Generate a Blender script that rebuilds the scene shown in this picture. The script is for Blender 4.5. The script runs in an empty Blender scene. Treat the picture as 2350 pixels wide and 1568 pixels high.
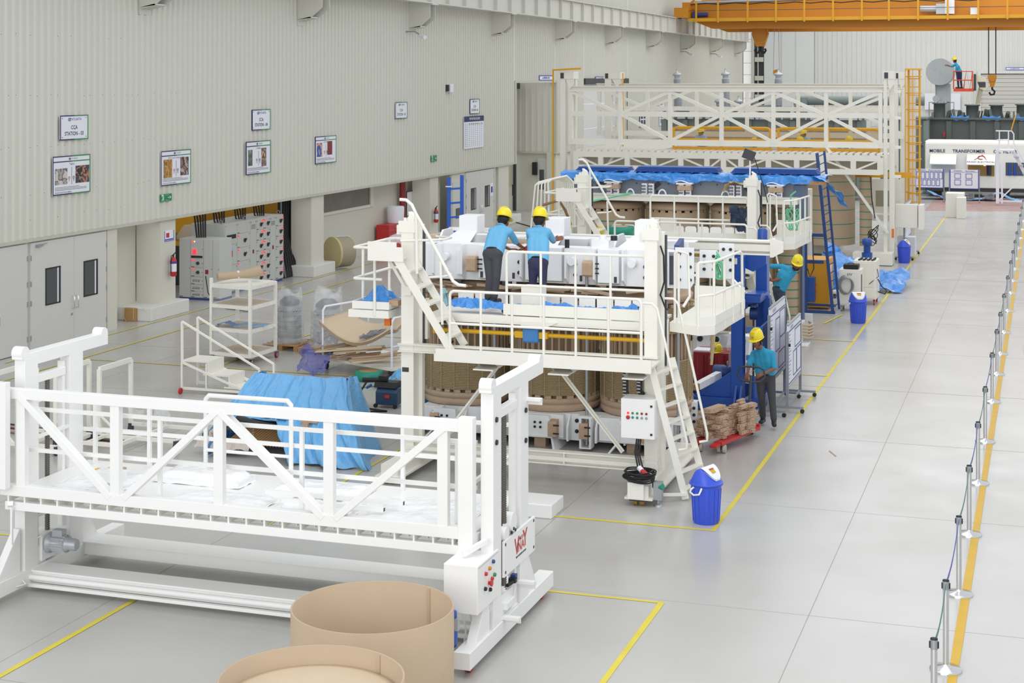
import bpy, math, random
from mathutils import Vector, Matrix, noise
random.seed(7)
C = bpy.context.scene.collection
SC = bpy.context.scene
# ---------------------------------------------------------------- camera, world, light, exposure
FPX, CX, HY, CH = 3674.0, 1175.0, 180.0, 6.3
YAW = math.atan2(1230.0, FPX)
cam = bpy.data.objects.new('camera', bpy.data.cameras.new('camera')); C.objects.link(cam)
cam.location = (0, 0, CH); cam.rotation_euler = (math.pi/2, 0, YAW)
cam.data.sensor_width = 36; cam.data.lens = FPX/2350*36; cam.data.shift_y = (HY-784.0)/2350
cam.data.clip_end = 500; SC.camera = cam
w = bpy.data.worlds.new('hall_light'); SC.world = w; w.use_nodes = True
w.node_tree.nodes['Background'].inputs[0].default_value = (0.93, 0.96, 1.0, 1)
w.node_tree.nodes['Background'].inputs[1].default_value = 0.84
def area(name, loc, rot, sx, sy, e, col=(1, 1, 1)):
    l = bpy.data.lights.new(name, 'AREA'); l.shape = 'RECTANGLE'; l.size = sx; l.size_y = sy; l.energy = e; l.color = col
    o = bpy.data.objects.new(name, l); C.objects.link(o); o.location = loc; o.rotation_euler = rot
area('skylight_near', (-3, 12, 14), (0, 0, 0), 14, 20, 950)
area('skylight_mid', (-4, 45, 14), (0, 0, 0), 10, 40, 950)
area('skylight_far', (-6, 95, 14), (0, 0, 0), 20, 45, 3600)
area('front_fill', (-6, -14, 9), (math.radians(82), 0, 0), 30, 12, 3500)  # added fill light behind the camera, brightens ribs and faces turned to it
SC.view_settings.view_transform = 'Standard'; SC.view_settings.look = 'None'
SC.view_settings.exposure = 0.05; SC.view_settings.gamma = 1.0; SC.view_settings.use_curve_mapping = False
# ---------------------------------------------------------------- survey helpers: photo point + known distance -> metres
_s, _c = math.sin(YAW), math.cos(YAW)
def _d(px): l = (px-CX)/FPX; return (-_s+l*_c, _c+l*_s)
def wz(px, py, z=0.0):
    D = (CH-z)*FPX/(py-HY); d = _d(px); return Vector((d[0]*D, d[1]*D, z))
def wy(px, py, Y):
    d = _d(px); D = Y/d[1]; return Vector((d[0]*D, Y, CH-D*(py-HY)/FPX))
def wx(px, py, X):
    d = _d(px); D = X/d[0]; return Vector((X, d[1]*D, CH-D*(py-HY)/FPX))
V = Vector
# ---------------------------------------------------------------- materials
def lin(h):
    h = h.lstrip('#'); o = []
    for i in (0, 2, 4):
        c = int(h[i:i+2], 16)/255; o.append(c/12.92 if c <= .04045 else ((c+.055)/1.055)**2.4)
    return (*o, 1)
MATS = {}
def mat(name, col, rough=.5, metal=0., noise_=0., nscale=8., bump=0., bscale=30., emit=0., alpha=1., coat=0., trans=0.):
    if name in MATS: return MATS[name]
    m = bpy.data.materials.new(name); m.use_nodes = True; nt = m.node_tree; b = nt.nodes['Principled BSDF']
    c = lin(col); b.inputs['Base Color'].default_value = c
    b.inputs['Roughness'].default_value = rough; b.inputs['Metallic'].default_value = metal
    b.inputs['Coat Weight'].default_value = coat; b.inputs['Coat Roughness'].default_value = .15
    b.inputs['Transmission Weight'].default_value = trans
    if emit: b.inputs['Emission Color'].default_value = c; b.inputs['Emission Strength'].default_value = emit
    if alpha < 1: b.inputs['Alpha'].default_value = alpha
    tc = nt.nodes.new('ShaderNodeTexCoord')
    n = nt.nodes.new('ShaderNodeTexNoise'); n.inputs['Scale'].default_value = nscale; n.inputs['Detail'].default_value = 4
    nt.links.new(tc.outputs['Object'], n.inputs['Vector'])
    r = nt.nodes.new('ShaderNodeMix'); r.data_type = 'RGBA'
    k = noise_ if noise_ else .03
    r.inputs[6].default_value = tuple(x*(1-k) for x in c[:3])+(1,); r.inputs[7].default_value = tuple(min(1, x*(1+k)) for x in c[:3])+(1,)
    nt.links.new(n.outputs[0], r.inputs[0]); nt.links.new(r.outputs[2], b.inputs['Base Color'])
    if bump:
        n2 = nt.nodes.new('ShaderNodeTexNoise'); n2.inputs['Scale'].default_value = bscale; n2.inputs['Detail'].default_value = 5
        nt.links.new(tc.outputs['Object'], n2.inputs['Vector'])
        bu = nt.nodes.new('ShaderNodeBump'); bu.inputs['Strength'].default_value = bump; bu.inputs['Distance'].default_value = .05
        nt.links.new(n2.outputs[0], bu.inputs['Height']); nt.links.new(bu.outputs[0], b.inputs['Normal'])
    MATS[name] = m; return m
white = mat('white_paint', 'F1F1EF', .38, noise_=.015)
cream = mat('cream_paint', 'F1EFE6', .42, noise_=.03, nscale=3)
cream2 = mat('ivory_paint', 'ECEAE0', .45, noise_=.04, nscale=3)
clampw = mat('clamp_white', 'F3F4F6', .4, noise_=.01)
cladm = mat('cladding_sheet', 'D8D7CD', .5, noise_=.02, nscale=.4)
cladb = mat('cladding_far', 'DADBD7', .5, noise_=.02, nscale=.4)
flash = mat('flashing', 'C4C3B6', .5)
walm = mat('wall_paint', 'D5D3C6', .6, noise_=.02, nscale=1)
doorm = mat('door_paint', 'D3D3CE', .45)
concm = mat('plinth_paint', 'DCDBD6', .6, noise_=.04)
girm = mat('girder_grey', 'D2D1C8', .5)
yel = mat('floor_yellow', 'D9C83A', .5, noise_=.15, nscale=3)
yel2 = mat('aisle_yellow', 'D2A714', .5, noise_=.12, nscale=3)
orange = mat('crane_orange', 'C98414', .45, noise_=.03, nscale=2)
cageY = mat('guard_yellow', 'E8A91C', .4)
shaftY = mat('shaft_yellow', 'E2AE14', .35)
helm = mat('helmet_yellow', 'F2DD10', .28, coat=.4)
blue = mat('stacker_blue', '1F50A8', .38, coat=.2)
navy = mat('steel_navy', '27447F', .4)
binb = mat('bin_blue', '3A5ADB', .38, coat=.1)
binw = mat('bin_lid_white', 'EEF0F4', .4)
tarp = mat('tarp_blue', '6DB2E6', .3, noise_=.12, nscale=6, bump=.5, bscale=14, coat=.35)
tarp2 = mat('tarp_deep', '3C8FE0', .25, noise_=.15, nscale=5, bump=.6, bscale=7, coat=.4)
dblue = mat('board_blue', '23549F', .45, noise_=.1, nscale=6)
kraft = mat('kraft_board', 'BDA78C', .75, noise_=.05, nscale=3)
kraft2 = mat('kraft_light', 'CAB79C', .75, noise_=.05, nscale=3)
wood = mat('beech_block', 'BDA086', .65, noise_=.16, nscale=12)
wood2 = mat('pallet_wood', 'B08A5E', .7, noise_=.2, nscale=10)
press = mat('pressboard', 'BAA188', .65, noise_=.1, nscale=6)
rope = mat('paper_wound_turns', 'A6926F', .75, noise_=.15, nscale=14)
rope2 = mat('turn_cords', 'B9A784', .75)
dgap = mat('deep_gap', '3A2E26', .9)
strip = mat('spacer_strip', '97826A', .75, noise_=.15, nscale=9)
steel = mat('polished_steel', 'DADBDC', .12, metal=1.)
galv = mat('galvanised', 'A9ADB2', .4, metal=.7)
alum = mat('motor_grey', 'B6BABF', .4, metal=.25)
black = mat('black_rubber', '1C1C1E', .55)
dark = mat('dark_steel', '3B3D42', .5)
screw = mat('screw_steel', '6B6763', .4, metal=.6)
red = mat('red_paint', 'C22B2E', .4)
dred = mat('cabinet_red', '8E2024', .4)
green = mat('strap_green', '1F8F78', .4)
greenl = mat('rope_green', '6FC49A', .6)
bolt = mat('bolt_black', '33343A', .4, metal=.5)
glass = mat('dark_glass', '4D5152', .12)
film = mat('clear_film', 'F2F4F6', .15, alpha=.32, bump=.5, bscale=10)
whitefilm = mat('white_film', 'F4F5F6', .25, bump=.5, bscale=7)
paper = mat('paper_white', 'E9EAF2', .6)
ink = mat('sign_navy', '25275E', .5)
inkb = mat('sign_blue', '3B45A5', .5)
inkg = mat('sign_green', '2E8B57', .5)
exitg = mat('exit_green', '1C8A50', .4)
shirtm = mat('shirt_blue', '2F9BC4', .8, noise_=.06, nscale=14, bump=.25, bscale=9)
shirtl = mat('shirt_light_blue', '6BB2DC', .8, noise_=.06, nscale=14, bump=.25, bscale=9)
trou = mat('trouser_charcoal', '45454B', .85, noise_=.1, bump=.2, bscale=10)
trou2 = mat('trouser_navy', '333352', .85, noise_=.1, bump=.2, bscale=10)
skin = mat('skin', '8A5A40', .5, noise_=.06)
hair = mat('hair', '1B1614', .7)
shoe = mat('shoe', '26262A', .5)
tgreen = mat('tank_grey_green', '75807C', .45, noise_=.05, nscale=2)
tdark = mat('tank_dark', '5B625F', .5, noise_=.05, nscale=2)
tsilver = mat('tank_light_grey', 'B5BDBE', .4)
porc = mat('porcelain_grey', '9DA1A8', .3)
panelm = mat('switchboard_grey', 'C3C4BE', .45)
clampg = mat('clamp_grey', '7F858F', .5)
ledr = mat('lamp_red', 'FF2A38', .4, emit=1.5)
ledy = mat('lamp_yellow', 'FFC23A', .4, emit=1.5)
ledb = mat('lamp_blue', '4A5BFF', .4, emit=1.5)
# floor: glossy grey epoxy with faint clouding
def floor_mat():
    m = bpy.data.materials.new('epoxy_floor'); m.use_nodes = True; nt = m.node_tree; b = nt.nodes['Principled BSDF']
    tc = nt.nodes.new('ShaderNodeTexCoord'); n = nt.nodes.new('ShaderNodeTexNoise'); n.inputs['Scale'].default_value = .35; n.inputs['Detail'].default_value = 3
    nt.links.new(tc.outputs['Object'], n.inputs['Vector'])
    r = nt.nodes.new('ShaderNodeValToRGB'); r.color_ramp.elements[0].position = .3; r.color_ramp.elements[1].position = .75
    r.color_ramp.elements[0].color = lin('B2B0AB'); r.color_ramp.elements[1].color = lin('C0BFBC')
    nt.links.new(n.outputs[0], r.inputs[0]); nt.links.new(r.outputs[0], b.inputs['Base Color'])
    n2 = nt.nodes.new('ShaderNodeTexNoise'); n2.inputs['Scale'].default_value = 1.2; n2.inputs['Detail'].default_value = 3
    nt.links.new(tc.outputs['Object'], n2.inputs['Vector'])
    mr = nt.nodes.new('ShaderNodeMapRange'); mr.inputs[3].default_value = .16; mr.inputs[4].default_value = .34
    nt.links.new(n2.outputs[0], mr.inputs[0]); nt.links.new(mr.outputs[0], b.inputs['Roughness'])
    return m
floorm = floor_mat()
# ---------------------------------------------------------------- mesh helpers
class MB:
    def __init__(s): s.v = []; s.f = []; s.m = []; s.sm = []
    def add(s, vs, fs, m=0, sm=False):
        o = len(s.v); s.v += [tuple(x) for x in vs]
        for f in fs: s.f.append(tuple(i+o for i in f)); s.m.append(m); s.sm.append(sm)
        return s
    def box(s, x0, x1, y0, y1, z0, z1, m=0):
        e = random.uniform(.0002, .0016); x0 -= e; x1 += e; y0 -= e; y1 += e; z1 += e
        return s.hexa([(x0, y0, z0), (x1, y0, z0), (x1, y1, z0), (x0, y1, z0), (x0, y0, z1), (x1, y0, z1), (x1, y1, z1), (x0, y1, z1)], m)
    def hexa(s, p, m=0): return s.add(p, [(0, 3, 2, 1), (4, 5, 6, 7), (0, 1, 5, 4), (1, 2, 6, 5), (2, 3, 7, 6), (3, 0, 4, 7)], m)
    def bar(s, p, q, w, h, m=0, up=(0, 0, 1)):
        w += random.uniform(0, .002); h += random.uniform(0, .002); p = V(p); q = V(q); d = (q-p).normalized(); u = V(up)
        if abs(d.dot(u)) > .98: u = V((0, 1, 0))
        a = d.cross(u).normalized(); b = a.cross(d).normalized(); a *= w/2; b *= h/2
        return s.hexa([p-a-b, p+a-b, q+a-b, q-a-b, p-a+b, p+a+b, q+a+b, q-a+b], m)
    def ibeam(s, p, q, w, h, t=.02, m=0):
        p = V(p); q = V(q); z = V((0, 0, h/2-t/2))
        s.bar(p+z, q+z, w, t, m); s.bar(p-z, q-z, w, t, m); return s.bar(p, q, t, h-2*t, m)
    def tube(s, pts, r, n=8, m=0, closed=False, caps=True, r2=None):
        P = [V(p) for p in pts]; N = len(P); rings = []; a = None
        for i in range(N):
            if closed: d = (P[(i+1) % N]-P[i-1])
            elif i == 0: d = P[1]-P[0]
            elif i == N-1: d = P[-1]-P[-2]
            else: d = (P[i+1]-P[i]).normalized()+(P[i]-P[i-1]).normalized()
            d = d.normalized() if d.length > 1e-9 else V((0, 0, 1))
            if a is None: a = d.orthogonal().normalized()
            a = a-d*a.dot(d); a = a.normalized() if a.length > 1e-6 else d.orthogonal().normalized()
            b = d.cross(a); rr = r if r2 is None else r+(r2-r)*i/(N-1)
            rings.append([P[i]+(a*math.cos(2*math.pi*k/n)+b*math.sin(2*math.pi*k/n))*rr for k in range(n)])
        vs = [x for R in rings for x in R]; fs = []
        for i in range(N if closed else N-1):
            j = (i+1) % N
            for k in range(n): fs.append((i*n+k, i*n+(k+1) % n, j*n+(k+1) % n, j*n+k))
        s.add(vs, fs, m, n > 5)
        if caps and not closed: s.add(rings[0], [tuple(range(n))[::-1]], m); s.add(rings[-1], [tuple(range(n))], m)
        return s
    def cyl(s, p, q, r, n=16, m=0, r2=None): return s.tube([p, q], r, n, m, r2=r2)
    def lathe(s, c, prof, n=32, m=0, axis='z', close=True, ms=None):
        c = V(c); rings = []
        for r, z in prof:
            R = []
            for k in range(n):
                a = 2*math.pi*k/n; x, y = r*math.cos(a), r*math.sin(a)
                R.append(c+(V((x, y, z)) if axis == 'z' else V((z, x, y)) if axis == 'x' else V((x, z, y))))
            rings.append(R)
        vs = [x for R in rings for x in R]
        for i in range(len(prof)-1):
            mm = ms[i] if ms else m
            s.add([], [], 0)
        o = len(s.v); s.v += [tuple(x) for x in vs]
        for i in range(len(prof)-1):
            for k in range(n):
                f = (o+i*n+k, o+i*n+(k+1) % n, o+(i+1)*n+(k+1) % n, o+(i+1)*n+k)
                s.f.append(f if axis != 'y' else f[::-1]); s.m.append(ms[i] if ms else m); s.sm.append(True)
        if close:
            s.add(rings[0], [tuple(range(n))[::-1]], ms[0] if ms else m); s.add(rings[-1], [tuple(range(n))], ms[-1] if ms else m)
        return s
    def prism(s, poly, ax, d0, d1, m=0):
        def P(a, b, d): return (d, a, b) if ax == 'x' else (a, d, b) if ax == 'y' else (a, b, d)
        n = len(poly); vs = [P(a, b, d0) for a, b in poly]+[P(a, b, d1) for a, b in poly]
        fs = [tuple(range(n)), tuple(range(n, 2*n))[::-1]]+[(i, i+n, (i+1) % n+n, (i+1) % n) for i in range(n)]
        return s.add(vs, fs, m)
    def sheet(s, fn, nu, nv, m=0, sm=True):
        vs = [fn(u/nu, v/nv) for v in range(nv+1) for u in range(nu+1)]
        fs = [(v*(nu+1)+u, v*(nu+1)+u+1, (v+1)*(nu+1)+u+1, (v+1)*(nu+1)+u) for v in range(nv) for u in range(nu)]
        return s.add(vs, fs, m, sm)
    def ball(s, c, r, n=12, m=0, sc=(1, 1, 1)):
        c = V(c); pr = [(max(1e-4, math.sin(math.pi*i/(n//2+2))*r), -math.cos(math.pi*i/(n//2+2))*r) for i in range(n//2+3)]
        o = len(s.v); s.lathe((0, 0, 0), pr, n, m)
        for i in range(o, len(s.v)):
            x = s.v[i]; s.v[i] = (c.x+x[0]*sc[0], c.y+x[1]*sc[1], c.z+x[2]*sc[2])
        return s
    def text(s, txt, o, right, up, size, m=0, bold=.0, align='CENTER', depth=.0):
        cu = bpy.data.curves.new('t', 'FONT'); cu.body = txt; cu.size = 1; cu.align_x = align; cu.align_y = 'CENTER'; cu.offset = bold; cu.resolution_u = 2
        t = bpy.data.objects.new('t', cu); me = t.to_mesh()
        o = V(o); R = V(right).normalized()*size; U = V(up).normalized()*size
        s.add([o+R*v.co.x+U*v.co.y for v in me.vertices], [tuple(p.vertices) for p in me.polygons], m)
        t.to_mesh_clear(); bpy.data.objects.remove(t); bpy.data.curves.remove(cu); return s
    def xf(s, fn, start=0):
        for i in range(start, len(s.v)): s.v[i] = tuple(fn(V(s.v[i])))
        return s
ORG = {}
def TH(name, label, cat, loc, group=None):
    o = bpy.data.objects.new(name, None); C.objects.link(o); o.location = loc; o.empty_display_size = .2
    o['label'] = label; o['category'] = cat
    if group: o['group'] = group
    ORG[o.name] = V(loc); return o
def OB(name, mb, mats, parent=None, label=None, cat=None, group=None, kind=None, bev=0, org=None):
    if not isinstance(mats, (list, tuple)): mats = [mats]
    if parent is not None: og = ORG[parent.name]
    elif org is not None: og = V(org)
    else:
        xs = [v[0] for v in mb.v]; ys = [v[1] for v in mb.v]; zs = [v[2] for v in mb.v]
        og = V(((min(xs)+max(xs))/2, (min(ys)+max(ys))/2, min(zs)))
    me = bpy.data.meshes.new(name); me.from_pydata([(a-og.x, b-og.y, c-og.z) for a, b, c in mb.v], [], mb.f)
    for m in mats: me.materials.append(m)
    me.polygons.foreach_set('material_index', mb.m); me.polygons.foreach_set('use_smooth', mb.sm); me.update()
    o = bpy.data.objects.new(name, me); C.objects.link(o); ORG[o.name] = og
    if parent is not None: o.parent = parent
    else: o.location = og
    if label: o['label'] = label
    if cat: o['category'] = cat
    if group: o['group'] = group
    if kind: o['kind'] = kind
    if bev:
        b = o.modifiers.new('b', 'BEVEL'); b.width = bev; b.segments = 2; b.limit_method = 'ANGLE'; b.angle_limit = .9
    return o
def ST(name, mb, mats, parent=None, **k): return OB(name, mb, mats, parent, kind=None if parent else 'structure', **k)
def dup(root, loc, rotz=0, label=None, group=None, skip=(), scale=None):
    def cp(o, par):
        c = o.copy(); C.objects.link(c); ORG[c.name] = ORG.get(o.name, V((0, 0, 0)))
        if par is not None: c.parent = par
        for ch in [x for x in o.children]:
            if ch.name.split('.')[0] in skip: continue
            cp(ch, c)
        return c
    r = cp(root, None); r.location = loc; r.rotation_euler = (0, 0, rotz)
    if scale: r.scale = scale
    ORG[r.name] = V(loc)
    if label: r['label'] = label
    if group: r['group'] = group
    return r
def arc(c, r, a0, a1, n, ax='z', z=0):
    out = []
    for i in range(n+1):
        a = math.radians(a0+(a1-a0)*i/n); x, y = r*math.cos(a), r*math.sin(a)
        out.append(V(c)+(V((x, y, 0)) if ax == 'z' else V((x, 0, y)) if ax == 'y' else V((0, x, y))))
    return out
# ================================================================ SETTING
fl = ST('floor', MB().box(-27, 14, 2, 124, -.15, 0), floorm, org=(0, 0, 0))
jm = mat('joint_line', '9B9993', .6)
for x in (-18.8, -14.75, -10.72, -6.69, -2.66, 1.4, 5.45):
    ST('floor_joint', MB().box(x-.0035, x+.0035, 4, 90, 0, .0015), jm, fl)
for k in range(16):
    y = 9.5+4.7*k
    ST('floor_joint', MB().box(-22, 12, y-.003, y+.003, 0, .0015), jm, fl)
TZ = [.002]
def tape(pts, wdt, m=yel):
    TZ[0] += .0007; z = TZ[0]
    b = MB(); pts = [V((p[0], p[1], z)) for p in pts]
    for p, q in zip(pts, pts[1:]):
        d = (q-p).normalized(); a = V((-d.y, d.x, 0))*wdt/2; n = max(1, int((q-p).length/.8)); prev = None
        for i in range(n+1):
            c = p+(q-p)*i/n; j = random.uniform(.88, 1.05); cur = (c-a*j, c+a*j)
            if prev: b.add([prev[0], cur[0], cur[1], prev[1]], [(0, 1, 2, 3)], 0)
            prev = cur
    return b
for pts, wd, m, nm in [
    ([(-4.42, 22.0), (-4.42, 82)], .075, yel, 'aisle_line'), ([(-8.4, 22.03), (-4.42, 22.03)], .075, yel, 'bay_line'),
    ([(-14, 18.72), (-4.38, 18.8)], .06, yel, 'bay_line'), ([(-4.4, 18.8), (-4.4, 10)], .075, yel, 'aisle_line'),
    ([(-10.48, 10), (-10.45, 17.5)], .075, yel, 'bay_line'), ([(-10.43, 20), (-10.43, 34)], .06, yel, 'bay_line'),
    ([(-.95, 8), (-.95, 78)], .10, yel2, 'walkway_line'), ([(-21.85, 30), (-21.85, 66)], .06, yel, 'wall_line'),
    ([(-20.6, 26), (-20.6, 60)], .06, yel, 'wall_line'), ([(-20.6, 31), (-13, 31)], .06, yel, 'bay_line'),
    ([(-17.2, 36), (-11.5, 36)], .06, yel, 'bay_line'), ([(-5.6, 38.9), (-4.42, 38.9)], .06, yel, 'bay_line'),
    ([(-5.7, 34.2), (-4.42, 34.2)], .05, yel, 'bay_line'), ([(-17.2, 31), (-17.2, 46)], .06, yel, 'bay_line'), ([(-5.45, 41.5), (-5.2, 43.2)], .07, yel, 'bay_line'),
    ([(-12.6, 31), (-12.6, 40)], .06, yel, 'bay_line')]:
    ST(nm, tape(pts, wd, m), m, fl)
hb = MB(); redp = mat('stripe_red', 'C96A55', .5)
for k in range(30):
    y = 78.5+k*.33; hb.add([(-5.6, y, .004), (-.9, y+1.1, .004), (-.9, y+1.2, .004), (-5.6, y+.1, .004)], [(0, 1, 2, 3)], 0)
ST('hatched_floor_marking', hb, redp, fl)
# corrugated sheeting: run along y (left wall) or x (back wall)
def corr(u0, u1, z0, z1, plane, base, pitch=.27, rib=.05, wide=.06, d=1):
    b = MB(); prof = []; u = u0
    while u < u1-pitch:
        prof += [(u, 0), (u+pitch-wide-.05, 0), (u+pitch-wide-.025, rib), (u+pitch-.025, rib)]; u += pitch
    prof.append((u1, 0)); P = (lambda a, h, z: (base+d*h, a, z)) if plane == 'x' else (lambda a, h, z: (a, base+d*h, z))
    vs = [P(a, h, z0) for a, h in prof]+[P(a, h, z1) for a, h in prof]; n = len(prof)
    b.add(vs, [(i, i+1, n+i+1, n+i) for i in range(n-1)], 0); return b
WX = -22.2
wl = corr(20, 66.65, 2.6, 16, 'x', WX)
for b2 in (corr(66.65, 72.7, 6.13, 16, 'x', WX), corr(72.7, 77.7, 2.78, 16, 'x', WX), corr(77.7, 86.6, 6.15, 16, 'x', WX), corr(86.6, 121.9, 2.78, 16, 'x', WX)):
    wl.add(b2.v, b2.f, 0)
wall = ST('wall_left', wl, cladm, org=(WX, 20, 0))
# backing so that the sheet has a body
ST('wall_backing', MB().box(-22.45, -22.24, 14, 66.65, 2.62, 16).box(-22.45, -22.24, 66.65, 72.7, 6.15, 16).box(-22.45, -22.24, 72.7, 77.7, 2.8, 16).box(-22.45, -22.24, 77.7, 86.6, 6.2, 16).box(-22.45, -22.24, 86.6, 122, 0, 16), walm, wall)
scr = MB()
for z, k in ((3.62, 1), (4.72, 1), (3.05, 2), (5.9, 1), (7.3, 2)):
    y = 24
    while y < 66:
        if random.random() < .55: scr.ball((WX+.003, y-.16, z+random.uniform(-.02, .02)), .008, 6, 0)
        y += .27*k
ST('sheet_screws', scr, dark, wall)
ST('trim_1', MB().box(-22.26, -22.15, 20, 66.7, 2.54, 2.62).box(-22.26, -22.12, 66.55, 66.72, 2.55, 6.2).box(-22.26, -22.12, 66.6, 72.8, 6.1, 6.2).box(-22.26, -22.12, 72.6, 122, 2.72, 2.8).box(-22.26, -22.1, 72.68, 72.8, 2.72, 6.2), flash)
# left wall, ground storey
wlo = MB()
wlo.box(-22.55, -22.28, 20, 28.0, 0, 2.56)
wlo.box(-22.35, -22.22, 34.62, 35.06, 0, 2.56)
wlo.box(-23.1, -22.96, 35.1, 37.1, 0, 2.6)
wlo.box(-23.4, -23.2, 47.2, 66.9, 0, 2.9)
wlo.box(-22.9, -22.75, 57.5, 59.0, 0, 2.6)
wlo.box(-22.34, -22.26, 59.0, 60.5, 0, 2.53).box(-22.35, -22.2, 63.95, 64.1, 0, 2.6).box(-22.7, -22.5, 64.1, 66.7, 0, 2.6)
wlo.box(-27, -26.8, 34, 60, 0, 6)
ST('wall_left_lower', wlo, walm)
ST('wall_left_far_lower', MB().box(-22.6, -22.3, 72.7, 77.7, 0, 2.8), walm)
# winding-shop recess: return wall and roller door
rw = corr(-25.4, -22.2, 2.8, 6.2, 'y', 72.75, .3, .03, .07, -1)
ST('wall_recess', rw, cladm)
ST('wall_recess_lower', MB().box(-25.4, -22.2, 72.9, 73.05, 0, 2.8), walm)
ST('baseboard_left', MB().box(-25.4, -22.15, 72.7, 72.9, 2.72, 2.82), flash)
rd = MB()
for k in range(7): rd.box(-24.26, -24.2, 66.6, 72.6, .75+k*.78, .75+k*.78+.76)
rd.box(-24.24, -24.17, 66.6, 72.6, 0, .72)
d6 = ST('door_6', rd, mat('roller_door', 'D9D4C3', .5), org=(-24.2, 69.5, 0))
ST('door_guide', MB().box(-24.2, -24.05, 72.3, 72.5, 0, 6.1).box(-24.2, -23.9, 66.6, 72.6, 5.8, 6.1), dark, d6)
ST('door_window', MB().box(-24.19, -24.15, 67, 72.3, 1.25, 2.4), mat('door_vision', 'BFBFA8', .3), d6)
# two grey personnel doors
def leaf(parent, y0, y1, z1, X=-22.2, win=True, hand=1, h0=1.02, h1=1.83):
    l = ST('door_leaf', MB().box(X-.06, X, y0+.006, y1-.006, .02, z1), doorm, parent)
    if win:
        c = (y0+y1)/2; a, b = c-.27, c+.27
        f = MB()
        for (p, q, r, s) in ((a-.03, a, h0, h1), (b, b+.03, h0, h1), (a-.03, b+.03, h0-.03, h0), (a-.03, b+.03, h1, h1+.03)): f.box(X, X+.012, p, q, r, s)
        ST('vision_frame', f, black, l); ST('vision_glass', MB().box(X, X+.006, a, b, h0, h1), glass, l)
        ST('blind', MB().box(X+.003, X+.009, b-.1, b-.05, h0, h1), paper, l)
    hy = y1-.08 if hand > 0 else y0+.08
    ST('pull_handle', MB().tube([(X, hy, .78), (X+.07, hy, .8), (X+.07, hy, 1.06), (X, hy, 1.08)], .012, 8), steel, l)
    if hand > 0: ST('lock', MB().cyl((X, hy-.02, .65), (X+.02, hy-.02, .65), .03, 12), galv, l)
    oy = y0+.01 if hand > 0 else y1-.01
    for z in (.25, 1.05, 1.5, 2.1): ST('hinge', MB().box(X, X+.012, oy-.012, oy+.012, z, z+.12), galv, l)
    return l
D1 = ST('door_1', MB().box(-22.32, -22.26, 31.3, 34.66, 0, 2.56), doorm)
leaf(D1, 31.42, 33.15, 2.5); leaf(D1, 33.15, 34.55, 2.5, hand=-1)
ST('door_closer', MB().box(-22.2, -22.14, 31.6, 31.82, 2.4, 2.45).bar((-22.15, 31.6, 2.43), (-22.15, 32.0, 2.46), .014, .014), galv, D1)
D2 = ST('door_2', MB().box(-22.32, -22.26, 28.0, 31.3, 0, 2.56), doorm)
leaf(D2, 28.0, 30.1, 2.5); leaf(D2, 30.1, 31.3, 2.5, win=False, hand=-1)
D3 = ST('door_3', MB().box(-22.34, -22.28, 60.5, 63.95, 0, 2.56), doorm)
leaf(D3, 60.5, 62.2, 2.5, h0=.98, h1=1.8); leaf(D3, 62.2, 63.9, 2.5, hand=-1, h0=.98, h1=1.8)
D4 = ST('door_4', MB().box(-22.34, -22.2, 59.0, 60.4, 0, 2.2), doorm)
ST('vision_glass', MB().box(-22.2, -22.19, 59.3, 59.75, .75, 1.15), glass, D4)
D5 = ST('door_5', MB().box(-23.1, -22.5, 72.84, 72.9, 0, 2.5), doorm)
ST('vision_glass', MB().box(-23.0, -22.78, 72.82, 72.84, 1.0, 1.95), glass, D5)
ST('pull_handle', MB().tube([(-22.6, 72.84, .9), (-22.6, 72.78, .95), (-22.6, 72.78, 1.25), (-22.6, 72.84, 1.3)], .015), steel, D5)
# observation window beyond the second column
W1 = ST('window_1', MB().box(-23.2, -23.14, 47.2, 53.4, 1.66, 1.76).box(-23.2, -23.12, 53.05, 53.3, 1.7, 2.6), mat('window_frame', 'DDDDD6', .5))
ST('window_glass', MB().box(-23.19, -23.17, 47.5, 53.06, 1.76, 2.6), mat('window_dark', '6E675C', .15, noise_=.35, nscale=1.6), W1)
# columns with plinths on the left wall
def column(name_n, y0, y1, px0, px1, pl):
    b = MB().box(-22.95, -22.25, y0, y1, .3, 2.6).box(-22.251, -22.235, y0+.02, y0+.06, .3, 2.53)
    r = ST('trim_%d' % name_n, b, walm, org=(-22.6, y0, 0))
    ST('plinth', MB().box(-23.1, -22.0, pl[0], pl[1], 0, .35), concm, r, bev=.02); return r
column(2, 37.15, 37.95, 0, 0, (36.3, 38.25)); column(3, 46.3, 47.25, 0, 0, (46.0, 47.6)); column(4, 56.6, 57.5, 0, 0, (55.9, 57.9)); column(5, 64.6, 66.0, 0, 0, (64.4, 67.0))
# back wall
bw = corr(-16.7, 14, 0, 18, 'y', 122, .36, .04, .09, -1)
b3 = corr(-22.2, -21.5, 6, 18, 'y', 122, .3, .04, .09, -1); bw.add(b3.v, b3.f, 0)
bwall = ST('wall_back', bw, cladb, org=(0, 122, 0))
ST('wall_backing', MB().box(-22.4, 14, 122.05, 122.3, 0, 18), cladb, bwall)
ST('smooth_panel', MB().box(-20.5, -16.75, 121.7, 121.95, 0, 18), mat('smooth_white', 'DEE1E0', .5), bwall)
ST('panel_joints', MB().box(-19.2, -19.12, 121.66, 121.7, 0, 18).box(-18.1, -18.06, 121.66, 121.7, 6, 18), girm, bwall)
tr = MB()
for k in range(12): tr.box(-22.1, -21.5, 121.8, 121.9, 3+k*.9, 3+k*.9+.86)
ST('translucent_sheet', tr, mat('translucent', 'F7F7F7', .4, emit=.25), bwall)
ST('dark_louvre', MB().box(-21.5, -20.5, 121.82, 121.95, 0, 18), dark, bwall)
lv = MB()
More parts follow.
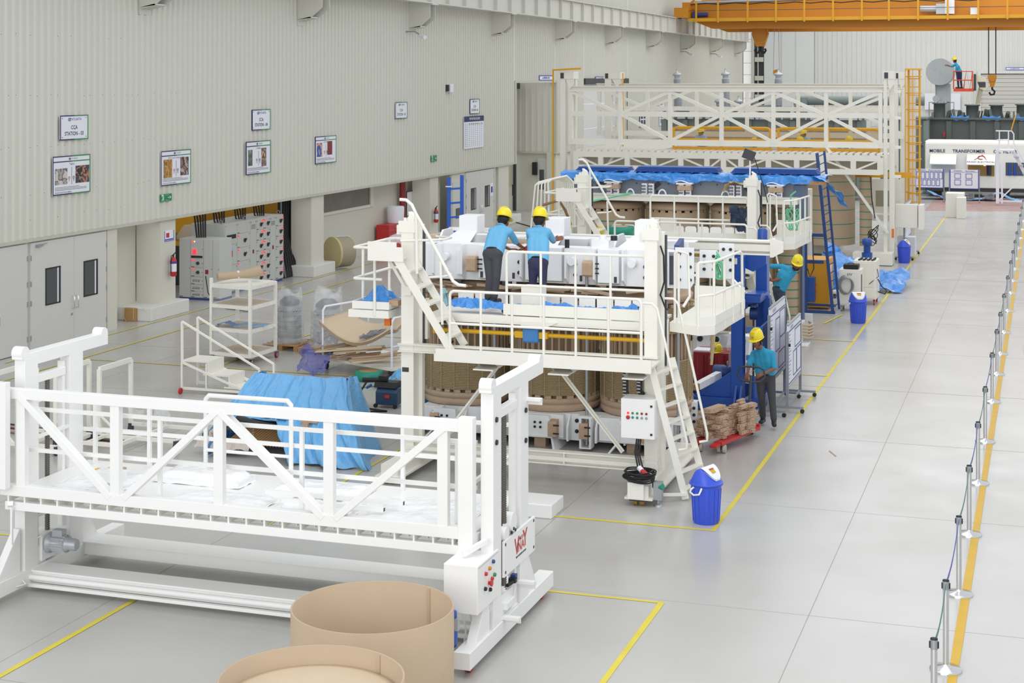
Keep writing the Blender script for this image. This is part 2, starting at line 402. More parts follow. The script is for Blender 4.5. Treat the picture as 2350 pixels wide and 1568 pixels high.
for k in range(7): lv.box(-21.2, -20.55, 121.6, 121.8, 3.3+k*1.42, 3.65+k*1.42)
lv.box(-21.45, -21.25, 121.6, 121.8, 0, 18).box(-21.0, -20.93, 121.7, 121.8, 0, 18)
ST('louvre_frame', lv, girm, bwall)
dd = MB()
for k in range(22): dd.box(-4.65, 4, 121.75, 121.9-.02*(k % 2), .3*k, .3*k+.28)
D7 = ST('door_7', dd, mat('shutter_beige', 'C9C8C0', .5), org=(0, 121.8, 0))
ST('shutter_frame', MB().box(-4.85, -4.65, 121.6, 121.95, 0, 6.85).box(-4.85, 4, 121.6, 121.95, 6.65, 6.85), cladb, D7)
# white personnel/hoist doors seen through the far frame on the left wall
b = MB()
for k in range(5): b.box(-22.32, -22.25, 77.9, 84.4, k*1.25, k*1.25+1.22)
D8 = ST('door_8', b, mat('door_white_panel', 'DADAD8', .5), org=(-22.3, 81, 0))
ST('door_guide', MB().box(-22.3, -22.1, 84.4, 84.6, 0, 6.2).box(-22.3, -22.1, 77.7, 86.5, 6.0, 6.3), dark, D8)
ST('door_surround', MB().box(-22.4, -22.3, 84.6, 86.6, 0, 6.15), walm, D8)
# crane runway girder with its wall brackets
g = MB().ibeam((-21.4, 30, 9.5), (-21.4, 120, 9.5), .4, .95, .04)
gr = ST('trim_6', g, girm, org=(-21.1, 75, 9))
y = 32.34
while y < 119:
    big = abs((y-36) % 9.15) < .8
    ST('stiffener', MB().box(-21.38, -21.25 if not big else -21.2, y-.02, y+(.12 if big else .03), 9.06, 9.94), girm, gr); y += 1.83
for k in range(10):
    y = 36.0+9.13*k
    bb = MB().prism([(-22.2, 8.12), (-21.7, 8.18), (-21.3, 8.5), (-21.3, 9.03), (-22.2, 9.03)], 'y', y, y+.03)
    bb.prism([(-22.2, 8.12), (-21.7, 8.18), (-21.3, 8.5), (-21.3, 9.03), (-22.2, 9.03)], 'y', y+.52, y+.55)
    bb.box(-22.2, -21.2, y-.02, y+.57, 8.98, 9.04).box(-22.2, -22.15, y, y+.55, 7.95, 9.0)
    bb.hexa([(-22.2, y, 8.08), (-21.7, y, 8.18), (-21.7, y+.55, 8.18), (-22.2, y+.55, 8.08), (-22.2, y, 8.12), (-21.7, y, 8.22), (-21.7, y+.55, 8.22), (-22.2, y+.55, 8.12)])
    ST('bracket', bb, girm, gr)
# ---------------------------------------------------------------- signs on the left wall
SX = -22.14
def frame(y0, y1, z0, z1, X=SX, t=.024):
    b = MB(); b.box(X, X+.02, y0, y0+t, z0, z1, 0).box(X, X+.02, y0, (y0+y1)/2, z0, z0+t, 0).box(X, X+.02, y0, (y0+y1)/2, z1-t, z1, 0)
    b.box(X, X+.02, y1-t, y1, z0, z1, 1).box(X, X+.02, (y0+y1)/2, y1, z0, z0+t, 1).box(X, X+.02, (y0+y1)/2, y1, z1-t, z1, 1); return b
RY, UZ = (0, 1, 0), (0, 0, 1)
def logo(b, X, y, z, s, m=0, m2=0):
    b.tube([(X+.004, y-1.5*s+.42*s*math.cos(a), z+.42*s*math.sin(a)) for a in [k*math.pi/6 for k in range(12)]], .09*s, 5, m, closed=True)
    b.tube([(X+.004, y-.75*s+.42*s*math.cos(a), z+.42*s*math.sin(a)) for a in [k*math.pi/6 for k in range(11)]], .09*s, 5, m2)
    b.bar((X+.004, y-1.08*s, z+.4*s), (X+.004, y-1.08*s, z-.4*s), .12*s, .02, m)
STL = {3: 'white CCA STATION - 03 wall sign, the largest and leftmost station sign', 4: 'white CCA STATION - 04 wall sign above the crimping poster', 5: 'white CCA STATION - 05 wall sign standing alone on the cladding', 6: 'white CCA STATION - 06 wall sign above the navy headed chart'}
def station(n, y0, y1, z0, z1):
    r = OB('station_sign', MB().box(SX, SX+.012, y0, y1, z0, z1), paper, label=STL[n], cat='sign')
    OB('sign_frame', frame(y0, y1, z0, z1), [ink, inkg], r)
    h = z1-z0; c = (y0+y1)/2; b = MB(); X = SX+.014
    logo(b, X, c-.1, z1-.17*h, .13*h, 0, 1); b.text('ATLANTA', (X, c-.1, z1-.17*h), RY, UZ, .15*h, 0, .012, 'LEFT')
    b.text('CCA', (X, c, z0+.50*h), RY, UZ, .22*h, 2, .022); b.text('STATION - 0%d' % n, (X, c, z0+.25*h), RY, UZ, .22*h, 2, .022)
    for a in (y0+.09, y1-.09):
        for q in (z0+.07, z1-.07): b.ball((X, a, q), .012, 6, 3)
    OB('lettering', b, [inkb, inkg, mat('ink_dark', '2A2C3C', .6), dark], r)
station(3, 32.47, 33.63, 4.83, 5.42); station(4, 42.09, 43.25, 4.77, 5.38); station(5, 52.96, 54.08, 4.85, 5.45); station(6, 60.75, 61.9, 4.86, 5.46)
def poster(y0, y1, z0, z1, title, label, A, B):
    r = OB('work_instruction_poster', MB().box(SX, SX+.012, y0, y1, z0, z1), paper, label=label, cat='poster')
    OB('poster_frame', frame(y0, y1, z0, z1), [ink, inkg], r); X = SX+.014; h = z1-z0; wd = y1-y0
    b = MB().box(X, X+.004, y0, (y0+y1)/2, z1-.16*h, z1-.135*h, 0).box(X, X+.004, (y0+y1)/2, y1, z1-.16*h, z1-.135*h, 1)
    c = (y0+y1)/2; logo(b, X, c-.02, z1-.085*h, .055*h, 2, 2); b.text('ATLANTA', (X, c, z1-.085*h), RY, UZ, .06*h, 2, 0, 'LEFT')
    b.text(title, (X, c, z1-.215*h), RY, UZ, .075*h, 2)
    b.text('ATLANTA ELECTRICALS LIMITED', (X, y0+.06*wd, z0+.06*h), RY, UZ, .05*h, 2, .01, 'LEFT')
    for k in range(3): b.box(X, X+.002, y0+.06*wd, y1-.1*wd-.2*wd*(k == 2), z0+.12*h+k*.035*h, z0+.127*h+k*.035*h, 2)
    b.box(X, X+.002, c-.003, c+.003, z0+.25*h, z1-.3*h, 2)
    for yy, m in ((c-.07*wd, 3), (c+.05*wd, 2)):
        b.tube([(X+.003, yy+.02*wd*math.cos(a), z0+.43*h+.03*h*math.sin(a)) for a in [k*math.pi/4 for k in range(8)]], .006, 4, m, closed=True)
        b.bar((X+.003, yy, z0+.4*h), (X+.003, yy, z0+.33*h), .008, .004, m)
    OB('lettering', b, [ink, inkg, mat('ink_dark', '2A2C3C', .6), red], r)
    for (a0, a1, b0, b1, cs) in (A, B):
        q = MB(); n = 16
        for i in range(n):
            for j in range(20):
                ya = y0+wd*(a0+(a1-a0)*i/n); yb = y0+wd*(a0+(a1-a0)*(i+1)/n); za = z0+h*(b0+(b1-b0)*j/20); zb = z0+h*(b0+(b1-b0)*(j+1)/20)
                k = int((noise.noise(V((i*.28+j*.1+a0*7, j*.12-i*.06+y0, a1)))*1.5+.5)*len(cs)); q.add([(X+.004, ya, za), (X+.004, yb, za), (X+.004, yb, zb), (X+.004, ya, zb)], [(0, 1, 2, 3)], max(0, min(len(cs)-1, k)))
        OB('picture', q, [mat('pic_'+c_, c_, .6) for c_ in cs], r)
poster(32.17, 33.72, 3.54, 4.46, 'Tagging', 'landscape work poster titled Tagging with grey cable photo and hand photo', (.06, .38, .27, .68, ['A9A29C', '6E6A68', 'CFC9C2']), (.60, .97, .27, .72, ['2B2A2E', 'B07A5A', '3A4250']))
poster(37.01, 38.55, 3.46, 4.38, 'HV/IV Lead Crimping position', 'work poster with an ochre coil photo and a dark lead photo, above the exit sign', (.08, .36, .22, .75, ['A57A3C', 'C89A52', '8C622E']), (.64, .92, .25, .78, ['8A6F66', '3C3230', 'B9A79F']))
poster(41.72, 43.26, 3.48, 4.45, 'Crimping', 'work poster titled Crimping with three small photos, below station 04 sign', (.08, .25, .27, .75, ['5F6B58', '3C4238', '8A9384']), (.62, .82, .22, .78, ['6A3B30', 'D3B48A', '6E6A66']))
poster(46.36, 47.94, 3.56, 4.44, 'Lead Taping', 'work poster with a bright blue photo and a red photo side by side', (.07, .32, .26, .76, ['2563B8', '1D4E9A', 'D8A080']), (.57, .80, .3, .8, ['7A2A30', 'B8293C', '5A3A34']))
r = OB('safety_board', MB().box(SX, SX+.012, 60.07, 62.4, 3.47, 4.77), paper, label='tall wall chart with navy header reading PPE MATRIX BOARD and rows of icons', cat='notice board')
b = MB().box(SX+.012, SX+.018, 60.07, 62.4, 4.55, 4.77, 0); b.text('PPE MATRIX BOARD', (SX+.022, 61.3, 4.66), RY, UZ, .14, 1, .01)
for i in range(9):
    for j in range(13): b.box(SX+.013, SX+.016, 60.2+i*.24, 60.26+i*.24+(.05 if i == 0 else 0), 3.55+j*.075, 3.58+j*.075, 2)
for k in range(7): b.ball((SX+.02, 60.7+k*.24, 4.46), .035, 6, 2+(k == 5))
OB('lettering', b, [ink, paper, mat('ink_soft', '8C8FA5', .6), yel], r)
def exit_sign(y0, y1, z0, z1, label):
    r = OB('exit_sign', MB().box(SX, SX+.015, y0, y1, z0, z1), exitg, label=label, cat='exit sign'); h = z1-z0; X = SX+.017; w_ = y1-y0
    b = MB(); b.bar((X, y0+.12*w_, z1-.25*h), (X, y0+.2*w_, z1-.6*h), .05*w_, .004).bar((X, y0+.2*w_, z1-.6*h), (X, y0+.1*w_, z0+.1*h), .05*w_, .004).ball((X, y0+.15*w_, z1-.15*h), .03, 6)
    b.box(X, X+.003, y0+.25*w_, y0+.29*w_, z0+.1*h, z1-.1*h)
    b.bar((X, y0+.66*w_, (z0+z1)/2), (X, y0+.92*w_, (z0+z1)/2), .004, .07*h).bar((X, y0+.8*w_, z1-.3*h), (X, y0+.92*w_, (z0+z1)/2), .004, .05*h).bar((X, y0+.8*w_, z0+.3*h), (X, y0+.92*w_, (z0+z1)/2), .004, .05*h)
    b.text('EMERGENCY EXIT', (X, y0+.62*w_, z1-.13*h), RY, UZ, .12*h); b.text('EMERGENCY EXIT', (X, y0+.62*w_, z0+.12*h), RY, UZ, .12*h); OB('pictogram', b, paper, r)
exit_sign(36.97, 37.55, 3.05, 3.24, 'green running-man exit sign with right arrow under the ochre photo poster')
exit_sign(56.45, 57.04, 3.14, 3.37, 'small green exit sign low on the cladding left of the navy headed chart')
def nameboard(o, right, wd, ht, txt, label, n=(0, 0, 0)):
    o = V(o); R = V(right); N = V((0, 0, 1)).cross(R)*-1
    b = MB().hexa([o+N*0, o+R*wd, o+R*wd-N*.03, o-N*.03, o+V((0, 0, ht)), o+R*wd+V((0, 0, ht)), o+R*wd-N*.03+V((0, 0, ht)), o-N*.03+V((0, 0, ht))])
    r = OB('name_board', b, inkb, label=label, cat='sign'); F = N*.012 if True else 0
    t = MB(); m_ = .04; q = o+N*.004
    t.add([q+R*m_+V((0, 0, m_)), q+R*(wd-m_)+V((0, 0, m_)), q+R*(wd-m_)+V((0, 0, ht-m_)), q+R*m_+V((0, 0, ht-m_))], [(0, 1, 2, 3)], 0)
    t.text(txt, q+N*.004+R*wd/2+V((0, 0, ht/2)), R, UZ, ht*.55, 1, .02)
    OB('lettering', t, [paper, inkb], r)
nameboard((-22.13, 70.07, 6.2), (0, 1, 0), 2.04, .24, 'ae WINDING SHOP', 'small white WINDING SHOP name board with navy edge above the left recess')
nameboard((-22.13, 79.69, 6.14), (0, 1, 0), 2.06, .25, 'ae CRGO SLITTING', 'small white name board with navy edge over the far pale panel door')
nameboard((-2.92, 121.6, 6.9), (1, 0, 0), 1.3, .2, 'ae DISPATCH', 'small white DISPATCH name board above the beige shutter on the back wall')
for (y0, y1, z0, z1, lb) in ((94.0, 95.4, 4.55, 4.75, 'thin white name strip above a far wall poster'), (89.1, 90.8, 3.5, 4.37, 'far wall poster with dark pictures, left of its pair'), (94.0, 95.7, 3.45, 4.31, 'far wall poster with grey pictures, right of its pair')):
    r = OB('far_poster', MB().box(SX, SX+.02, y0, y1, z0, z1), paper, label=lb, cat='poster'); OB('poster_frame', frame(y0, y1, z0, z1, t=.05), [ink, ink], r)
    if z1-z0 > .5:
        q = MB()
        for i in range(2):
            for j in range(2): q.box(SX+.02, SX+.03, y0+.2+i*.7, y0+.7+i*.7, z0+.15+j*.33, z0+.4+j*.33)
        OB('picture', q, dark if y0 < 93 else mat('pic_grey', '8B94A0', .6), r)
r = OB('wall_speaker', MB().box(-22.17, -22.0, 58.2, 58.55, 5.76, 6.08), paper, bev=.01, label='small white box speaker fixed high on the cladding', cat='speaker')
OB('mounting_bracket', MB().box(-22.2, -22.05, 58.1, 58.2, 5.8, 6.05), dark, r)
for y in (54.0, 99.9, 109.3):
    r = OB('security_camera', MB().cyl((-21.6, y, 7.85), (-21.3, y-.25, 7.78), .07, 12), paper, label={54.0: 'white security camera under the second visible girder bracket', 99.9: 'small camera below a far girder bracket beside the back corner', 109.3: 'small dark camera below the next to last girder bracket'}[y], cat='camera')
    OB('camera_arm', MB().tube([(-22.15, y, 8.0), (-21.8, y, 8.0), (-21.6, y, 7.88)], .03), galv, r)
def extinguisher(x, y, z, label):
    r = TH('fire_extinguisher', label, 'fire extinguisher', (x, y, z))
    OB('cylinder', MB().lathe((x, y, z), [(.06, 0), (.085, .02), (.085, .42), (.06, .49), (.03, .52)], 20), red, r)
    OB('label_band', MB().lathe((x, y, z), [(.087, .13), (.087, .34)], 20, close=False), paper, r, label='white printed label')
    OB('blue_band', MB().lathe((x, y, z), [(.088, .35), (.088, .40)], 20, close=False), inkb, r)
    OB('valve', MB().cyl((x, y, z+.5), (x, y, z+.58), .025, 10).bar((x, y-.02, z+.57), (x, y+.14, z+.63), .03, .015), black, r)
    OB('hose', MB().tube([(x, y, z+.56), (x, y-.1, z+.56), (x, y-.13, z+.4), (x, y-.12, z+.1)], .012, 8), black, r)
extinguisher(-22.12, 37.62, 1.02, 'red fire extinguisher hung on the column beside the open switchboard bay')
extinguisher(-22.12, 56.95, .8, 'red fire extinguisher hung on the column left of the blue ladder')
r = OB('safety_notice', MB().box(-22.25, -22.235, 37.35, 37.85, 1.95, 2.25), paper, label='white and red notice sheet above the extinguisher near the switchboards', cat='notice')
OB('print', MB().box(-22.234, -22.231, 37.45, 37.6, 2.06, 2.18), red, r); OB('print_border', MB().box(-22.234, -22.23, 37.36, 37.38, 1.96, 2.24).box(-22.234, -22.23, 37.82, 37.84, 1.96, 2.24).box(-22.234, -22.23, 37.36, 37.84, 1.96, 1.975).box(-22.234, -22.23, 37.4, 37.8, 1.99, 2.02), inkb, r)
r = OB('door_notice', MB().box(-22.2, -22.19, 63.4, 63.75, 1.35, 1.9), paper, label='white printed notice taped beside the far double door', cat='notice'); OB('print', MB().box(-22.19, -22.185, 63.5, 63.7, 1.5, 1.75), inkb, r)
r = OB('red_drain_pipe', MB().cyl((-23.0, 55.75, .9), (-23.0, 55.75, 2.6), .12, 16), mat('pipe_red', '8F2C2C', .4), label='dark red vertical service pipe on the rear wall', cat='pipe')
r = OB('whiteboard', MB().box(-23.0, -22.96, 56.05, 57.2, 1.1, 2.0), paper, label='white board with dark edge beside the red pipe', cat='board')
OB('board_frame', MB().box(-22.96, -22.94, 56.0, 57.25, 2.0, 2.04).box(-22.96, -22.94, 57.2, 57.25, 1.1, 2.0).box(-22.96, -22.94, 56.0, 56.05, 1.1, 2.0), dark, r)
# ================================================================ FRONT WHITE LIFTING PLATFORM
g1 = TH('lifting_work_platform', 'bright white twin-mast lifting work platform in the foreground behind the kraft cylinders', 'work platform', (-8.9, 17.3, 0))
def tower(xo, yo, name):
    t = MB(); xi = xo-.145
    for (a, b) in ((16.53, 16.80), (17.48, 17.78)):
        t.box(xi, xo, a+yo, b+yo, .2, 2.86)
    t.box(xi, xo, 16.47+yo, 16.62+yo, 2.86, 2.93).lathe((xi, 16.545+yo, 2.93), [(.085, 0), (.085, .145)], 18, axis='x')
    t.box(xi, xo, 16.60+yo, 18.30+yo, 2.76, 2.92).lathe((xi, 18.28+yo, 2.92), [(.075, 0), (.075, .145)], 18, axis='x').box(xi, xo, 18.2+yo, 18.36+yo, 2.76, 2.93)
    t.box(xi+.04, xo-.02, 16.8+yo, 17.42+yo, 2.52, 2.62)
    o = OB('mast', t, white, g1, bev=.006)
    fm = MB()     # foot beam with flared gussets
    fm.box(xi-.03, xo+.01, 15.76+yo, 18.74+yo, .09, .27)
    for (a, b, s) in ((16.47, 16.02, -1), (17.78, 18.15, 1)):
        fm.prism([(a+yo, .8), (a+yo, .27), (b+yo, .27)], 'x', xi+.02, xi+.05).prism([(a+yo, .8), (a+yo, .27), (b+yo, .27)], 'x', xo-.05, xo-.02)
        fm.hexa([(xi+.02, a+yo, .8), (xo-.02, a+yo, .8), (xo-.02, b+yo, .27), (xi+.02, b+yo, .27), (xi+.02, a+yo+.02*s, .8), (xo-.02, a+yo+.02*s, .8), (xo-.02, b+yo+.02*s, .27), (xi+.02, b+yo+.02*s, .27)])
    fm.prism([(16.8+yo, .55), (16.8+yo, .27), (17.0+yo, .27)], 'x', xi+.02, xo-.02).prism([(17.42+yo, .55), (17.42+yo, .27), (17.22+yo, .27)], 'x', xi+.02, xo-.02)
    f = OB('foot_beam', fm, white, g1, bev=.005)
    for yy in (15.98, 18.5):
        wv = OB('wheel', MB().cyl((xi+.03, yy+yo, .085), (xo-.05, yy+yo, .085), .085, 20), red, g1); OB('wheel_bracket', MB().box(xi+.01, xo-.02, yy-.1+yo, yy+.1+yo, .1, .15).cyl((xi, yy+yo, .085), (xo-.01, yy+yo, .085), .02), dark, wv)
    sc_ = MB(); x, y = (xi+xo)/2, 17.1+yo
    pr = []; z = .45
    while z < 2.52: pr += [(.026, z), (.034, z+.012), (.026, z+.024)]; z += .026
    OB('lead_screw', sc_.lathe((x, y, 0), pr, 14), screw, g1)
    OB('guide_rail', MB().box(xo-.1, xo-.03, 16.80+yo, 16.86+yo, .6, 2.7).box(xo-.1, xo-.03, 17.36+yo, 17.42+yo, .6, 2.7), galv if False else white, g1)
    return x, y
tower(-5.75, 0, 'r'); tower(-11.87, .15, 'l')
OB('motor_gearbox', MB().box(-5.93, -5.78, 16.85, 17.3, .3, .52).lathe((-5.85, 17.1, .52), [(.06, 0), (.05, .06)], 16).box(-5.9, -5.72, 16.92, 17.2, .36, .44).box(-5.95, -5.75, 16.8, 17.4, .26, .3), white, g1, bev=.008)
OB('limit_switch', MB().box(-5.8, -5.72, 17.2, 17.26, .58, .63).cyl((-5.78, 17.1, .58), (-5.74, 17.22, .6), .02), black, g1)
for x in (-5.75,):
    OB('limit_switch_blue', MB().box(-5.79, -5.73, 17.24, 17.31, .6, .66), navy, g1)
# plates carrying the lettering and the backing plate on the left mast
pl = OB('cross_plate', MB().box(-5.76, -5.735, 16.86, 17.98, .74, 1.14), white, g1, bev=.004)
tb = MB(); tb.text('V', (-5.732, 17.30, .965), RY, UZ, .27, 0, .02).text('Y', (-5.732, 17.60, .985), RY, UZ, .27, 0, .02).text('INA', (-5.732, 17.44, .94), RY, UZ, .15, 0, .02).text('UMESH', (-5.732, 17.45, 1.03), RY, UZ, .065, 0, .01)
for k_ in range(9): tb.box(-5.734, -5.731, 17.27+.042*k_, 17.295+.042*k_, .84, .858, 1)
OB('lettering', tb, [red, dark], pl, label='red and black lettering')
OB('pulley_block', MB().cyl((-5.84, 17.22, 1.27), (-5.74, 17.22, 1.27), .11, 20).cyl((-5.84, 16.97, 1.2), (-5.74, 16.97, 1.2), .08, 20).box(-5.82, -5.78, 17.05, 17.4, 1.1, 1.28), white, g1)
bl = MB()
for y, z in ((16.9, 1.1), (16.9, .79), (17.93, 1.1), (17.93, .79), (17.14, 1.17), (17.2, 1.2), (17.26, 1.17), (16.62, 2.55), (17.66, 2.45), (16.62, 2.3), (17.66, 2.1)): bl.cyl((-5.75, y, z), (-5.73, y, z), .018 if z < 2 else .03, 10)
OB('bolt_heads', bl, bolt, g1)
OB('bracket', MB().box(-5.75, -5.56, 17.38, 17.46, .52, .55).box(-5.75, -5.56, 17.44, 17.46, .46, .55), white, g1)
OB('bracket', MB().box(-5.75, -5.56, 16.84, 16.92, .28, .31).box(-5.75, -5.56, 16.9, 16.92, .24, .31), white, g1)
OB('bracket', MB().box(-5.75, -5.58, 17.7, 17.78, 2.55, 2.58).box(-5.75, -5.58, 17.76, 17.78, 2.5, 2.58), white, g1)
pl2 = OB('cross_plate', MB().box(-11.94, -11.91, 16.95, 17.95, .84, 1.17), white, g1)
q = MB()
for y in (17.0, 17.06, 17.84, 17.9):
    for z in (.9, .95, 1.08, 1.13): q.cyl((-11.91, y, z), (-11.895, y, z), .011, 8)
OB('bolt_heads', q, alum, pl2)
# platform truss
YF = 16.42
fr = MB()
fr.box(-11.98, -5.93, YF-.05, YF+.05, 2.44, 2.56).box(-12.0, -5.93, YF-.05, YF+.05, 1.27, 1.40)
vx = [(-11.72), (-10.42), (-9.05), (-7.66), (-6.29)]
for x in vx: fr.box(x-.06, x+.06, YF-.04, YF+.05, 1.40, 2.44)
fr.box(-6.1, -5.93, YF-.06, YF+.06, 1.1, 2.6)
for (a, b, c, d) in ((-11.74, 2.48, -10.48, 1.36), (-10.30, 1.36, -9.07, 2.47), (-9.03, 2.47, -7.72, 1.36), (-7.58, 1.36, -6.28, 2.47)):
    fr.bar((a, YF, b), (c, YF, d), .08, .11, up=(0, 1, 0.001))
OB('front_truss', fr, white, g1, bev=.005)
for a_ in (YF-.05, 17.9): OB('lower_beam', MB().box(-11.93, -5.93, a_, a_+.1, 1.10, 1.20), white, g1, bev=.004)
jo = MB(); n = 26
for i in range(n):
    x = -11.9+i*(5.95/n); jo.box(x, x+.02, YF-.04, 18.0, 1.2, 1.27); jo.box(x+.11, x+.125, YF+.1, YF+.14, 1.2, 1.27)
OB('deck_joists', jo, cream, g1)
OB('deck', MB().box(-11.9, -5.97, YF+.04, 18.1, 1.27, 1.31), white, g1)
rr = MB()
for z in (2.28, 1.78): rr.bar((-11.9, 16.62, z), (-5.97, 16.62, z), .035, .045)
for x in (-11.85, -9.95, -8.1, -6.2): rr.bar((x, 16.62, 1.3), (x, 16.62, 2.3), .045, .045)
OB('inner_guard_rail', rr, white, g1)
rr = MB()
for z in (2.2, 1.75): rr.bar((-11.9, 17.95, z), (-5.97, 17.95, z), .035, .045)
for x in (-11.7, -10.9, -9.9, -7.4, -6.3): rr.bar((x, 17.95, 1.3), (x, 17.95, 2.2), .045, .045)
OB('rear_guard_rail', rr, white, g1)
a_, b_ = wy(472, 907, 17.9), wy(668, 920, 17.9)
OB('gate_hoop', MB().tube([(a_.x, 17.9, 1.3), (a_.x, 17.9, a_.z-.05), (a_.x+.05, 17.9, a_.z), (b_.x-.05, 17.9, a_.z), (b_.x, 17.9, a_.z-.05), (b_.x, 17.9, 1.3)], .03, 10).tube([(a_.x, 17.9, 1.62), (b_.x, 17.9, 1.62)], .022), white, g1)
for x_, z_ in ((-11.9, 1.85), (-11.9, 2.3), (-6.0, 1.85)): OB('end_guard_rail', MB().bar((x_, 16.6, z_), (x_, 17.9, z_), .04, .04), white, g1)
# floor cross members
OB('base_cross_beam', MB().box(-11.95, -5.9, 16.82, 17.12, .1, .24).box(-11.95, -5.9, 16.8, 17.14, .23, .25).box(-11.95, -5.9, 16.74, 16.8, .06, .1).cyl((-11.9, 16.78, .17), (-5.95, 16.78, .17), .035, 12), white, g1, bev=.004)
OB('base_cross_beam', MB().box(-11.95, -5.9, 17.95, 18.3, .12, .28).box(-11.95, -5.9, 17.93, 18.32, .27, .29), white, g1, bev=.004)
# right mast side parts: swivel arm, control box, hoses
OB('slide_shoe', MB().box(-6.1, -5.93, 16.47, 16.62, 1.1, 1.3).bar((-5.98, 16.2, 1.17), (-5.8, 16.45, 1.26), .05, .05), white, g1)
cb = OB('control_box', MB().box(-6.12, -5.735, 15.98, 16.66, .60, 1.12), white, g1, bev=.01)
for y, z, m_, nm in ((16.22, .975, red, 'red'), (16.34, 1.0, orange, 'amber'), (16.46, 1.04, navy, 'blue'), (16.5, .885, inkg, 'green'), (16.42, .865, red, 'red'), (16.2, .82, black, 'black'), (16.36, .765, black, 'black')):
    OB('button', MB().lathe((-5.735, y, z), [(.022, 0), (.022, .02), (.016, .028)], 12, axis='x'), m_, cb, label=nm+' push button')
OB('emergency_stop', MB().lathe((-5.735, 16.33, .845), [(.02, 0), (.02, .02), (.036, .03), (.034, .045)], 14, axis='x'), red, cb, label='red mushroom button')
OB('hinge_line', MB().box(-5.737, -5.733, 16.0, 16.64, 1.09, 1.095), alum, cb)
for k in range(6):
    x0 = -6.05+.05*k; yy = 16.1+.08*k
    OB('cable_conduit', MB().tube([(x0, yy, .62), (x0+.02, yy+.02, .5), (x0+.05*math.sin(k), yy+.05, .35), (x0+.03, yy-.06*math.cos(k*2), .2), (x0+.05, yy+.1, .13), (-5.9, 16.7+.03*k, .28)], .011, 8), white, g1)
def gearmotor(x, y, z0, par, s=1.0):
    m = OB('drive_motor', MB().lathe((x, y, z0+.25*s), [(.02, .0), (.075, .01), (.085, .05), (.085, .16), (.07, .2), (.07, .3), (.078, .31), (.075, .37), (.03, .39)], 20), blue, par, label='blue drive motor')
    OB('motor_fins', MB().box(x-.06, x+.1, y-.03, y+.03, z0+.43*s, z0+.56*s), alum, m); OB('worm_gearbox', MB().box(x-.07, x+.07, y-.06, y+.06, z0+.07, z0+.25), alum, par)
    OB('drive_hub', MB().lathe((x+.07, y, z0+.15), [(.05, 0), (.05, .02), (.025, .03)], 14, axis='x'), red, par); return m
gearmotor(-6.02, 15.9, .02, g1); gearmotor(-12.08, 16.02, .02, g1)
# silver lift motor at the left mast
mx = -11.72
mo = OB('lift_motor', MB().lathe((mx-.12, 17.15, .5), [(.13, 0), (.13, .03), (.095, .05), (.095, .26), (.10, .27), (.075, .29), (.075, .38), (.06, .4)], 24, axis='x'), alum, g1, label='silver finned motor')
fn = MB()
for k in range(16):
    a = k*math.pi/8; fn.bar((mx-.06, 17.15+.098*math.cos(a), .5+.098*math.sin(a)), (mx+.13, 17.15+.098*math.cos(a), .5+.098*math.sin(a)), .008, .02)
OB('motor_fins', fn, alum, mo); OB('terminal_box', MB().box(mx-.05, mx+.09, 17.1, 17.2, .59, .67), alum, mo)
OB('gearbox', MB().box(-12.1, -11.85, 17.0, 17.35, .3, .62), white, g1, bev=.01)
OB('cable', MB().tube([(-11.86, 17.0, .62), (-11.93, 16.8, .55), (-11.98, 16.7, .3), (-11.93, 16.65, .2), (-11.8, 16.6, .14), (-12.0, 16.3, .1), (-12.1, 16.1, .1)], .012, 8), white, g1)
# neighbouring white platform whose mast enters at the left picture edge
a_ = wy(12, 880, 16.2); ex_ = a_.x
OB('extension_gate', MB().box(ex_-.5, ex_, 16.2, 16.3, wy(10, 1125, 16.2).z, wy(10, 880, 16.2).z), white, g1, bev=.006)
OB('gate_stay', MB().bar((ex_, 16.3, 1.2), (-12.02, 16.6, 1.05), .06, .05).box(ex_, ex_+.02, 16.3, 16.33, .7, 1.15), white, g1)
# items lying on the deck
def package(x0, x1, y0, y1, h, label, m=whitefilm, amp=.02):
    b = MB()
    def f(u, v):
        x = x0+(x1-x0)*u; y = y0+(y1-y0)*v; e = min(u, 1-u, v, 1-v)*8
        return (x, y, 1.316+min(1, e)*max(h, .02)+amp*noise.noise(V((x*6, y*9, h*9))))
    b.sheet(f, 26, 12, 0); b.box(x0+.02, x1-.02, y0+.02, y1-.02, 1.3135, 1.314+h*.5)
    return OB('wrapped_package', b, m, label=label, cat='package')
package(-11.55, -10.6, 16.75, 17.6, .05, 'flat white foam-wrapped sheet at the left end of the white deck')
package(-10.5, -9.3, 17.35, 17.85, .13, 'thick white wrapped bundle at the deck rear left of the middle')
package(-9.9, -8.6, 16.62, 17.1, .05, 'crinkled plastic package in the deck middle, nearest the railing')
package(-8.9, -7.7, 17.3, 17.85, .08, 'white wrapped panel on the deck rear in front of the tarpaulin')
package(-8.45, -7.5, 16.6, 17.15, .09, 'plastic wrapped lump right of the middle of the deck', amp=.04)
package(-7.4, -6.15, 16.62, 17.7, .025, 'broad white foam sheet on the right end of the deck')
OB('packing_box', MB().box(-10.95, -10.6, 16.75, 16.95, 1.42, 1.55), whitefilm, label='small translucent box among the packages on the deck left', cat='box', bev=.01)
for p, q, lb in (((-8.7, 16.9, 1.45), (-7.0, 17.0, 1.43), 'white square tube lying on the deck, rear one of two'), ((-8.4, 16.72, 1.42), (-7.15, 16.78, 1.40), 'white square tube lying on the deck, front one of two')):
    r = OB('square_tube', MB().bar(p, q, .05, .05), white, label=lb, cat='tube')
    OB('open_end', MB().bar(q, (q[0]+.004, q[1], q[2]), .036, .036), dark, r)
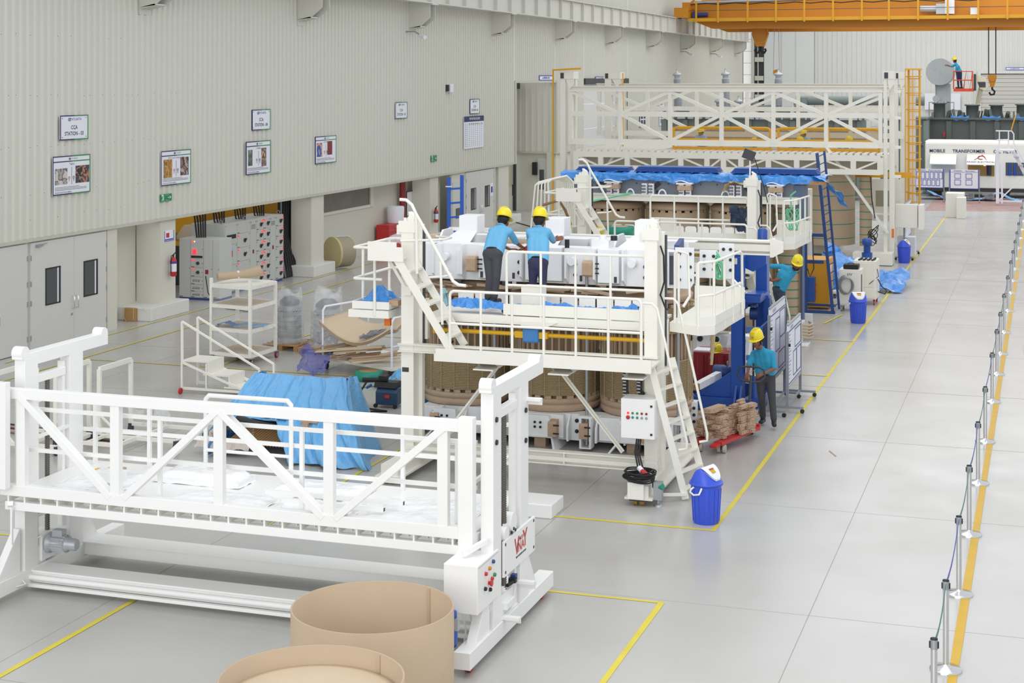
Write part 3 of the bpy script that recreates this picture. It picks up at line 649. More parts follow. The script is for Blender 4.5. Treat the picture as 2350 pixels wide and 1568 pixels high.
r = OB('hand_tool', MB().box(-11.3, -11.12, 17.3, 17.38, 1.36, 1.42).box(-11.14, -11.0, 17.28, 17.4, 1.36, 1.44), shaftY, label='small yellow and brown tool on the left end of the white deck', cat='tool', bev=.01)
OB('tool_head', MB().box(-11.0, -10.9, 17.27, 17.41, 1.355, 1.45), press, r)
# white beam lying on the floor beyond the right mast
OB('steel_beam', MB().box(-7.9, -6.72, 21.86, 22.45, .0, .2), white, bev=.015, label='short white box beam lying on the floor right of the white platform', cat='beam')
# ================================================================ KRAFT CYLINDERS
def kraft_cyl(x, y, r, h, label, disc=False):
    t = .018
    prof = [(r, 0), (r, h), (r-t, h), (r-t, .02)]
    o = OB('kraft_cylinder', MB().lathe((x, y, 0), prof, 128, close=False), kraft, label=label, cat='cylinder')
    OB('overlap_seam', MB().box(x+.3, x+.33, y+math.sqrt((r-t)**2-.09)-.02, y+math.sqrt((r-t)**2-.09)-.008, .1, h-.01), kraft, o)
    if disc: OB('inner_ring', MB().lathe((x, y, 0), [(r-.06, .1), (r-.06, h-.16), (r-.12, h-.155), (.01, h-.15)], 128, close=False), kraft2, o)
    return o
kraft_cyl(-6.37, 14.66, .81, 1.05, 'tall brown kraft cylinder at the bottom, right and larger one, open and empty')
kraft_cyl(-5.92, 12.33, .79, 1.22, 'brown kraft cylinder cut by the bottom picture edge with a pale inner disc', True)
# ================================================================ STANCHIONS WITH BELTS
def stanchion(y, i):
    x = -1.03
    r = TH('barrier_post', SL[i], 'barrier post', (x, y, 0), 'barrier posts along the yellow walkway line')
    OB('base', MB().lathe((x, y, 0), [(.17, 0), (.17, .02), (.16, .03), (.05, .05), (.035, .07)], 40), steel, r)
    OB('tube', MB().cyl((x, y, .05), (x, y, .86), .032, 24), steel, r)
    c = OB('belt_head', MB().lathe((x, y, .86), [(.036, 0), (.036, .09)], 24), galv, r); OB('head_cap', MB().lathe((x, y, .95), [(.036, 0), (.034, .012), (.01, .016)], 24).box(x-.045, x-.035, y-.012, y+.012, .87, .93).box(x+.035, x+.045, y-.012, y+.012, .87, .93), black, c)
    return r
ys = [15.75, 17.62, 20.25, 22.95, 25.9, 28.9, 32.5, 35.56, 38.2, 41.45, 45.3, 49.1, 52.05, 55.3, 58.5, 62.2, 66, 69.8, 73.9]
SL = ['polished barrier post whose head only shows at the bottom edge'] + ['polished steel barrier post, number %s from the bottom edge along the walkway line' % w_ for w_ in 'second third fourth fifth sixth seventh eighth ninth tenth eleventh twelfth thirteenth fourteenth fifteenth sixteenth seventeenth eighteenth nineteenth'.split()]
SL = [s_.replace('number ', 'the ') for s_ in SL]
for i, y in enumerate(ys): stanchion(y, i)
for i, (a, b) in enumerate(zip(ys, ys[1:])):
    m_ = (mat('belt_green', '2F7A6A', .5), mat('belt_blue', '3B46A8', .5))[i % 2]
    pts = [V((-1.03, a+(b-a)*t, .915-.10*math.sin(math.pi*t)*(1 if i < 5 else .6))) for t in [k/8 for k in range(9)]]
    bb = MB()
    for p, q in zip(pts, pts[1:]): bb.bar(p+V((0, .0, 0)), q, .004, .045)
    OB('barrier_belt', bb, m_, label='%s barrier belt strung between the %s and %s posts from the bottom edge' % (('green', 'blue')[i % 2], 'first second third fourth fifth sixth seventh eighth ninth tenth eleventh twelfth thirteenth fourteenth fifteenth sixteenth seventeenth eighteenth'.split()[i], 'second third fourth fifth sixth seventh eighth ninth tenth eleventh twelfth thirteenth fourteenth fifteenth sixteenth seventeenth eighteenth nineteenth'.split()[i]), cat='barrier belt', group='belts of the barrier posts')
r = OB('floor_board', MB().box(-.45, .3, 38.6, 39.9, 0, .03), mat('sign_grey', '8C8C88', .6), label='grey rectangle on the floor at the right picture edge beyond the barrier', cat='floor mat')
OB('yellow_border', MB().box(-.52, -.45, 38.5, 40.0, 0, .032).box(-.45, .35, 38.5, 38.6, 0, .032), cageY, r)
# ================================================================ CREAM GANTRY PLATFORM (built once, copied for the bay behind)
g2 = TH('gantry_platform', 'cream gantry platform with stairs, the nearer of its pair, two workers on it', 'work platform', (-7.7, 24, 0), 'cream gantry work platforms around the transformer cores')
for k, (x0, x1) in enumerate(((-9.81, -9.60), (-5.82, -5.62))):
    p = MB().box(x0, x1, 23.72, 23.98, .3, 4.0).box(x0-.04, x1+.03, 23.70, 23.74, 3.84, 4.02).box(x1, x1+.06, 23.95, 24.06, .3, 3.95).box(x0, x1, 24.0, 24.05, .3, 3.95)
    o = OB('post', p, cream, g2, bev=.004)
    OB('head_bracket', MB().prism([(x0+.02, 4.0), (x1, 4.0), (x1-.03, 4.1), (x1-.12, 4.16), (x0+.1, 4.1)], 'y', 23.8, 23.95).box(x0-.09, x0, 23.75, 23.95, 3.8, 3.95).cyl((x0+.05, 23.76, 4.0), (x0+.05, 23.76, 4.07), .025, 10).cyl((x1-.03, 23.76, 4.0), (x1-.03, 23.76, 4.05), .02, 10), cream, g2)
    OB('rack', MB().box(x1+.06, x1+.085, 23.97, 24.03, 1.9, 3.9), dark, g2)
    fb = OB('base_beam', MB().box(x0-.02, x1+.05, 22.95, 25.9, .12, .3).box(x0-.1, x1+.12, 22.9, 26, .10, .13).box(x0-.02, x1+.02, 23.6, 24.1, .3, .34), cream2, g2)
    for yy in (23.0, 25.7):
        cw = OB('caster', MB().cyl((x0+.02, yy, .05), (x0+.08, yy, .05), .05, 14).cyl((x0+.12, yy, .05), (x0+.18, yy, .05), .05, 14), mat('caster_tread', '9B7A33', .5) if yy < 24 else black, g2)
        OB('caster_frame', MB().box(x0-.03, x0+.24, yy-.09, yy+.09, .08, .11), dark, cw)
OB('jack_leg', MB().box(-5.5, -5.38, 22.98, 23.1, .1, .36).cyl((-5.44, 23.04, .02), (-5.44, 23.04, .2), .03, 12).lathe((-5.44, 23.04, 0), [(.08, 0), (.07, .02), (.03, .04)], 14), galv, g2)
OB('jack_motor', MB().cyl((-5.5, 23.05, .27), (-5.36, 23.0, .3), .045, 12), green, g2)
OB('sill_beam', MB().ibeam((-9.8, 23.78, .42), (-5.6, 23.78, .42), .14, .2, .02).box(-9.8, -5.6, 23.7, 23.72, .38, .44).box(-7.85, -7.83, 23.7, 23.84, .34, .5).box(-7.1, -7.08, 23.7, 23.84, .34, .5), cream2, g2)
for a, b in (((-8.1, 1.9), (-9.15, .55)), ((-7.28, 1.9), (-6.17, .58))):
    OB('brace', MB().bar((a[0], 23.75, a[1]), (b[0], 23.75, b[1]), .02, .1, up=(0, 1, .01)).bar((a[0], 23.78, a[1]), (b[0], 23.78, b[1]), .06, .02, up=(0, 1, .01)), cream2, g2)
OB('walkway_beam', MB().ibeam((-9.85, 23.74, 2.0), (-5.6, 23.74, 2.0), .16, .13, .018), cream2, g2)
OB('walkway_deck', MB().box(-8.95, -5.55, 23.05, 23.68, 2.0, 2.03), cream2, g2)
OB('toe_board', MB().box(-8.95, -5.55, 23.03, 23.06, 1.94, 2.13).box(-8.98, -8.95, 23.03, 23.65, 1.94, 2.05), cream, g2)

for x in (-8.35, -7.15, -6.0):
    bk = MB(); bk.prism([(23.06, 1.99), (23.65, 1.99), (23.65, 1.86), (23.4, 1.82)], 'x', x, x+.02).prism([(23.06, 1.99), (23.65, 1.99), (23.65, 1.86), (23.4, 1.82)], 'x', x+.3, x+.32).box(x, x+.32, 23.06, 23.65, 1.83, 1.85)
    OB('walkway_bracket', bk, cream2, g2)
def rail(x0, x1, y, z0, zs, n, par=g2, r=.024, name='guard_rail', pn='baluster', bend=True, m=cream):
    b = MB()
    top = zs[0]
    if bend: b.tube([(x0, y, z0), (x0, y, top-.06), (x0+.02, y, top-.02), (x0+.06, y, top), (x1-.06, y, top), (x1-.02, y, top-.02), (x1, y, top-.06), (x1, y, z0)], r, 8)
    else: b.tube([(x0, y, top), (x1, y, top)], r, 8)
    for z in zs[1:]: b.tube([(x0, y, z), (x1, y, z)], r*.85, 8)
    o = OB(name, b, m, par)
    for k in range(1, n):
        x = x0+(x1-x0)*k/n; OB(pn, MB().tube([(x, y, z0), (x, y, top)], r*.9, 8), m, par)
    return o
rail(-8.75, -5.72, 23.12, 2.02, (3.02, 2.52), 6)
# upper deck between the posts
OB('upper_deck', MB().box(-9.45, -5.72, 24.1, 25.15, 2.48, 2.52), cream2, g2)
OB('deck_fascia', MB().box(-9.45, -5.72, 24.06, 24.1, 2.4, 2.53), cream, g2)
OB('deck_toe_board', MB().box(-8.2, -5.85, 24.06, 24.08, 2.55, 2.72), cream, g2)
rail(-8.15, -5.88, 24.08, 2.53, (3.55, 3.02), 4)
fp = MB(); x = -9.3
cab = []
for k in range(12):
    x = -9.35+k*.30; z0, z1 = 2.52, 2.76
    c = .05; P = [(x, z0), (x+.27, z0), (x+.27, z1-c), (x+.25, z1-.012), (x+.22, z1), (x+c, z1), (x+.02, z1-.012), (x, z1-c)]
    OB('deck_flap', MB().prism(P, 'y', 25.1, 25.12), white, g2)
OB('lift_drive', MB().box(-7.95, -7.62, 24.2, 24.5, 2.56, 2.99), cream, g2, bev=.01)
cbm = MB()
for k in range(3): cbm.tube([(-9.3+i*.3, 24.02, 2.37+.02*math.sin(i*1.7+k)) for i in range(12)], .008, 6)
OB('wiring', cbm, dark, g2)
OB('wiring', MB().tube([(-9.25, 24.0, 2.1), (-9.3, 23.95, 2.3), (-9.2, 23.95, 2.42), (-9.05, 23.95, 2.4), (-8.9, 24, 2.36)], .018, 8).tube([(-9.3, 24.0, 2.2), (-9.15, 23.9, 2.05), (-9.0, 23.95, 2.1)], .018, 8), black, g2)
OB('drive_shaft', MB().cyl((-9.35, 24.15, 2.24), (-7.95, 24.15, 2.24), .034, 14).cyl((-7.55, 24.15, 2.24), (-5.8, 24.15, 2.24), .034, 14).box(-9.42, -9.3, 24.1, 24.2, 2.19, 2.29).box(-8.02, -7.88, 24.09, 24.21, 2.19, 2.29).box(-7.62, -7.48, 24.09, 24.21, 2.19, 2.29), shaftY, g2, label='yellow drive shaft with joints')
gb = OB('shaft_gearbox', MB().box(-7.88, -7.62, 24.05, 24.25, 2.12, 2.36), mat('gear_blue', '3F7FC0', .4), g2, bev=.03)
OB('gearbox_hood', MB().prism([(-7.9, 2.37), (-7.5, 2.37), (-7.3, 2.46), (-7.9, 2.46)], 'y', 24.03, 24.25), cream2, gb)
OB('deck_end_plate', MB().box(-9.56, -9.47, 24.0, 24.1, 2.1, 2.75).box(-5.6, -5.52, 24.0, 24.1, 1.75, 2.6), cream2, g2, bev=.01)
# stairs between walkway and upper landing
st = MB()
for yy in (23.32, 23.92): st.bar((-9.72, yy, 3.46), (-8.80, yy, 2.05), .03, .12, up=(0, 1, .01) if False else (1, 0, .6))
OB('stair_stringers', st, cream, g2)
for k in range(5):
    t = (k+.8)/5.6; x = -9.72+.92*t; z = 3.46-1.41*t
    OB('stair_tread', MB().box(x-.09, x+.09, 23.34, 23.9, z-.015, z+.015), cream2, g2)
q = [wy(px, py, 23.32) for px, py in ((918, 458), (932, 459), (945, 470), (955, 492), (987, 548), (1028, 625), (1040, 646), (1052, 654), (1069, 656))]
OB('stair_handrail', MB().tube(q, .026, 10).tube([wy(955, 494, 23.32), wy(957, 628, 23.32)], .024, 8).tube([wy(1011, 600, 23.32), wy(1015, 745, 23.32)], .022, 8), cream, g2)
# upper landing at the left post
OB('landing', MB().box(-10.2, -9.72, 23.3, 24.1, 3.42, 3.5).box(-10.2, -9.6, 23.28, 23.32, 3.42, 3.64).box(-10.2, -9.72, 23.28, 23.31, 3.6, 3.72), cream, g2)
OB('landing_strut', MB().bar((-9.98, 23.6, 3.42), (-9.7, 23.7, 2.9), .05, .04).box(-9.75, -9.62, 23.66, 23.7, 2.84, 2.98), cream2, g2)
OB('landing_guard', MB().tube([(-9.75, 23.55, 3.72), (-9.3, 23.6, 3.74), (-9.1, 23.8, 3.74), (-9.1, 24.1, 3.74), (-9.4, 24.2, 3.74)], .02, 8).tube([(-9.3, 23.6, 3.15), (-9.1, 23.8, 3.15), (-9.1, 24.1, 3.15)], .018, 8), cream, g2)
# lower left side platform with tray
OB('side_platform', MB().box(-10.68, -9.98, 23.6, 25.2, 2.46, 2.58), cream, g2, bev=.005)
OB('side_toe_board', MB().box(-10.6, -9.98, 23.62, 23.64, 2.6, 2.72).box(-10.62, -10.6, 23.62, 25.2, 2.6, 2.72).box(-10.0, -9.98, 23.62, 25.2, 2.6, 2.68), cream, g2)
lg = MB(); Z1, Z2 = 3.58, 3.08
for z in (Z1, Z2): lg.tube([(-10.1, 23.62, z), (-10.56, 23.62, z), (-10.6, 23.66, z), (-10.6, 25.1, z), (-10.55, 25.2, z), (-10.2, 25.2, z)], .024, 8)
OB('side_guard_rail', lg, cream, g2)
for x, y in ((-10.22, 23.6), (-10.6, 24.0), (-10.6, 25.1)): OB('baluster', MB().tube([(x, y, 2.5), (x, y, Z1)], .024, 8), cream, g2)
OB('orange_clamp', MB().box(-10.18, -10.08, 23.9, 23.96, 2.3, 2.44), mat('clamp_orange', 'E87820', .4), g2)
# right side platform
rp = MB(); poly = [(-5.50, 24.05), (-4.98, 23.75), (-4.78, 23.95), (-4.68, 25.9), (-5.5, 25.9)]
rp.prism(poly, 'z', 2.42, 2.56)
OB('right_platform', rp, cream2, g2)
OB('right_toe_board', MB().bar((-4.98, 23.76, 2.63), (-4.78, 23.97, 2.63), .015, .14).bar((-4.78, 23.97, 2.63), (-4.68, 25.9, 2.63), .015, .14).bar((-5.5, 25.88, 2.7), (-4.68, 25.9, 2.7), .015, .4), cream, g2)
for z in (3.52, 3.02): OB('right_guard_rail', MB().tube([(-5.04, 23.85, 2.5 if z > 3.4 else z), (-5.02, 23.8, z-.04), (-4.98, 23.78, z), (-4.8, 23.98, z), (-4.68, 25.5, z), (-4.66, 25.55, z-.04), (-4.66, 25.6, 2.5 if z > 3.4 else z-.05)], .022, 8), cream, g2)
for x, y in ((-4.8, 23.98), (-4.76, 24.6), (-4.72, 25.1), (-5.0, 23.78)): OB('baluster', MB().tube([(x, y, 2.45), (x, y, 3.52)], .021, 8), cream, g2)
for z in (3.52,): OB('right_gate', MB().tube([(-5.42, 24.05, 2.5), (-5.42, 24.05, 3.62), (-5.38, 24.05, 3.66), (-5.25, 24.2, 3.6), (-5.22, 24.2, 2.95), (-5.3, 24.1, 2.8)], .022, 8).tube([(-5.36, 24.05, 2.45), (-5.36, 24.05, 3.62)], .02, 8), cream, g2)
# front ladder with handrails
lt, lb = V((-5.62, 23.3, 2.04)), V((-5.12, 23.45, 0.03)); off = V((.18, .62, 0))
ld = OB('ladder', MB().bar(lt, lb, .03, .10, up=(1, 0, .3)).bar(lt+off, lb+off, .03, .10, up=(1, 0, .3)), cream, g2)
for k in range(8):
    t = (k+.6)/8.2; c = lt+(lb-lt)*t; OB('ladder_tread', MB().hexa([c+V((-.05, 0, -.012)), c+V((.06, 0, -.012)), c+off+V((.06, 0, -.012)), c+off+V((-.05, 0, -.012)), c+V((-.05, 0, .012)), c+V((.06, 0, .012)), c+off+V((.06, 0, .012)), c+off+V((-.05, 0, .012))]), cream2, ld)
for o_ in (V((.1, 0, 0)), off+V((.1, 0, 0))):
    a = lt+(lb-lt)*.05+o_; b = lt+(lb-lt)*.62+o_; up_ = V((.12, 0, .1))
    OB('ladder_handrail', MB().tube([a+V((-.25, 0, 1.0)), a+V((-.1, 0, 1.0)), a+V((-.03, 0, .93)), a+up_+V((-.02, 0, .3)), b+up_, b+V((.12, 0, 0)), b+V((0, 0, -.03))], .02, 8), cream, ld)
OB('ladder_foot', MB().bar((-5.5, 23.2, .12), (-5.1, 23.45, .1), .04, .04), cream2, ld)
# control cabinet
K = OB('control_cabinet', MB().box(-6.05, -5.54, 23.2, 23.55, .93, 1.52), white, g2, bev=.008)
cols = [(ledr, 'red'), (inkg, 'green'), (inkg, 'green'), (dred, 'dark red'), (dred, 'dark red')]
for i, (m_, nm) in enumerate(cols):
    x = -5.94+i*.07; OB('indicator', MB().lathe((x, 23.2, 1.31), [(.018, 0), (.018, -.012), (.01, -.02)], 12, axis='y'), m_, K, label=nm+' indicator')
    OB('selector', MB().lathe((x, 23.2, 1.245), [(.02 if i else .028, 0), (.018 if i else .03, -.014), (.01, -.02)], 12, axis='y'), red if i == 0 else (green, galv)[i > 2], K)
OB('cabinet_lock', MB().box(-5.6, -5.57, 23.19, 23.2, 1.41, 1.44).box(-5.6, -5.57, 23.19, 23.2, .99, 1.02), black, K)
for k in range(2):
    dx = .22*k; pts = [(-6.06+dx, 23.7, 1.95), (-6.1+dx, 23.68, 1.8), (-6.1+dx, 23.66, 1.55), (-6.03+dx, 23.62, 1.32 if k == 0 else 1.5)]
    bq = MB()
    for a, b in zip(pts, pts[1:]): bq.bar(a, b, .085, .03, up=(0, 1, 0))
    n = 12
    for i in range(n):
        z = 1.93-i*.05; bq.box(-6.1+dx-.03 if i > 2 else -6.08+dx-.03, -6.1+dx+.02, 23.62, 23.64, z, z+.02, 1)
    OB('cable_chain', bq, [black, galv], g2)
hz = MB()
for k in range(3): hz.tube([(-5.85+.03*k, 23.4, .93), (-5.86+.03*k, 23.3, .7), (-5.78+.04*k, 23.2, .45), (-5.72+.03*k, 23.2, .3), (-5.6+.03*k, 23.2, .18+.05*k), (-5.55+.02*k, 23.2, .5-.06*k)][:(6 if k < 2 else 4)], .013, 8)
OB('cabinet_cables', hz, black, g2)
OB('floor_plate_label', MB().box(-9.79, -9.68, 23.715, 23.72, 1.61, 1.68), dark, g2, label='dark maker plate')
OB('hanging_cable', MB().tube([(-5.6, 23.85, 3.75), (-5.55, 23.85, 3.6), (-5.54, 23.85, 3.2), (-5.6, 23.85, 3.0), (-5.52, 23.85, 2.8), (-5.48, 23.85, 2.78)], .014, 8), black, g2)
# copy for the bay behind
g3 = dup(g2, V((-7.7, 24, 0))+V((-.62, 12.25, .03)), 0, 'cream gantry work platform before the cardboard-wrapped coils, the farther and emptier of its pair', skip=('floor_plate_label',))
# things on the near gantry
r = OB('cable_coil', MB(), black) if False else None
b = MB()
for k in range(9):
    rx, ry = .2+.012*(k % 4), .2+.01*(k % 3); z = .37+.016*k+.01*math.sin(k)
    b.tube([(-5.72+.015*math.cos(k)+rx*math.cos(a), 23.02+ry*math.sin(a), z+.01*math.sin(a*2+k)) for a in [i*math.pi/12 for i in range(24)]], .011, 6, closed=True)
r = OB('cable_coil', b, black, label='coil of black power cable with a red plug lying on the gantry base', cat='cable')
OB('plug', MB().cyl((-5.72, 23.0, .55), (-5.66, 22.94, .52), .04, 14), paper, r, label='white plug collar'); OB('plug_body', MB().cyl((-5.66, 22.94, .52), (-5.58, 22.88, .48), .035, 14, r2=.045), red, r, label='red plug body')
OB('foot_block', MB().box(-5.86, -5.62, 22.85, 23.1, .12, .36), cream, g2)
def crumple(name, fn, nu, nv, m, label, cat, amp=.03, sc=5, parent=None, thick=0):
    b = MB()
    def f(u, v):
        p = V(fn(u, v)); k = noise.noise_vector(p*sc)*amp+noise.noise_vector(p*sc*2.7)*amp*.5; return p+k
    b.sheet(f, nu, nv)
    o = OB(name, b, m, parent, label=label, cat=cat)
    if thick: s_ = o.modifiers.new('s', 'SOLIDIFY'); s_.thickness = thick
    return o
crumple('plastic_sheet', lambda u, v: (-9.15+3.1*u, 24.16+.22*v+.03*math.sin(9*u), 2.62+.11*math.sin(math.pi*v)+.03*math.sin(u*14)*math.sin(3*v)-.04*u*(1-u)), 220, 22, tarp2, 'rumpled blue plastic sheet along the near platform deck before the workers', 'plastic sheet', .035, 9)
def fbag(u, v):
    a = u*2*math.pi; rr = (.30*(1-v)**.8+.02)*(1+.22*math.sin(5*a)); return (-10.28+rr*math.cos(a)*1.15, 24.0+rr*math.sin(a)*.8, 2.62+.30*v**.9)
crumple('plastic_bag', fbag, 60, 16, tarp2, 'blue plastic bag standing on the left side platform tray', 'plastic bag', .03, 9)
crumple('cloth_rag', lambda u, v: (-9.38+.16*u, 24.2+.1*v, 2.62+.3*math.sin(math.pi*v)*(.6+.4*math.sin(3*u))), 20, 14, mat('cloth_aqua', '9CC4CC', .8), 'pale aqua rag bundled behind the stairs of the near gantry', 'rag', .05, 12)
r = OB('wood_offcut', MB().box(-10.02, -9.86, 23.7, 23.95, 2.66, 2.74), wood, label='small wood offcut in the left side tray beside the blue bag', cat='wood block')
crumple('clear_bag', lambda u, v: (-10.4+.45*u, 24.3+.3*v, 3.58+.16*math.sin(math.pi*u)*math.sin(math.pi*v)), 20, 12, film, 'clear plastic lump resting on the upper left landing', 'plastic bag', .04, 8)
# ================================================================ TRANSFORMER ACTIVE PART, NEAR BAY
T = TH('transformer_core', 'transformer core with three brown rope-wound coils between white clamps', 'transformer core', (-8.1, 27.0, 0))
CX3 = [-9.88, -8.22, -6.58]; CY, R3 = 27.0, .80
def coil(cx, par, r=R3, z0=.58, z1=2.62):
    c = OB('coil', MB().lathe((cx, CY, 0), [(r-.12, z0+.2), (r-.12, z1-.1)], 40), strip, par)
    OB('end_ring', MB().lathe((cx, CY, 0), [(r-.03, z0), (r, z0+.03), (r, z0+.115), (r-.02, z0+.12), (r-.02, z0+.13), (r, z0+.135), (r, z0+.22), (r-.05, z0+.225)], 64), press, c)
    OB('end_ring', MB().lathe((cx, CY, 0), [(r-.06, z1-.13), (r-.02, z1-.12), (r, z1-.02), (r-.02, z1), (r-.1, z1+.01), (r-.1, z1+.1), (r-.2, z1+.12)], 64), press, c)
    n = 26
    for (za, zb) in ((z0+.225, z0+.275), (z1-.2, z1-.14)):
        sp = MB()
        for k in range(n):
            a = 2*math.pi*k/n; d = V((math.cos(a), math.sin(a), 0)); t = V((-d.y, d.x, 0))*.05
            sp.hexa([V((cx, CY, za))+d*(r-.1)-t, V((cx, CY, za))+d*(r-.01)-t, V((cx, CY, za))+d*(r-.01)+t, V((cx, CY, za))+d*(r-.1)+t, V((cx, CY, zb))+d*(r-.1)-t, V((cx, CY, zb))+d*(r-.01)-t, V((cx, CY, zb))+d*(r-.01)+t, V((cx, CY, zb))+d*(r-.1)+t])
        OB('spacer_ring', sp, press, c)
    for (za, zb) in ((z0+.275, 1.52), (1.98, z1-.2)):
        pr = []; z = za
        while z < zb-.02: pr += [(r-.035, z), (r-.01, z+.006), (r-.01, z+.019), (r-.035, z+.025)]; z += .0275
        pr.append((r-.035, zb)); OB('winding', MB().lathe((cx, CY, 0), pr, 72, close=False), rope, c)
    vs = MB(); cd = MB()
    for k in range(40):
        a = 2*math.pi*(k+.3)/40; d = V((math.cos(a), math.sin(a), 0)); t = V((-d.y, d.x, 0)); b0 = V((cx, CY, 0))+d*(r-.07)
        vs.bar(b0+V((0, 0, 1.5)), b0+V((0, 0, 2.0)), .05, .03, up=t)
        if k % 2 == 0: e = V((cx, CY, 0))+d*(r-.002); cd.tube([e+V((0, 0, z0+.2)), e+V((0, 0, z1-.15))], .007, 5)
    OB('spacer_strips', vs, press, c); OB('binding_cords', cd, rope2, c)
    return c
for cx in CX3: coil(cx, T)
# tied ends on the middle and left coils
tz = MB()
for k in range(90):
    cx = CX3[k % 3]; a = random.uniform(-2.6, -.5); z = random.uniform(.9, 1.45); p = V((cx+R3*math.cos(a), CY+R3*math.sin(a), z))
    tz.tube([p, p+V((random.uniform(-.02, .02), -.02, random.uniform(-.03, .03)))], .006, 4)
OB('tied_ends', tz, rope2, T)
def clamp_frame(zc0, zc1, yf, top=True):
    f = OB('clamp', MB().box(-10.42, -6.0, yf, yf+.05, zc0, zc1).box(-10.42, -5.9, yf, yf+.3, zc1-.02, zc1).box(-10.42, -5.9, yf+.01, yf+.3, zc0, zc0+.02), clampw, T, bev=.006)
    for x in (-10.15, -9.62, -9.05, -8.55, -7.75, -7.25, -6.75, -6.1):
        OB('clamp_rib', MB().prism([(yf, zc0), (yf-.02, zc0), (yf-.22, zc0+.12), (yf-.22, zc1), (yf, zc1)] if top else [(yf, zc0+.02), (yf-.2, zc0+.02), (yf-.2, zc1-.2), (yf-.03, zc1), (yf, zc1)], 'x', x, x+.03), clampw, f)
    for x in ((-10.4, -10.0), (-9.35, -9.08), (-8.5, -7.8), (-7.22, -6.8)): OB('clamp_box', MB().prism([(yf-.14, zc0+.06), (yf, zc0+.02), (yf, zc1), (yf-.14, zc1)], 'x', x[0]+.03, x[1]-.02), clampw, f, bev=.006)
    if top:
        for x in (-9.95, -7.65, -6.6):
            OB('nozzle', MB().cyl((x, yf-.02, zc0+.4), (x, yf-.16, zc0+.4), .07, 16), clampw, f); OB('small_plate', MB().box(x+.2, x+.36, yf-.06, yf-.01, zc0+.1, zc0+.5), clampw, f)
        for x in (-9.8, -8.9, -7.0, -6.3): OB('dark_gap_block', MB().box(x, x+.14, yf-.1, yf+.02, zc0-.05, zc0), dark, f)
    bo = MB(); lb = MB()
    for x in (-10.3, -10.12, -9.15, -8.62, -7.62, -6.95, -6.4, -6.2):
        for z in (zc0+.16, zc0+.34): bo.lathe((x, yf-.0 if x not in (-9.15,) else yf-.14, z), [(.035, 0), (.035, -.02), (.02, -.04)], 10, axis='y')
    OB('bolt_heads', bo, bolt, f)
    for x in (-9.9, -9.28, -8.7, -8.15, -7.5, -6.9): lb.box(x, x+.045, yf-.152, yf-.142, zc0+.07, zc0+.17)
    if top: OB('stencilled_marks', lb, dark, f)
    return f
cf = clamp_frame(2.80, 3.42, 26.15); clamp_frame(2.80, 3.42, 27.75)
cl = clamp_frame(.12, .57, 26.25, False); clamp_frame(.12, .57, 27.8, False)
for (x, w_) in ((-9.5, 0), (-7.42, 0), (-6.28, 0)):
    OB('wood_lead_block', MB().prism([(25.86, 3.0), (25.9, 2.97), (26.1, 2.95), (26.1, 3.22), (25.94, 3.24), (25.86, 3.2)], 'x', x, x+.17), wood, T)
    bq = MB()
    for k in range(3): bq.cyl((x+.17, 25.98, 3.02+.08*k), (x+.26, 25.98, 3.02+.08*k), .012, 8)
    OB('studs', bq, bolt, T)
for x in (-10.2, -9.0, -8.05, -7.5, -6.42):
    OB('wood_lead_block', MB().prism([(25.95, .22), (26.12, .18), (26.12, .5), (25.98, .48), (25.95, .44)], 'x', x, x+.15), wood, T)
    OB('studs', MB().cyl((x+.1, 25.94, .28), (x+.2, 25.94, .28), .014, 8).cyl((x+.1, 25.94, .42), (x+.2, 25.94, .42), .014, 8), bolt, T)
# feet and jacks
for x in (-9.95, -8.25, -6.62):
    ft = OB('core_foot', MB().hexa([(x-.38, 25.8, 0), (x-.34, 25.8, 0), (x-.2, 26.1, .2), (x-.24, 26.1, .2), (x-.38, 26.5, 0), (x-.34, 26.5, 0), (x-.2, 26.5, .2), (x-.24, 26.5, .2)]).hexa([(x+.34, 25.8, 0), (x+.38, 25.8, 0), (x+.24, 26.1, .2), (x+.2, 26.1, .2), (x+.34, 26.5, 0), (x+.38, 26.5, 0), (x+.24, 26.5, .2), (x+.2, 26.5, .2)]).box(x-.26, x+.26, 26.0, 26.5, .19, .22).box(x-.2, x+.2, 26.02, 26.06, .22, .56).box(x-.22, x-.18, 25.98, 26.3, .22, .5).box(x+.18, x+.22, 25.98, 26.3, .22, .5), clampw, T)
    OB('foot_packing', MB().box(x-.1, x+.1, 26.15, 26.35, .0, .19), press, ft)
    bq = MB()
    for a in (-.05, .05):
        for z in (.36, .44): bq.lathe((x+a, 26.02, z), [(.022, 0), (.022, -.02), (.01, -.03)], 8, axis='y')
    for a in (-.1, 0, .1): bq.ball((x+a, 26.05, .235), .028, 8)
    OB('foot_bolts', bq, bolt, ft)
for x in (-9.05, -7.4, -5.82):
    OB('tie_rod', MB().cyl((x, 26.08, .1), (x, 26.08, 3.1), .026, 12), galv, T)
    OB('tie_rod_shoe', MB().box(x-.1, x+.1, 25.98, 26.2, .05, .07).box(x-.1, x-.07, 25.98, 26.2, .05, .58).box(x+.07, x+.1, 25.98, 26.2, .05, .58).box(x-.12, x+.12, 25.98, 26.2, .56, .6), clampw, T)
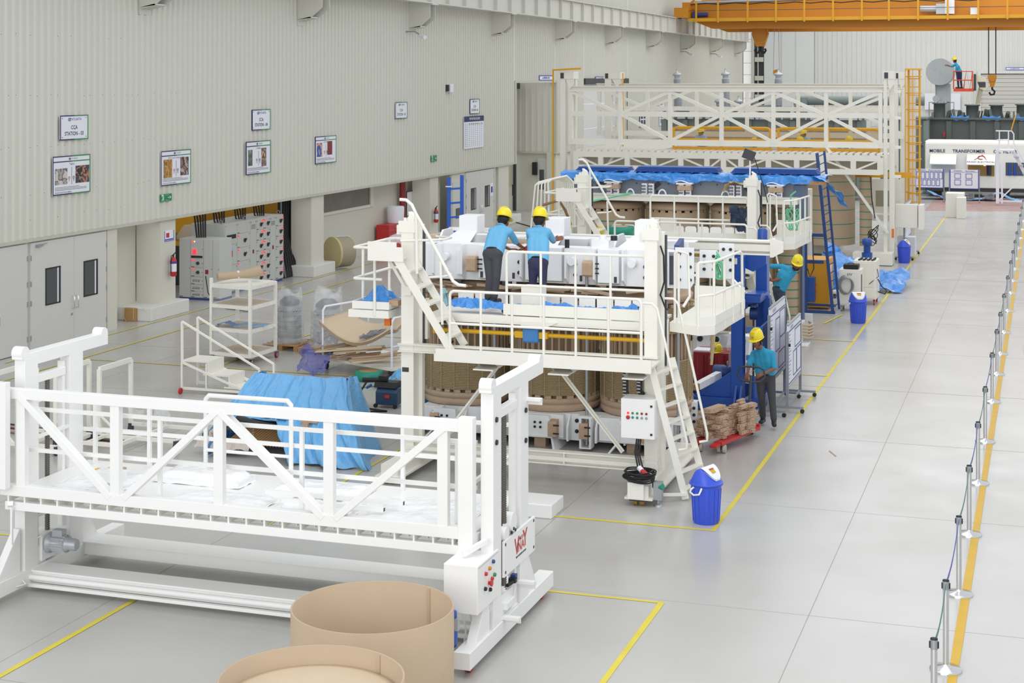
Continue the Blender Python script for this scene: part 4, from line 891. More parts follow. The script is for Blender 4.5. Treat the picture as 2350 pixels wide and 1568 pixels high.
# tall clamp boxes on top, with flared hoods
for x in (-9.76, -8.15, -6.55):
    OB('lifting_bollard', MB().box(x-.17, x+.17, 26.7, 27.1, 3.55, 3.86).prism([(x-.17, 3.55), (x+.17, 3.55), (x+.1, 3.3), (x-.5, 3.3)], 'y', 26.66, 26.7).prism([(26.4, 3.3), (26.4, 3.34), (26.7, 3.6), (27.1, 3.6), (27.4, 3.34), (27.4, 3.3)], 'x', x-.5, x-.46).hexa([(x-.5, 26.35, 3.32), (x+.1, 26.35, 3.32), (x+.17, 26.7, 3.58), (x-.2, 26.7, 3.58), (x-.5, 26.35, 3.34), (x+.1, 26.35, 3.34), (x+.17, 26.7, 3.6), (x-.2, 26.7, 3.6)]), clampw, T, bev=.006)
    bq = MB()
    for k in range(3): bq.ball((x-.42+.13*k, 26.38, 3.37), .03, 8)
    OB('bolt_heads', bq, bolt, T)
OB('yoke', MB().box(-10.3, -6.0, 26.5, 27.5, 2.78, 3.3), mat('core_steel', '6F747C', .5), T)
OB('lower_yoke', MB().box(-10.3, -6.0, 26.5, 27.5, .08, .56), MATS['core_steel'], T)
OB('top_block', MB().box(-7.35, -7.05, 26.2, 26.6, 3.42, 3.55).cyl((-7.2, 26.4, 3.55), (-7.2, 26.4, 3.62), .06, 8), clampw, T)
OB('top_nut', MB().cyl((-7.75, 26.1, 3.42), (-7.75, 26.1, 3.56), .045, 6).cyl((-6.98, 26.3, 3.55), (-6.98, 26.3, 3.63), .06, 8), bolt, T)
# right-hand end plates with big bolts
for (x0, y, z0, z1, w_) in ((-5.86, 26.0, 2.82, 3.5, .32), (-5.55, 26.5, 2.95, 3.42, .3), (-5.3, 26.9, 2.9, 3.5, .26), (-6.06, 26.35, .1, .6, .25), (-5.97, 26.95, .28, .76, .29)):
    e = OB('end_plate', MB().prism([(x0, z0), (x0+w_*.8, z0), (x0+w_, z0+.1), (x0+w_, z1), (x0, z1)], 'y', y, y+.03), clampw, T, bev=.004)
    bq = MB()
    for i in (0, 1):
        for k in range(3): bq.lathe((x0+.08+i*(w_-.14), y, z0+.15+k*(z1-z0-.25)/2), [(.027, 0), (.027, -.02), (.018, -.03)], 12, axis='y')
    OB('bolt_heads', bq, bolt, e)
OB('core_bracket', MB().bar((-5.3, 27.2, 3.0), (-4.9, 27.0, 2.65), .05, .1), clampw, T)
OB('laminated_block', MB().prism([(26.35, 3.33), (26.75, 3.38), (26.75, 3.58), (26.35, 3.5)], 'x', -5.95, -5.87), navy, T)
OB('insulation_sheet', MB().box(-9.0, -8.3, 26.5, 26.52, 3.3, 3.5), kraft, T); OB('insulation_sheet', MB().box(-10.5, -10.35, 26.6, 26.9, 2.8, 3.5), kraft2, T)
wp = MB()
for k in range(34):
    x = random.uniform(-10.3, -5.9); y = random.uniform(25.95, 26.4); a = random.uniform(-.4, .4); l = random.uniform(.12, .35)
    wp.bar((x-l*math.cos(a), y-l*math.sin(a)*.5, 2.70+random.uniform(-.03, .05)), (x+l*math.cos(a), y+l*math.sin(a)*.5, 2.70+random.uniform(-.03, .05)), random.uniform(.05, .12), random.uniform(.02, .05))
OB('pressboard_packing', wp, press, T)
for k in range(5): OB('winding_lead', MB().tube([(-5.78+.02*k, 26.7+.05*k, 2.55-.1*k), (-5.5+.03*k, 26.6, 2.5-.12*k), (-5.3, 26.5, 2.2-.05*k), (-5.35, 26.5, 1.9-.1*k)], .025, 8), rope2, T)
OB('cover_sheet', MB().sheet(lambda u, v: (-10.62+.12*math.sin(9*v)+.1*u, 26.4+.5*u, .0+2.3*v+.02*math.sin(20*u)), 12, 20), tarp, T, label='blue sheet hanging at the left end')
# rear support beam of the near bay
rb_ = TH('steel_support_frame', 'long cream I-beam frame behind the near transformer core, its end plate above the ladder', 'steel frame', (-7.6, 28.9, 0))
OB('top_beam', MB().ibeam((-10.7, 28.9, 3.24), (-4.7, 28.9, 3.24), .24, .26, .03).box(-10.7, -4.7, 28.8, 28.84, 3.18, 3.3), cream, rb_)
OB('end_plate', MB().prism([(-4.74, 3.08), (-4.7, 3.08), (-4.5, 3.18), (-4.5, 3.36), (-4.7, 3.42), (-4.74, 3.42)], 'y', 28.76, 28.8).box(-4.72, -4.68, 28.76, 29.05, 3.08, 3.4), cream, rb_)
OB('lower_rail', MB().bar((-10.6, 29.1, 2.95), (-5.4, 29.1, 2.95), .06, .1), cream, rb_)
OB('post', MB().box(-10.65, -10.4, 28.8, 29.05, 0, 3.1), cream, rb_); OB('post', MB().box(-6.6, -6.4, 28.85, 29.0, 0, 3.1), cream, rb_)
OB('cross_arm', MB().bar((-10.55, 27.9, 3.5), (-9.9, 28.8, 3.42), .1, .06).bar((-6.3, 29.0, 2.2), (-5.5, 29.0, 1.85), .05, .09), cream, rb_)
# ================================================================ BINS
def bin_(x, y, rot, label, handle=True):
    r = TH('waste_bin', label, 'bin', (x, y, 0), 'blue swing-lid bins on the aisle edge')
    n = 48
    def body(pr): return pr
    OB('body', MB().lathe((x, y, 0), [(.155, 0), (.165, .02), (.19, .5), (.197, .545), (.215, .55), (.215, .575), (.2, .58)], n), binb, r)
    rb = MB()
    for k in range(16):
        a = 2*math.pi*k/16; rb.bar((x+.165*math.cos(a), y+.165*math.sin(a), .03), (x+.19*math.cos(a), y+.19*math.sin(a), .5), .012, .006, up=(-math.sin(a), math.cos(a), 0))
    OB('body_ribs', rb, binb, r)
    # swing-top hood: cylinder section rising to a ridge
    b = MB(); nu = 32
    def hood(u, v):
        a = 2*math.pi*u; rr = .205*(1-v); X = rr*math.cos(a); Y = rr*math.sin(a); z = .575+.21*max(0, 1-(abs(X)/.21)**1.6)*min(1, v*4)**.6
        return (x+X*(1 if 1 else 0), y+Y, z)
    b.sheet(hood, 48, 16); OB('hood', b, binb, r)
    f = MB()
    def flap(u, v):
        X = .012+.165*v; Y = (u-.5)*.30*math.sqrt(max(0, 1-(v*.95)**2.2))
        return (x+X, y+Y, .592+.21*max(0, 1-(abs(X)/.21)**1.6))
    f.sheet(flap, 16, 14); f.sheet(lambda u, v: (V(flap(u, v))+V((0, 0, -.02))), 16, 14); fl_ = OB('swing_lid', f, binw, r)
    def dec(c, w_, h, m): d = MB(); d.sheet(lambda u, v: V(flap(.5+(u-.5)*w_, c+(v-.5)*h))+V((0, 0, .004)), 6, 6); return d
    OB('sticker', dec(.5, .34, .34, 0), yel2, fl_); OB('sticker_mark', MB().sheet(lambda u, v: V(flap(.5+(u-.5)*.34, .38+(v-.5)*.1))+V((0, 0, .007)), 4, 3), red, fl_)
    if handle: OB('handle', MB().tube([(x-.06, y-.19, .53), (x-.09, y-.21, .50), (x-.10, y-.22, .46), (x-.04, y-.235, .43), (x+.04, y-.235, .45), (x+.05, y-.21, .5), (x+.05, y-.19, .53)], .013, 8), binw, r)
    r.rotation_euler = (0, 0, rot); r.scale = (1.12, 1.12, 1.0); return r
b1 = bin_(-4.60, 22.42, -.35, 'blue swing-lid waste bin on the yellow corner beside the near ladder, nearest bin')
b2 = dup(b1, (-4.64, 41.95, 0), -1.2, 'blue swing-lid waste bin beside the beige test cart, middle one of three')
b3 = dup(b1, (-4.66, 56.1, 0), -.2, 'blue swing-lid waste bin beside the far mast foot and white notice stand', skip=('handle',))
# ================================================================ PALLET TRUCK AND TIMBER BLOCKS
pj = TH('pallet_truck', 'red pallet truck loaded with wooden blocks, pulled by the worker', 'pallet truck', (-5.2, 27.4, 0))
ang = math.atan2(28.9-26.9, -4.95+5.45)
for off_ in (-.2, .2):
    a = V((-5.45+off_, 26.55, .17)); b = V((-5.05+off_, 28.0, .17))
    OB('fork', MB().bar(a, b, .15, .05).bar(a-(b-a).normalized()*.18+V((0, 0, -.02)), a, .12, .035), red, pj)
    w0 = a+V((.05, .1, -.1)); OB('load_wheel', MB().cyl(w0+V((-.07, 0, 0)), w0+V((-.02, 0, 0)), .07, 18).cyl(w0+V((.02, 0, 0)), w0+V((.07, 0, 0)), .07, 18), mat('wheel_beige', 'B9B3A2', .5), pj)
    OB('wheel_fork', MB().box(w0.x-.015, w0.x+.015, w0.y-.03, w0.y+.1, .06, .16), dark, pj)
OB('head_plate', MB().box(-5.25, -4.8, 28.02, 28.12, .12, .22).prism([(28.02, .2), (28.3, .2), (28.25, .42), (28.05, .46)], 'x', -5.12, -4.92), red, pj)
OB('steer_wheel', MB().cyl((-5.1, 28.25, .09), (-4.95, 28.25, .09), .09, 18), black, pj)
OB('hydraulic_unit', MB().cyl((-5.02, 28.22, .15), (-5.02, 28.22, .5), .055, 14), red, pj)
OB('tiller', MB().tube([(-5.02, 28.25, .45), (-5.02, 28.35, .8), (-5.02, 28.42, 1.0)], .025, 8), dark, pj)
tl = [(-5.02, 28.42, .88), (-5.2, 28.45, .9), (-5.27, 28.47, .98), (-5.25, 28.49, 1.1), (-5.15, 28.5, 1.14), (-4.9, 28.5, 1.14), (-4.8, 28.49, 1.1), (-4.78, 28.47, .98), (-4.85, 28.45, .9), (-5.02, 28.42, .88)]
OB('tiller_loop', MB().tube(tl, .017, 8), dark, pj)
OB('release_lever', MB().tube([(-5.02, 28.44, 1.0), (-5.08, 28.45, 1.03), (-4.95, 28.47, 1.1)], .006, 6), galv, pj)
u = V((.27, .963, 0)); vv = V((.963, -.27, 0)); n_ = 0; O0 = V((-5.38, 26.75, .2))
random.seed(21)
def block(c, L, W, H, a):
    d = u*math.cos(a)+vv*math.sin(a); e = V((-d.y, d.x, 0)); b = MB()
    b.hexa([c-d*L/2-e*W/2, c+d*L/2-e*W/2, c+d*L/2+e*W/2, c-d*L/2+e*W/2, c-d*L/2-e*W/2+V((0, 0, H)), c+d*L/2-e*W/2+V((0, 0, H)), c+d*L/2+e*W/2+V((0, 0, H)), c-d*L/2+e*W/2+V((0, 0, H))])
    for s in (-1, 1):
        for k in (-1, 1):
            p = c+d*L*.3*k-e*(W/2+.001)+V((0, 0, H/2)); b.cyl(p, p-e*.001, .008, 6, 1)
            p = c+d*(L/2+.001)*s+e*W*.2*k+V((0, 0, H/2)); b.cyl(p, p+d*.001*s, .007, 6, 1)
    return b
BL = {0: 'long', 1: 'short'}
def stack(cx0, cy0, nl, cols, Ls, grp, lab):
    for k in range(nl):
        for j, (du, dv) in enumerate(cols):
            if k > nl-3 and random.random() < .35: continue
            L, W, H = random.choice(Ls); c = O0+u*(cx0+du+random.uniform(-.03, .03))+vv*(cy0+dv+random.uniform(-.02, .02))+V((0, 0, .006+k*.062))
            a = random.choice((0, 0, math.pi/2, .1, -.12))+random.uniform(-.06, .06)
            if a > 1: L = min(L, .2)
            o = OB('timber_block', block(c, L, W, .055, a), [wood, dgap], label=lab, cat='wood block', group=grp)
stack(0, -.02, 7, ((.12, -.19), (.12, -.04), (.14, .12), (.5, -.15), (.5, .05)), ((.46, .14, .055), (.38, .12, .055), (.26, .1, .055)), 'wooden blocks in the left stack on the pallet truck', 'pale beech spacer block in the left, boxier stack on the red pallet truck')
stack(.62, .12, 8, ((0, -.17), (.0, -.02), (.02, .13), (.24, -.15), (.24, .02), (.24, .17), (.46, -.1), (.46, .1)), ((.2, .09, .055), (.16, .07, .055), (.24, .06, .055)), 'wooden blocks in the right heap on the pallet truck', 'small pale beech block in the right, looser heap on the red pallet truck')
r = OB('long_timber_block', block(O0+u*.12+vv*(-.02)+V((0, 0, .455)), .5, .15, .07, .05), [wood, dgap], label='longest pale plank lying across the top of the left timber stack', cat='wood block')
random.seed(5)
# ================================================================ BLUE STACKER, RED CABINET
s0 = TH('blue_stacker', 'bright blue mast stacker standing between the near and far gantries', 'stacker', (-5.7, 30.5, 0))
OB('mast_post', MB().box(-5.68, -5.46, 30.0, 30.3, .1, 2.93).prism([(-5.68, 2.93), (-5.46, 2.93), (-5.5, 3.02), (-5.64, 3.02)], 'y', 30.05, 30.3), blue, s0, bev=.01)
OB('mast_post', MB().box(-5.42, -5.20, 31.2, 31.5, .1, 3.1).lathe((-5.31, 31.35, 3.1), [(.1, 0), (.1, .22), (.06, .26)], 16), blue, s0, bev=.01)
OB('mast_head', MB().prism([(-5.7, 2.92), (-5.1, 2.95), (-5.1, 2.75), (-5.35, 2.6), (-5.7, 2.75)], 'y', 30.5, 30.6), blue, s0)
OB('mast_tie', MB().prism([(-5.46, 2.2), (-5.16, 2.2), (-5.16, 2.05), (-5.4, 2.0), (-5.46, 1.9)], 'y', 30.3, 30.6).box(-5.46, -5.16, 30.2, 31.2, 2.05, 2.16), blue, s0)
OB('guide_channel', MB().box(-5.22, -5.12, 30.9, 31.1, .5, 2.1).box(-5.14, -5.10, 30.9, 31.15, .6, 2.05), blue, s0)
OB('lead_screw', MB().cyl((-5.36, 30.6, .3), (-5.36, 30.6, 2.1), .02, 10), screw, s0)
cp = OB('carriage_plate', MB().prism([(30.0, .95), (31.05, .95), (31.05, 1.65), (30.0, 1.65)], 'x', -5.12, -5.08).box(-5.4, -5.1, 30.02, 30.08, 1.5, 1.62).box(-5.4, -5.1, 30.02, 30.08, .98, 1.08), mat('stacker_blue_light', '4C74B8', .4), s0, bev=.01)
bq = MB()
for y in (30.08, 30.95):
    for z in (1.02, 1.12, 1.5, 1.58): bq.cyl((-5.08, y, z), (-5.065, y, z), .015, 8)
OB('bolt_heads', bq, bolt, cp)
OB('pulley', MB().cyl((-5.4, 30.5, 1.8), (-5.25, 30.5, 1.8), .12, 18).lathe((-5.33, 30.4, 1.95), [(.1, 0), (.09, .06), (.03, .1)], 14), navy, s0)
OB('base_frame', MB().box(-6.75, -5.2, 29.95, 30.12, .04, .26).box(-6.9, -5.4, 31.3, 31.5, .04, .3).box(-5.45, -5.15, 29.95, 31.6, .04, .22).prism([(-6.4, .26), (-5.68, .26), (-5.68, .75)], 'y', 30.02, 30.08).box(-6.9, -6.7, 30.0, 31.5, .04, .2), blue, s0, bev=.008)
OB('base_gusset', MB().prism([(29.7, .1), (30.0, .1), (30.0, .5)], 'x', -5.6, -5.56).prism([(29.7, .1), (30.0, .1), (30.0, .5)], 'x', -5.5, -5.46), blue, s0)
mt = OB('drive_motor', MB().lathe((-6.12, 30.55, .62), [(.14, 0), (.16, .02), (.16, .2), (.145, .22), (.145, .5), (.1, .52)], 24, axis='x'), navy, s0)
OB('lifting_eye', MB().tube([(-5.85, 30.55+.04*math.cos(a), .81+.04*math.sin(a)) for a in [k*math.pi/5 for k in range(10)]], .01, 6, closed=True), galv, mt)
OB('lower_motor', MB().lathe((-5.25, 30.2, .2), [(.12, 0), (.12, .1), (.1, .12), (.1, .42), (.07, .45)], 18), blue, s0)
r = OB('timber_post', MB().bar((-6.28, 29.55, .5), (-5.98, 30.35, .62), .11, .11), wood2, label='square timber beam wrapped in film sticking out over the blue base', cat='timber')
OB('film_wrap', MB().bar((-6.25, 29.63, .512), (-5.98, 30.35, .62), .125, .125), whitefilm, r)
r = OB('red_cabinet', MB().box(-6.62, -5.92, 31.0, 31.7, .25, .92), dred, label='low dark red metal cabinet behind the blue stacker base', cat='cabinet', bev=.01)
q = MB()
for k in range(3): q.prism([(-6.55+.2*k, 30.99), (-6.52+.2*k, 30.96), (-6.42+.2*k, 30.96), (-6.39+.2*k, 30.99)], 'z', .28, .88)
OB('pressed_ribs', q, dred, r); OB('cabinet_feet', MB().box(-6.6, -5.95, 31.0, 31.68, 0, .25), navy, r)
def helmet(c, rot=0, tilt=0, name='helmet', m=helm, par=None, s=1.0):
    b = MB(); pr = [(.001, .155), (.045, .152), (.085, .135), (.112, .105), (.125, .06), (.128, .02), (.130, 0), (.122, 0), (.12, .05)]
    b.lathe((0, 0, 0), pr[::-1], 28, close=False)
    for i in range(len(b.v)): x, y, z = b.v[i]; b.v[i] = (x*.86, y*1.02, z)
    def brim(u_, v_):
        a = math.pi*2*u_; f = max(0, math.sin(a)); rr = .124+(.008+.045*f**2)*v_; return (rr*.88*math.cos(a), rr*1.02*math.sin(a), .004-.012*v_-.012*f*v_)
    b.sheet(brim, 28, 2); b.sheet(lambda u_, v_: V(brim(u_, v_))+V((0, 0, -.004)), 28, 2)
    for o_ in (-.03, 0, .03): b.tube([(o_, .1, .12), (o_, .05, .157), (o_, 0, .163), (o_, -.05, .157), (o_, -.1, .12)], .008, 6)
    M = Matrix.Translation(V(c)) @ Matrix.Rotation(rot, 4, 'Z') @ Matrix.Rotation(tilt, 4, 'X') @ Matrix.Scale(s, 4)
    b.xf(lambda p: M @ p); o = OB(name, b, m, par)
    return o, M
hh, M = helmet((-6.18, 31.15, .935), 2.7); hh['label'] = 'yellow hard hat lying upright on the red cabinet'; hh['category'] = 'hard hat'
OB('helmet_badge', MB().box(-6.22, -6.16, 31.0, 31.01, .98, 1.03), press, hh)
r = OB('paper_sheets', MB().box(-6.62, -6.3, 31.05, 31.4, .925, .95), paper, label='white papers lying on the left of the red cabinet', cat='paper')
r = OB('plastic_cup', MB().lathe((-5.98, 31.35, .925), [(.035, 0), (.045, .12)], 16), film, label='clear cup standing behind the hard hat', cat='cup')
# ================================================================ NOTICE BOARDS ON WHEELS
def board(x, y0, y1, z0, z1, label, skew=0, rects=(), legs=True):
    r = TH('mobile_notice_board', label, 'notice board', (x, (y0+y1)/2, 0)); X = lambda y: x+skew*(y-y0)
    pn = OB('board_panel', MB().bar((X(y0), y0, (z0+z1)/2), (X(y1), y1, (z0+z1)/2), .03, z1-z0), paper, r)
    OB('board_frame', MB().bar((X(y0), y0-.004, z1+.016), (X(y1), y1+.004, z1+.016), .04, .03).bar((X(y0), y0-.004, z0-.016), (X(y1), y1+.004, z0-.016), .04, .03), galv, r)
    for y in (y0-.03, y1+.03):
        sd = OB('stand_post', MB().box(X(y)-.025, X(y)+.025, y-.025, y+.025, .1, z1-.1), mat('stand_grey', '8A8F9A', .45), r)
        OB('stand_foot', MB().box(X(y)-.3, X(y)+.3, y-.025, y+.025, .08, .12), MATS['stand_grey'], sd)
        for s in (-.28, .28): OB('caster', MB().cyl((X(y)+s, y-.02, .04), (X(y)+s, y+.02, .04), .04, 14), black, sd)
    OB('stand_rail', MB().bar((X(y0), y0, .12), (X(y1), y1, .12), .03, .03), MATS['stand_grey'], r)
    OB('pivot_knob', MB().cyl((x+.02, y0-.03, z1-.35), (x+.06, y0-.03, z1-.35), .03, 10), black, r)
    t = MB(); R_ = V((skew, 1, 0)).normalized(); N = V((R_.y, -R_.x, 0))*.018; O = V((x, y0, z0))
    L, H = y1-y0, z1-z0
    def line(a, b, c, d, w_=.018): t.bar(O+R_*a*L+V((0, 0, b*H))+N, O+R_*c*L+V((0, 0, d*H))+N, .006, w_, up=(0, 0, 1) if abs(b-d) < .01 else R_)
    for (a, b, c, d) in rects:
        line(a, b, c, b); line(a, d, c, d); line(a, b, a, d); line(c, b, c, d)
    line(.03, .03, .97, .03); line(.03, .9, .97, .9)
    t.text('ATLANTA', O+R_*.25*L+V((0, 0, .95*H))+N*1.3, R_, UZ, .05*H+.02, 1, .0); 
    for k in range(14): line(.04, .12+.055*k, .10+.05*((k*7) % 3), .12+.055*k, .006)
    OB('ruled_sheet', t, [mat('board_ink', '4B5080', .5), ink], pn); return r
board(-4.93, 29.85, 31.65, .62, 1.98, 'tall white notice board on grey wheeled stand, the rear of the near pair', .0, ((.35, .35, .62, .8), (.62, .5, .97, .87), (.55, .08, .97, .3)))
board(-4.66, 30.3, 31.9, .48, 1.62, 'white notice board with empty boxes on grey wheeled stand beside the worker', .0, ((.5, .55, .97, .85), (.38, .1, .62, .5), (.65, .1, .97, .5)))
board(-4.72, 56.9, 59.0, .7, 1.95, 'white notice board on grey stand behind the far blue bin, seen edge-on', .02, ((.3, .3, .6, .8),))
# ================================================================ TEST CARTS
def cart(x0, x1, y0, y1, h, label, front='HV'):
    r = TH('test_cart', label, 'equipment cart', ((x0+x1)/2, (y0+y1)/2, 0))
    OB('cabinet', MB().box(x0, x1, y0, y1, .16, h), cream2, r, bev=.01); OB('front_door', MB().box(x0+.05, x1-.06, y0-.012, y0, .5, h-.06).box(x0+.01, x1-.02, y0-.02, y0, .2, .46), cream2, r)
    for a in (x0+.06, x1-.06):
        for b in (y0+.08, y1-.08): OB('caster', MB().cyl((a-.02, b, .06), (a+.02, b, .06), .06, 14).box(a-.03, a+.03, b-.03, b+.03, .1, .17), red if a > x0+.1 else galv, r)
    return r
c1 = cart(-5.36, -4.78, 43.9, 44.5, 1.13, 'beige test cart marked HV with coiled grey cable, the nearer cart')
OB('lettering', MB().text('HV', (-5.08, 43.885, 1.0), (1, 0, 0), UZ, .1, 0, .01), dark, c1)
b = MB()
for k in range(7): b.tube([(-5.2+.012*k+(.17+.008*(k % 3))*math.cos(a), 43.86-.012*k, .72+(.26-.01*k)*math.sin(a)) for a in [i*math.pi/10 for i in range(20)]], .011, 6, closed=True)
OB('coiled_cable', b, galv, c1)
OB('cart_recess', MB().box(-4.775, -4.77, 43.95, 44.1, .4, 1.0), dark, c1)
r = OB('black_case', MB().box(-5.26, -4.86, 43.98, 44.35, 1.137, 1.26), black, label='black instrument case on top of the cart marked HV', cat='case', bev=.02)
OB('case_handle', MB().tube([(-5.15, 44.1, 1.26), (-5.13, 44.1, 1.29), (-5.0, 44.1, 1.29), (-4.98, 44.1, 1.26)], .01), dark, r)
c2 = cart(-5.14, -4.52, 45.3, 46.2, 1.22, 'beige open test cart with four black clamps on top, the rear cart')
for k in range(4): OB('terminal_clamp', MB().bar((-5.0+.12*k, 45.4, 1.23), (-4.93+.12*k, 45.7, 1.27), .04, .05), black, c2)
OB('side_cables', MB().tube([(-4.5, 45.6, .7), (-4.4, 45.6, .5), (-4.25, 45.5, .4), (-4.3, 45.5, .3), (-4.5, 45.6, .35)], .015).tube([(-4.5, 45.4, 1.0), (-4.46, 45.4, .8), (-4.7, 45.2, .6)], .01), black, c2)
r = OB('socket_strip_tray', MB().box(-6.1, -5.45, 46.0, 46.4, .0, .25), cream, label='low white slotted tray on the floor left of the test carts', cat='tray')
q = MB()
for k in range(5): q.box(-6.0+.11*k, -5.92+.11*k, 45.985, 46.0, .06, .18)
OB('slots', q, dark, r)
# orange-yellow cabinet, navy box and blue angle ladder stand
r = OB('yellow_cabinet', MB().box(-6.35, -5.66, 44.0, 45.0, .06, 1.36), mat('cabinet_orange', 'D99A1E', .45), label='tall orange-yellow cabinet behind the blue ladder stand', cat='cabinet', bev=.01)
OB('paper_label', MB().box(-5.655, -5.65, 44.3, 44.6, .95, 1.2), paper, r)
r = OB('blue_control_box', MB().box(-6.25, -5.98, 43.6, 43.85, .25, .92), mat('box_blue', '2B55A0', .4), label='blue box mounted low in front of the yellow cabinet', cat='box', bev=.01)
OB('switch', MB().box(-5.98, -5.96, 43.68, 43.74, .5, .56).box(-5.98, -5.96, 43.7, 43.76, .7, .73), red, r)
ls = TH('ladder_stand', 'tall navy blue steel frame with rungs standing right of the strapped coil', 'ladder', (-5.7, 43.3, 0))
z0 = wy(1895, 352, 43.3).z
OB('ladder_stile', MB().bar((-5.46, 43.35, .03), (-5.88, 43.35, z0), .05, .08, up=(1, 0, .1)), navy, ls)
OB('ladder_stile', MB().bar((-5.32, 43.6, .1), (-5.72, 43.6, z0+.05), .05, .06, up=(1, 0, .1)), navy, ls)
for k in range(19):
    t = .04+k*.052; OB('rung', MB().tube([(-5.46-.42*t, 43.35, z0*t), (-5.32-.4*t, 43.6, z0*t+.08)], .014, 8), navy, ls)
OB('upright', MB().box(-6.22, -6.14, 43.3, 43.4, .03, 3.0), navy, ls)
OB('stand_foot', MB().box(-6.2, -5.4, 43.3, 43.38, .0, .07).box(-6.2, -5.42, 43.6, 43.66, .15, .21), navy, ls)
OB('cross_bar', MB().box(-6.2, -5.66, 43.3, 43.38, 2.05, 2.14), navy, ls); OB('cross_bar', MB().box(-6.2, -5.7, 43.3, 43.4, 1.33, 1.42), navy, ls)
OB('hook_strap', MB().tube([(-5.98, 43.25, 2.05), (-5.97, 43.25, 1.6), (-5.95, 43.25, 1.2), (-6.05, 43.25, .98), (-6.12, 43.25, 1.2)], .018, 6), dark, ls)
crumple('blue_cover_sheet', lambda u, v: (-6.6+2.6*u+.4*v*(1-u), 50.0-2.0*v, 1.25*(1-v)*(.75+.25*math.cos(5*u))*(1-.55*u)+.04), 60, 24, tarp2, 'crumpled blue cover sheet draped behind the ladder stand before the far gantry', 'plastic sheet', .12, 2.5)
crumple('blue_bag', lambda u, v: (-6.0+.30*math.cos(6.283*u)*(1-.5*v*v), 46.6+.3*math.sin(6.283*u), .02+1.25*v+.02), 30, 14, tarp2, 'lump of blue plastic on the yellow cabinet side beside the carts', 'plastic bag', .1, 4)
r = TH('pump_motor', 'blue and silver vertical pump beside the far gantry foot', 'pump', (-5.5, 52.3, 0))
OB('pump_body', MB().lathe((-5.5, 52.3, .02), [(.12, 0), (.12, .1), (.08, .15), (.08, .35), (.16, .38), (.16, .62), (.1, .66)], 20), galv, r)
OB('pump_mid', MB().lathe((-5.5, 52.3, .45), [(.17, 0), (.17, .26)], 20), blue, r); OB('pump_head', MB().lathe((-5.5, 52.3, .95), [(.11, -.25), (.11, 0), (.16, .02), (.16, .18), (.1, .22)], 20), blue, r)
# debris
r = OB('wood_splinter', MB().bar((-3.5, 27.35, .006), (-3.35, 27.0, .006), .015, .008), wood, label='thin wood splinter lying on the aisle floor', cat='splinter')
# ================================================================ PEOPLE: one remeshed body each, clothing as children
def capsule(b, p, q, r1, r2, n=12):
    p = V(p); q = V(q); d = q-p; L = max(d.length, 1e-4); d = d/L if L > 1e-3 else V((0, 0, 1)); pts = []; rs = []
    for k in range(4): a = math.pi/2*(k/4); pts.append(p-d*r1*math.cos(a)); rs.append(max(.0006, r1*math.sin(a)))
    pts.append(p); rs.append(r1); pts.append(q); rs.append(r2)
    for k in range(1, 5): a = math.pi/2*(k/4); pts.append(q+d*r2*math.sin(a)); rs.append(max(.0006, r2*math.cos(a)))
    a_ = d.orthogonal().normalized(); c_ = d.cross(a_); vs = []
    for P, R in zip(pts, rs): vs += [P+(a_*math.cos(2*math.pi*k/n)+c_*math.sin(2*math.pi*k/n))*R for k in range(n)]
    m = len(pts); fs = [(i*n+k, i*n+(k+1) % n, (i+1)*n+(k+1) % n, (i+1)*n+k) for i in range(m-1) for k in range(n)]
    fs += [tuple(range(n))[::-1], tuple(range((m-1)*n, m*n))]
    b.add(vs, fs, 0, True); return b
def blob(name, caps, m, par, vox, sm=3, label=None):
    b = MB()
    for c in caps: capsule(b, *c)
    o = OB(name, b, m, par, label=label)
    r = o.modifiers.new('r', 'REMESH'); r.mode = 'VOXEL'; r.voxel_size = vox; r.use_smooth_shade = True
    s = o.modifiers.new('s', 'SMOOTH'); s.factor = .5; s.iterations = sm
    return o
def hand(w, d, palmn, thumb, curl=.5, s=1.0):
    """w wrist, d finger direction, palmn palm normal (curl towards it), thumb = side direction"""
    w = V(w); d = V(d).normalized(); t = V(thumb); t = (t-d*t.dot(d)).normalized(); n = d.cross(t).normalized()
    if n.dot(V(palmn)) < 0: n = -n
    caps = []
    for k in range(4):
        o = (1.5-k)*.021*s; base = w+d*.085*s+t*o
        caps.append((w+t*o*.6, base, .013*s, .012*s))
        L = (.072, .08, .076, .06)[k]*s; p0 = base; dd = d
        for j, f in enumerate((.45, .32, .23)):
            a = curl*(.6, .9, .7)[j]; dd = (dd*math.cos(a)+n*math.sin(a)).normalized(); p1 = p0+dd*L*f
            caps.append((p0, p1, (.0098, .0092, .0086)[j]*s, (.0092, .0086, .008)[j]*s)); p0 = p1
    b0 = w+d*.025*s+t*.028*s; b1 = b0+(t*.7+d*.7+n*.2).normalized()*.035*s; b2 = b1+(t*.25+d*.9+n*.45).normalized()*.032*s
    caps += [(w+d*.01, b0, .014*s, .013*s), (b0, b1, .0115*s, .0105*s), (b1, b2, .0105*s, .0095*s)]
    return caps
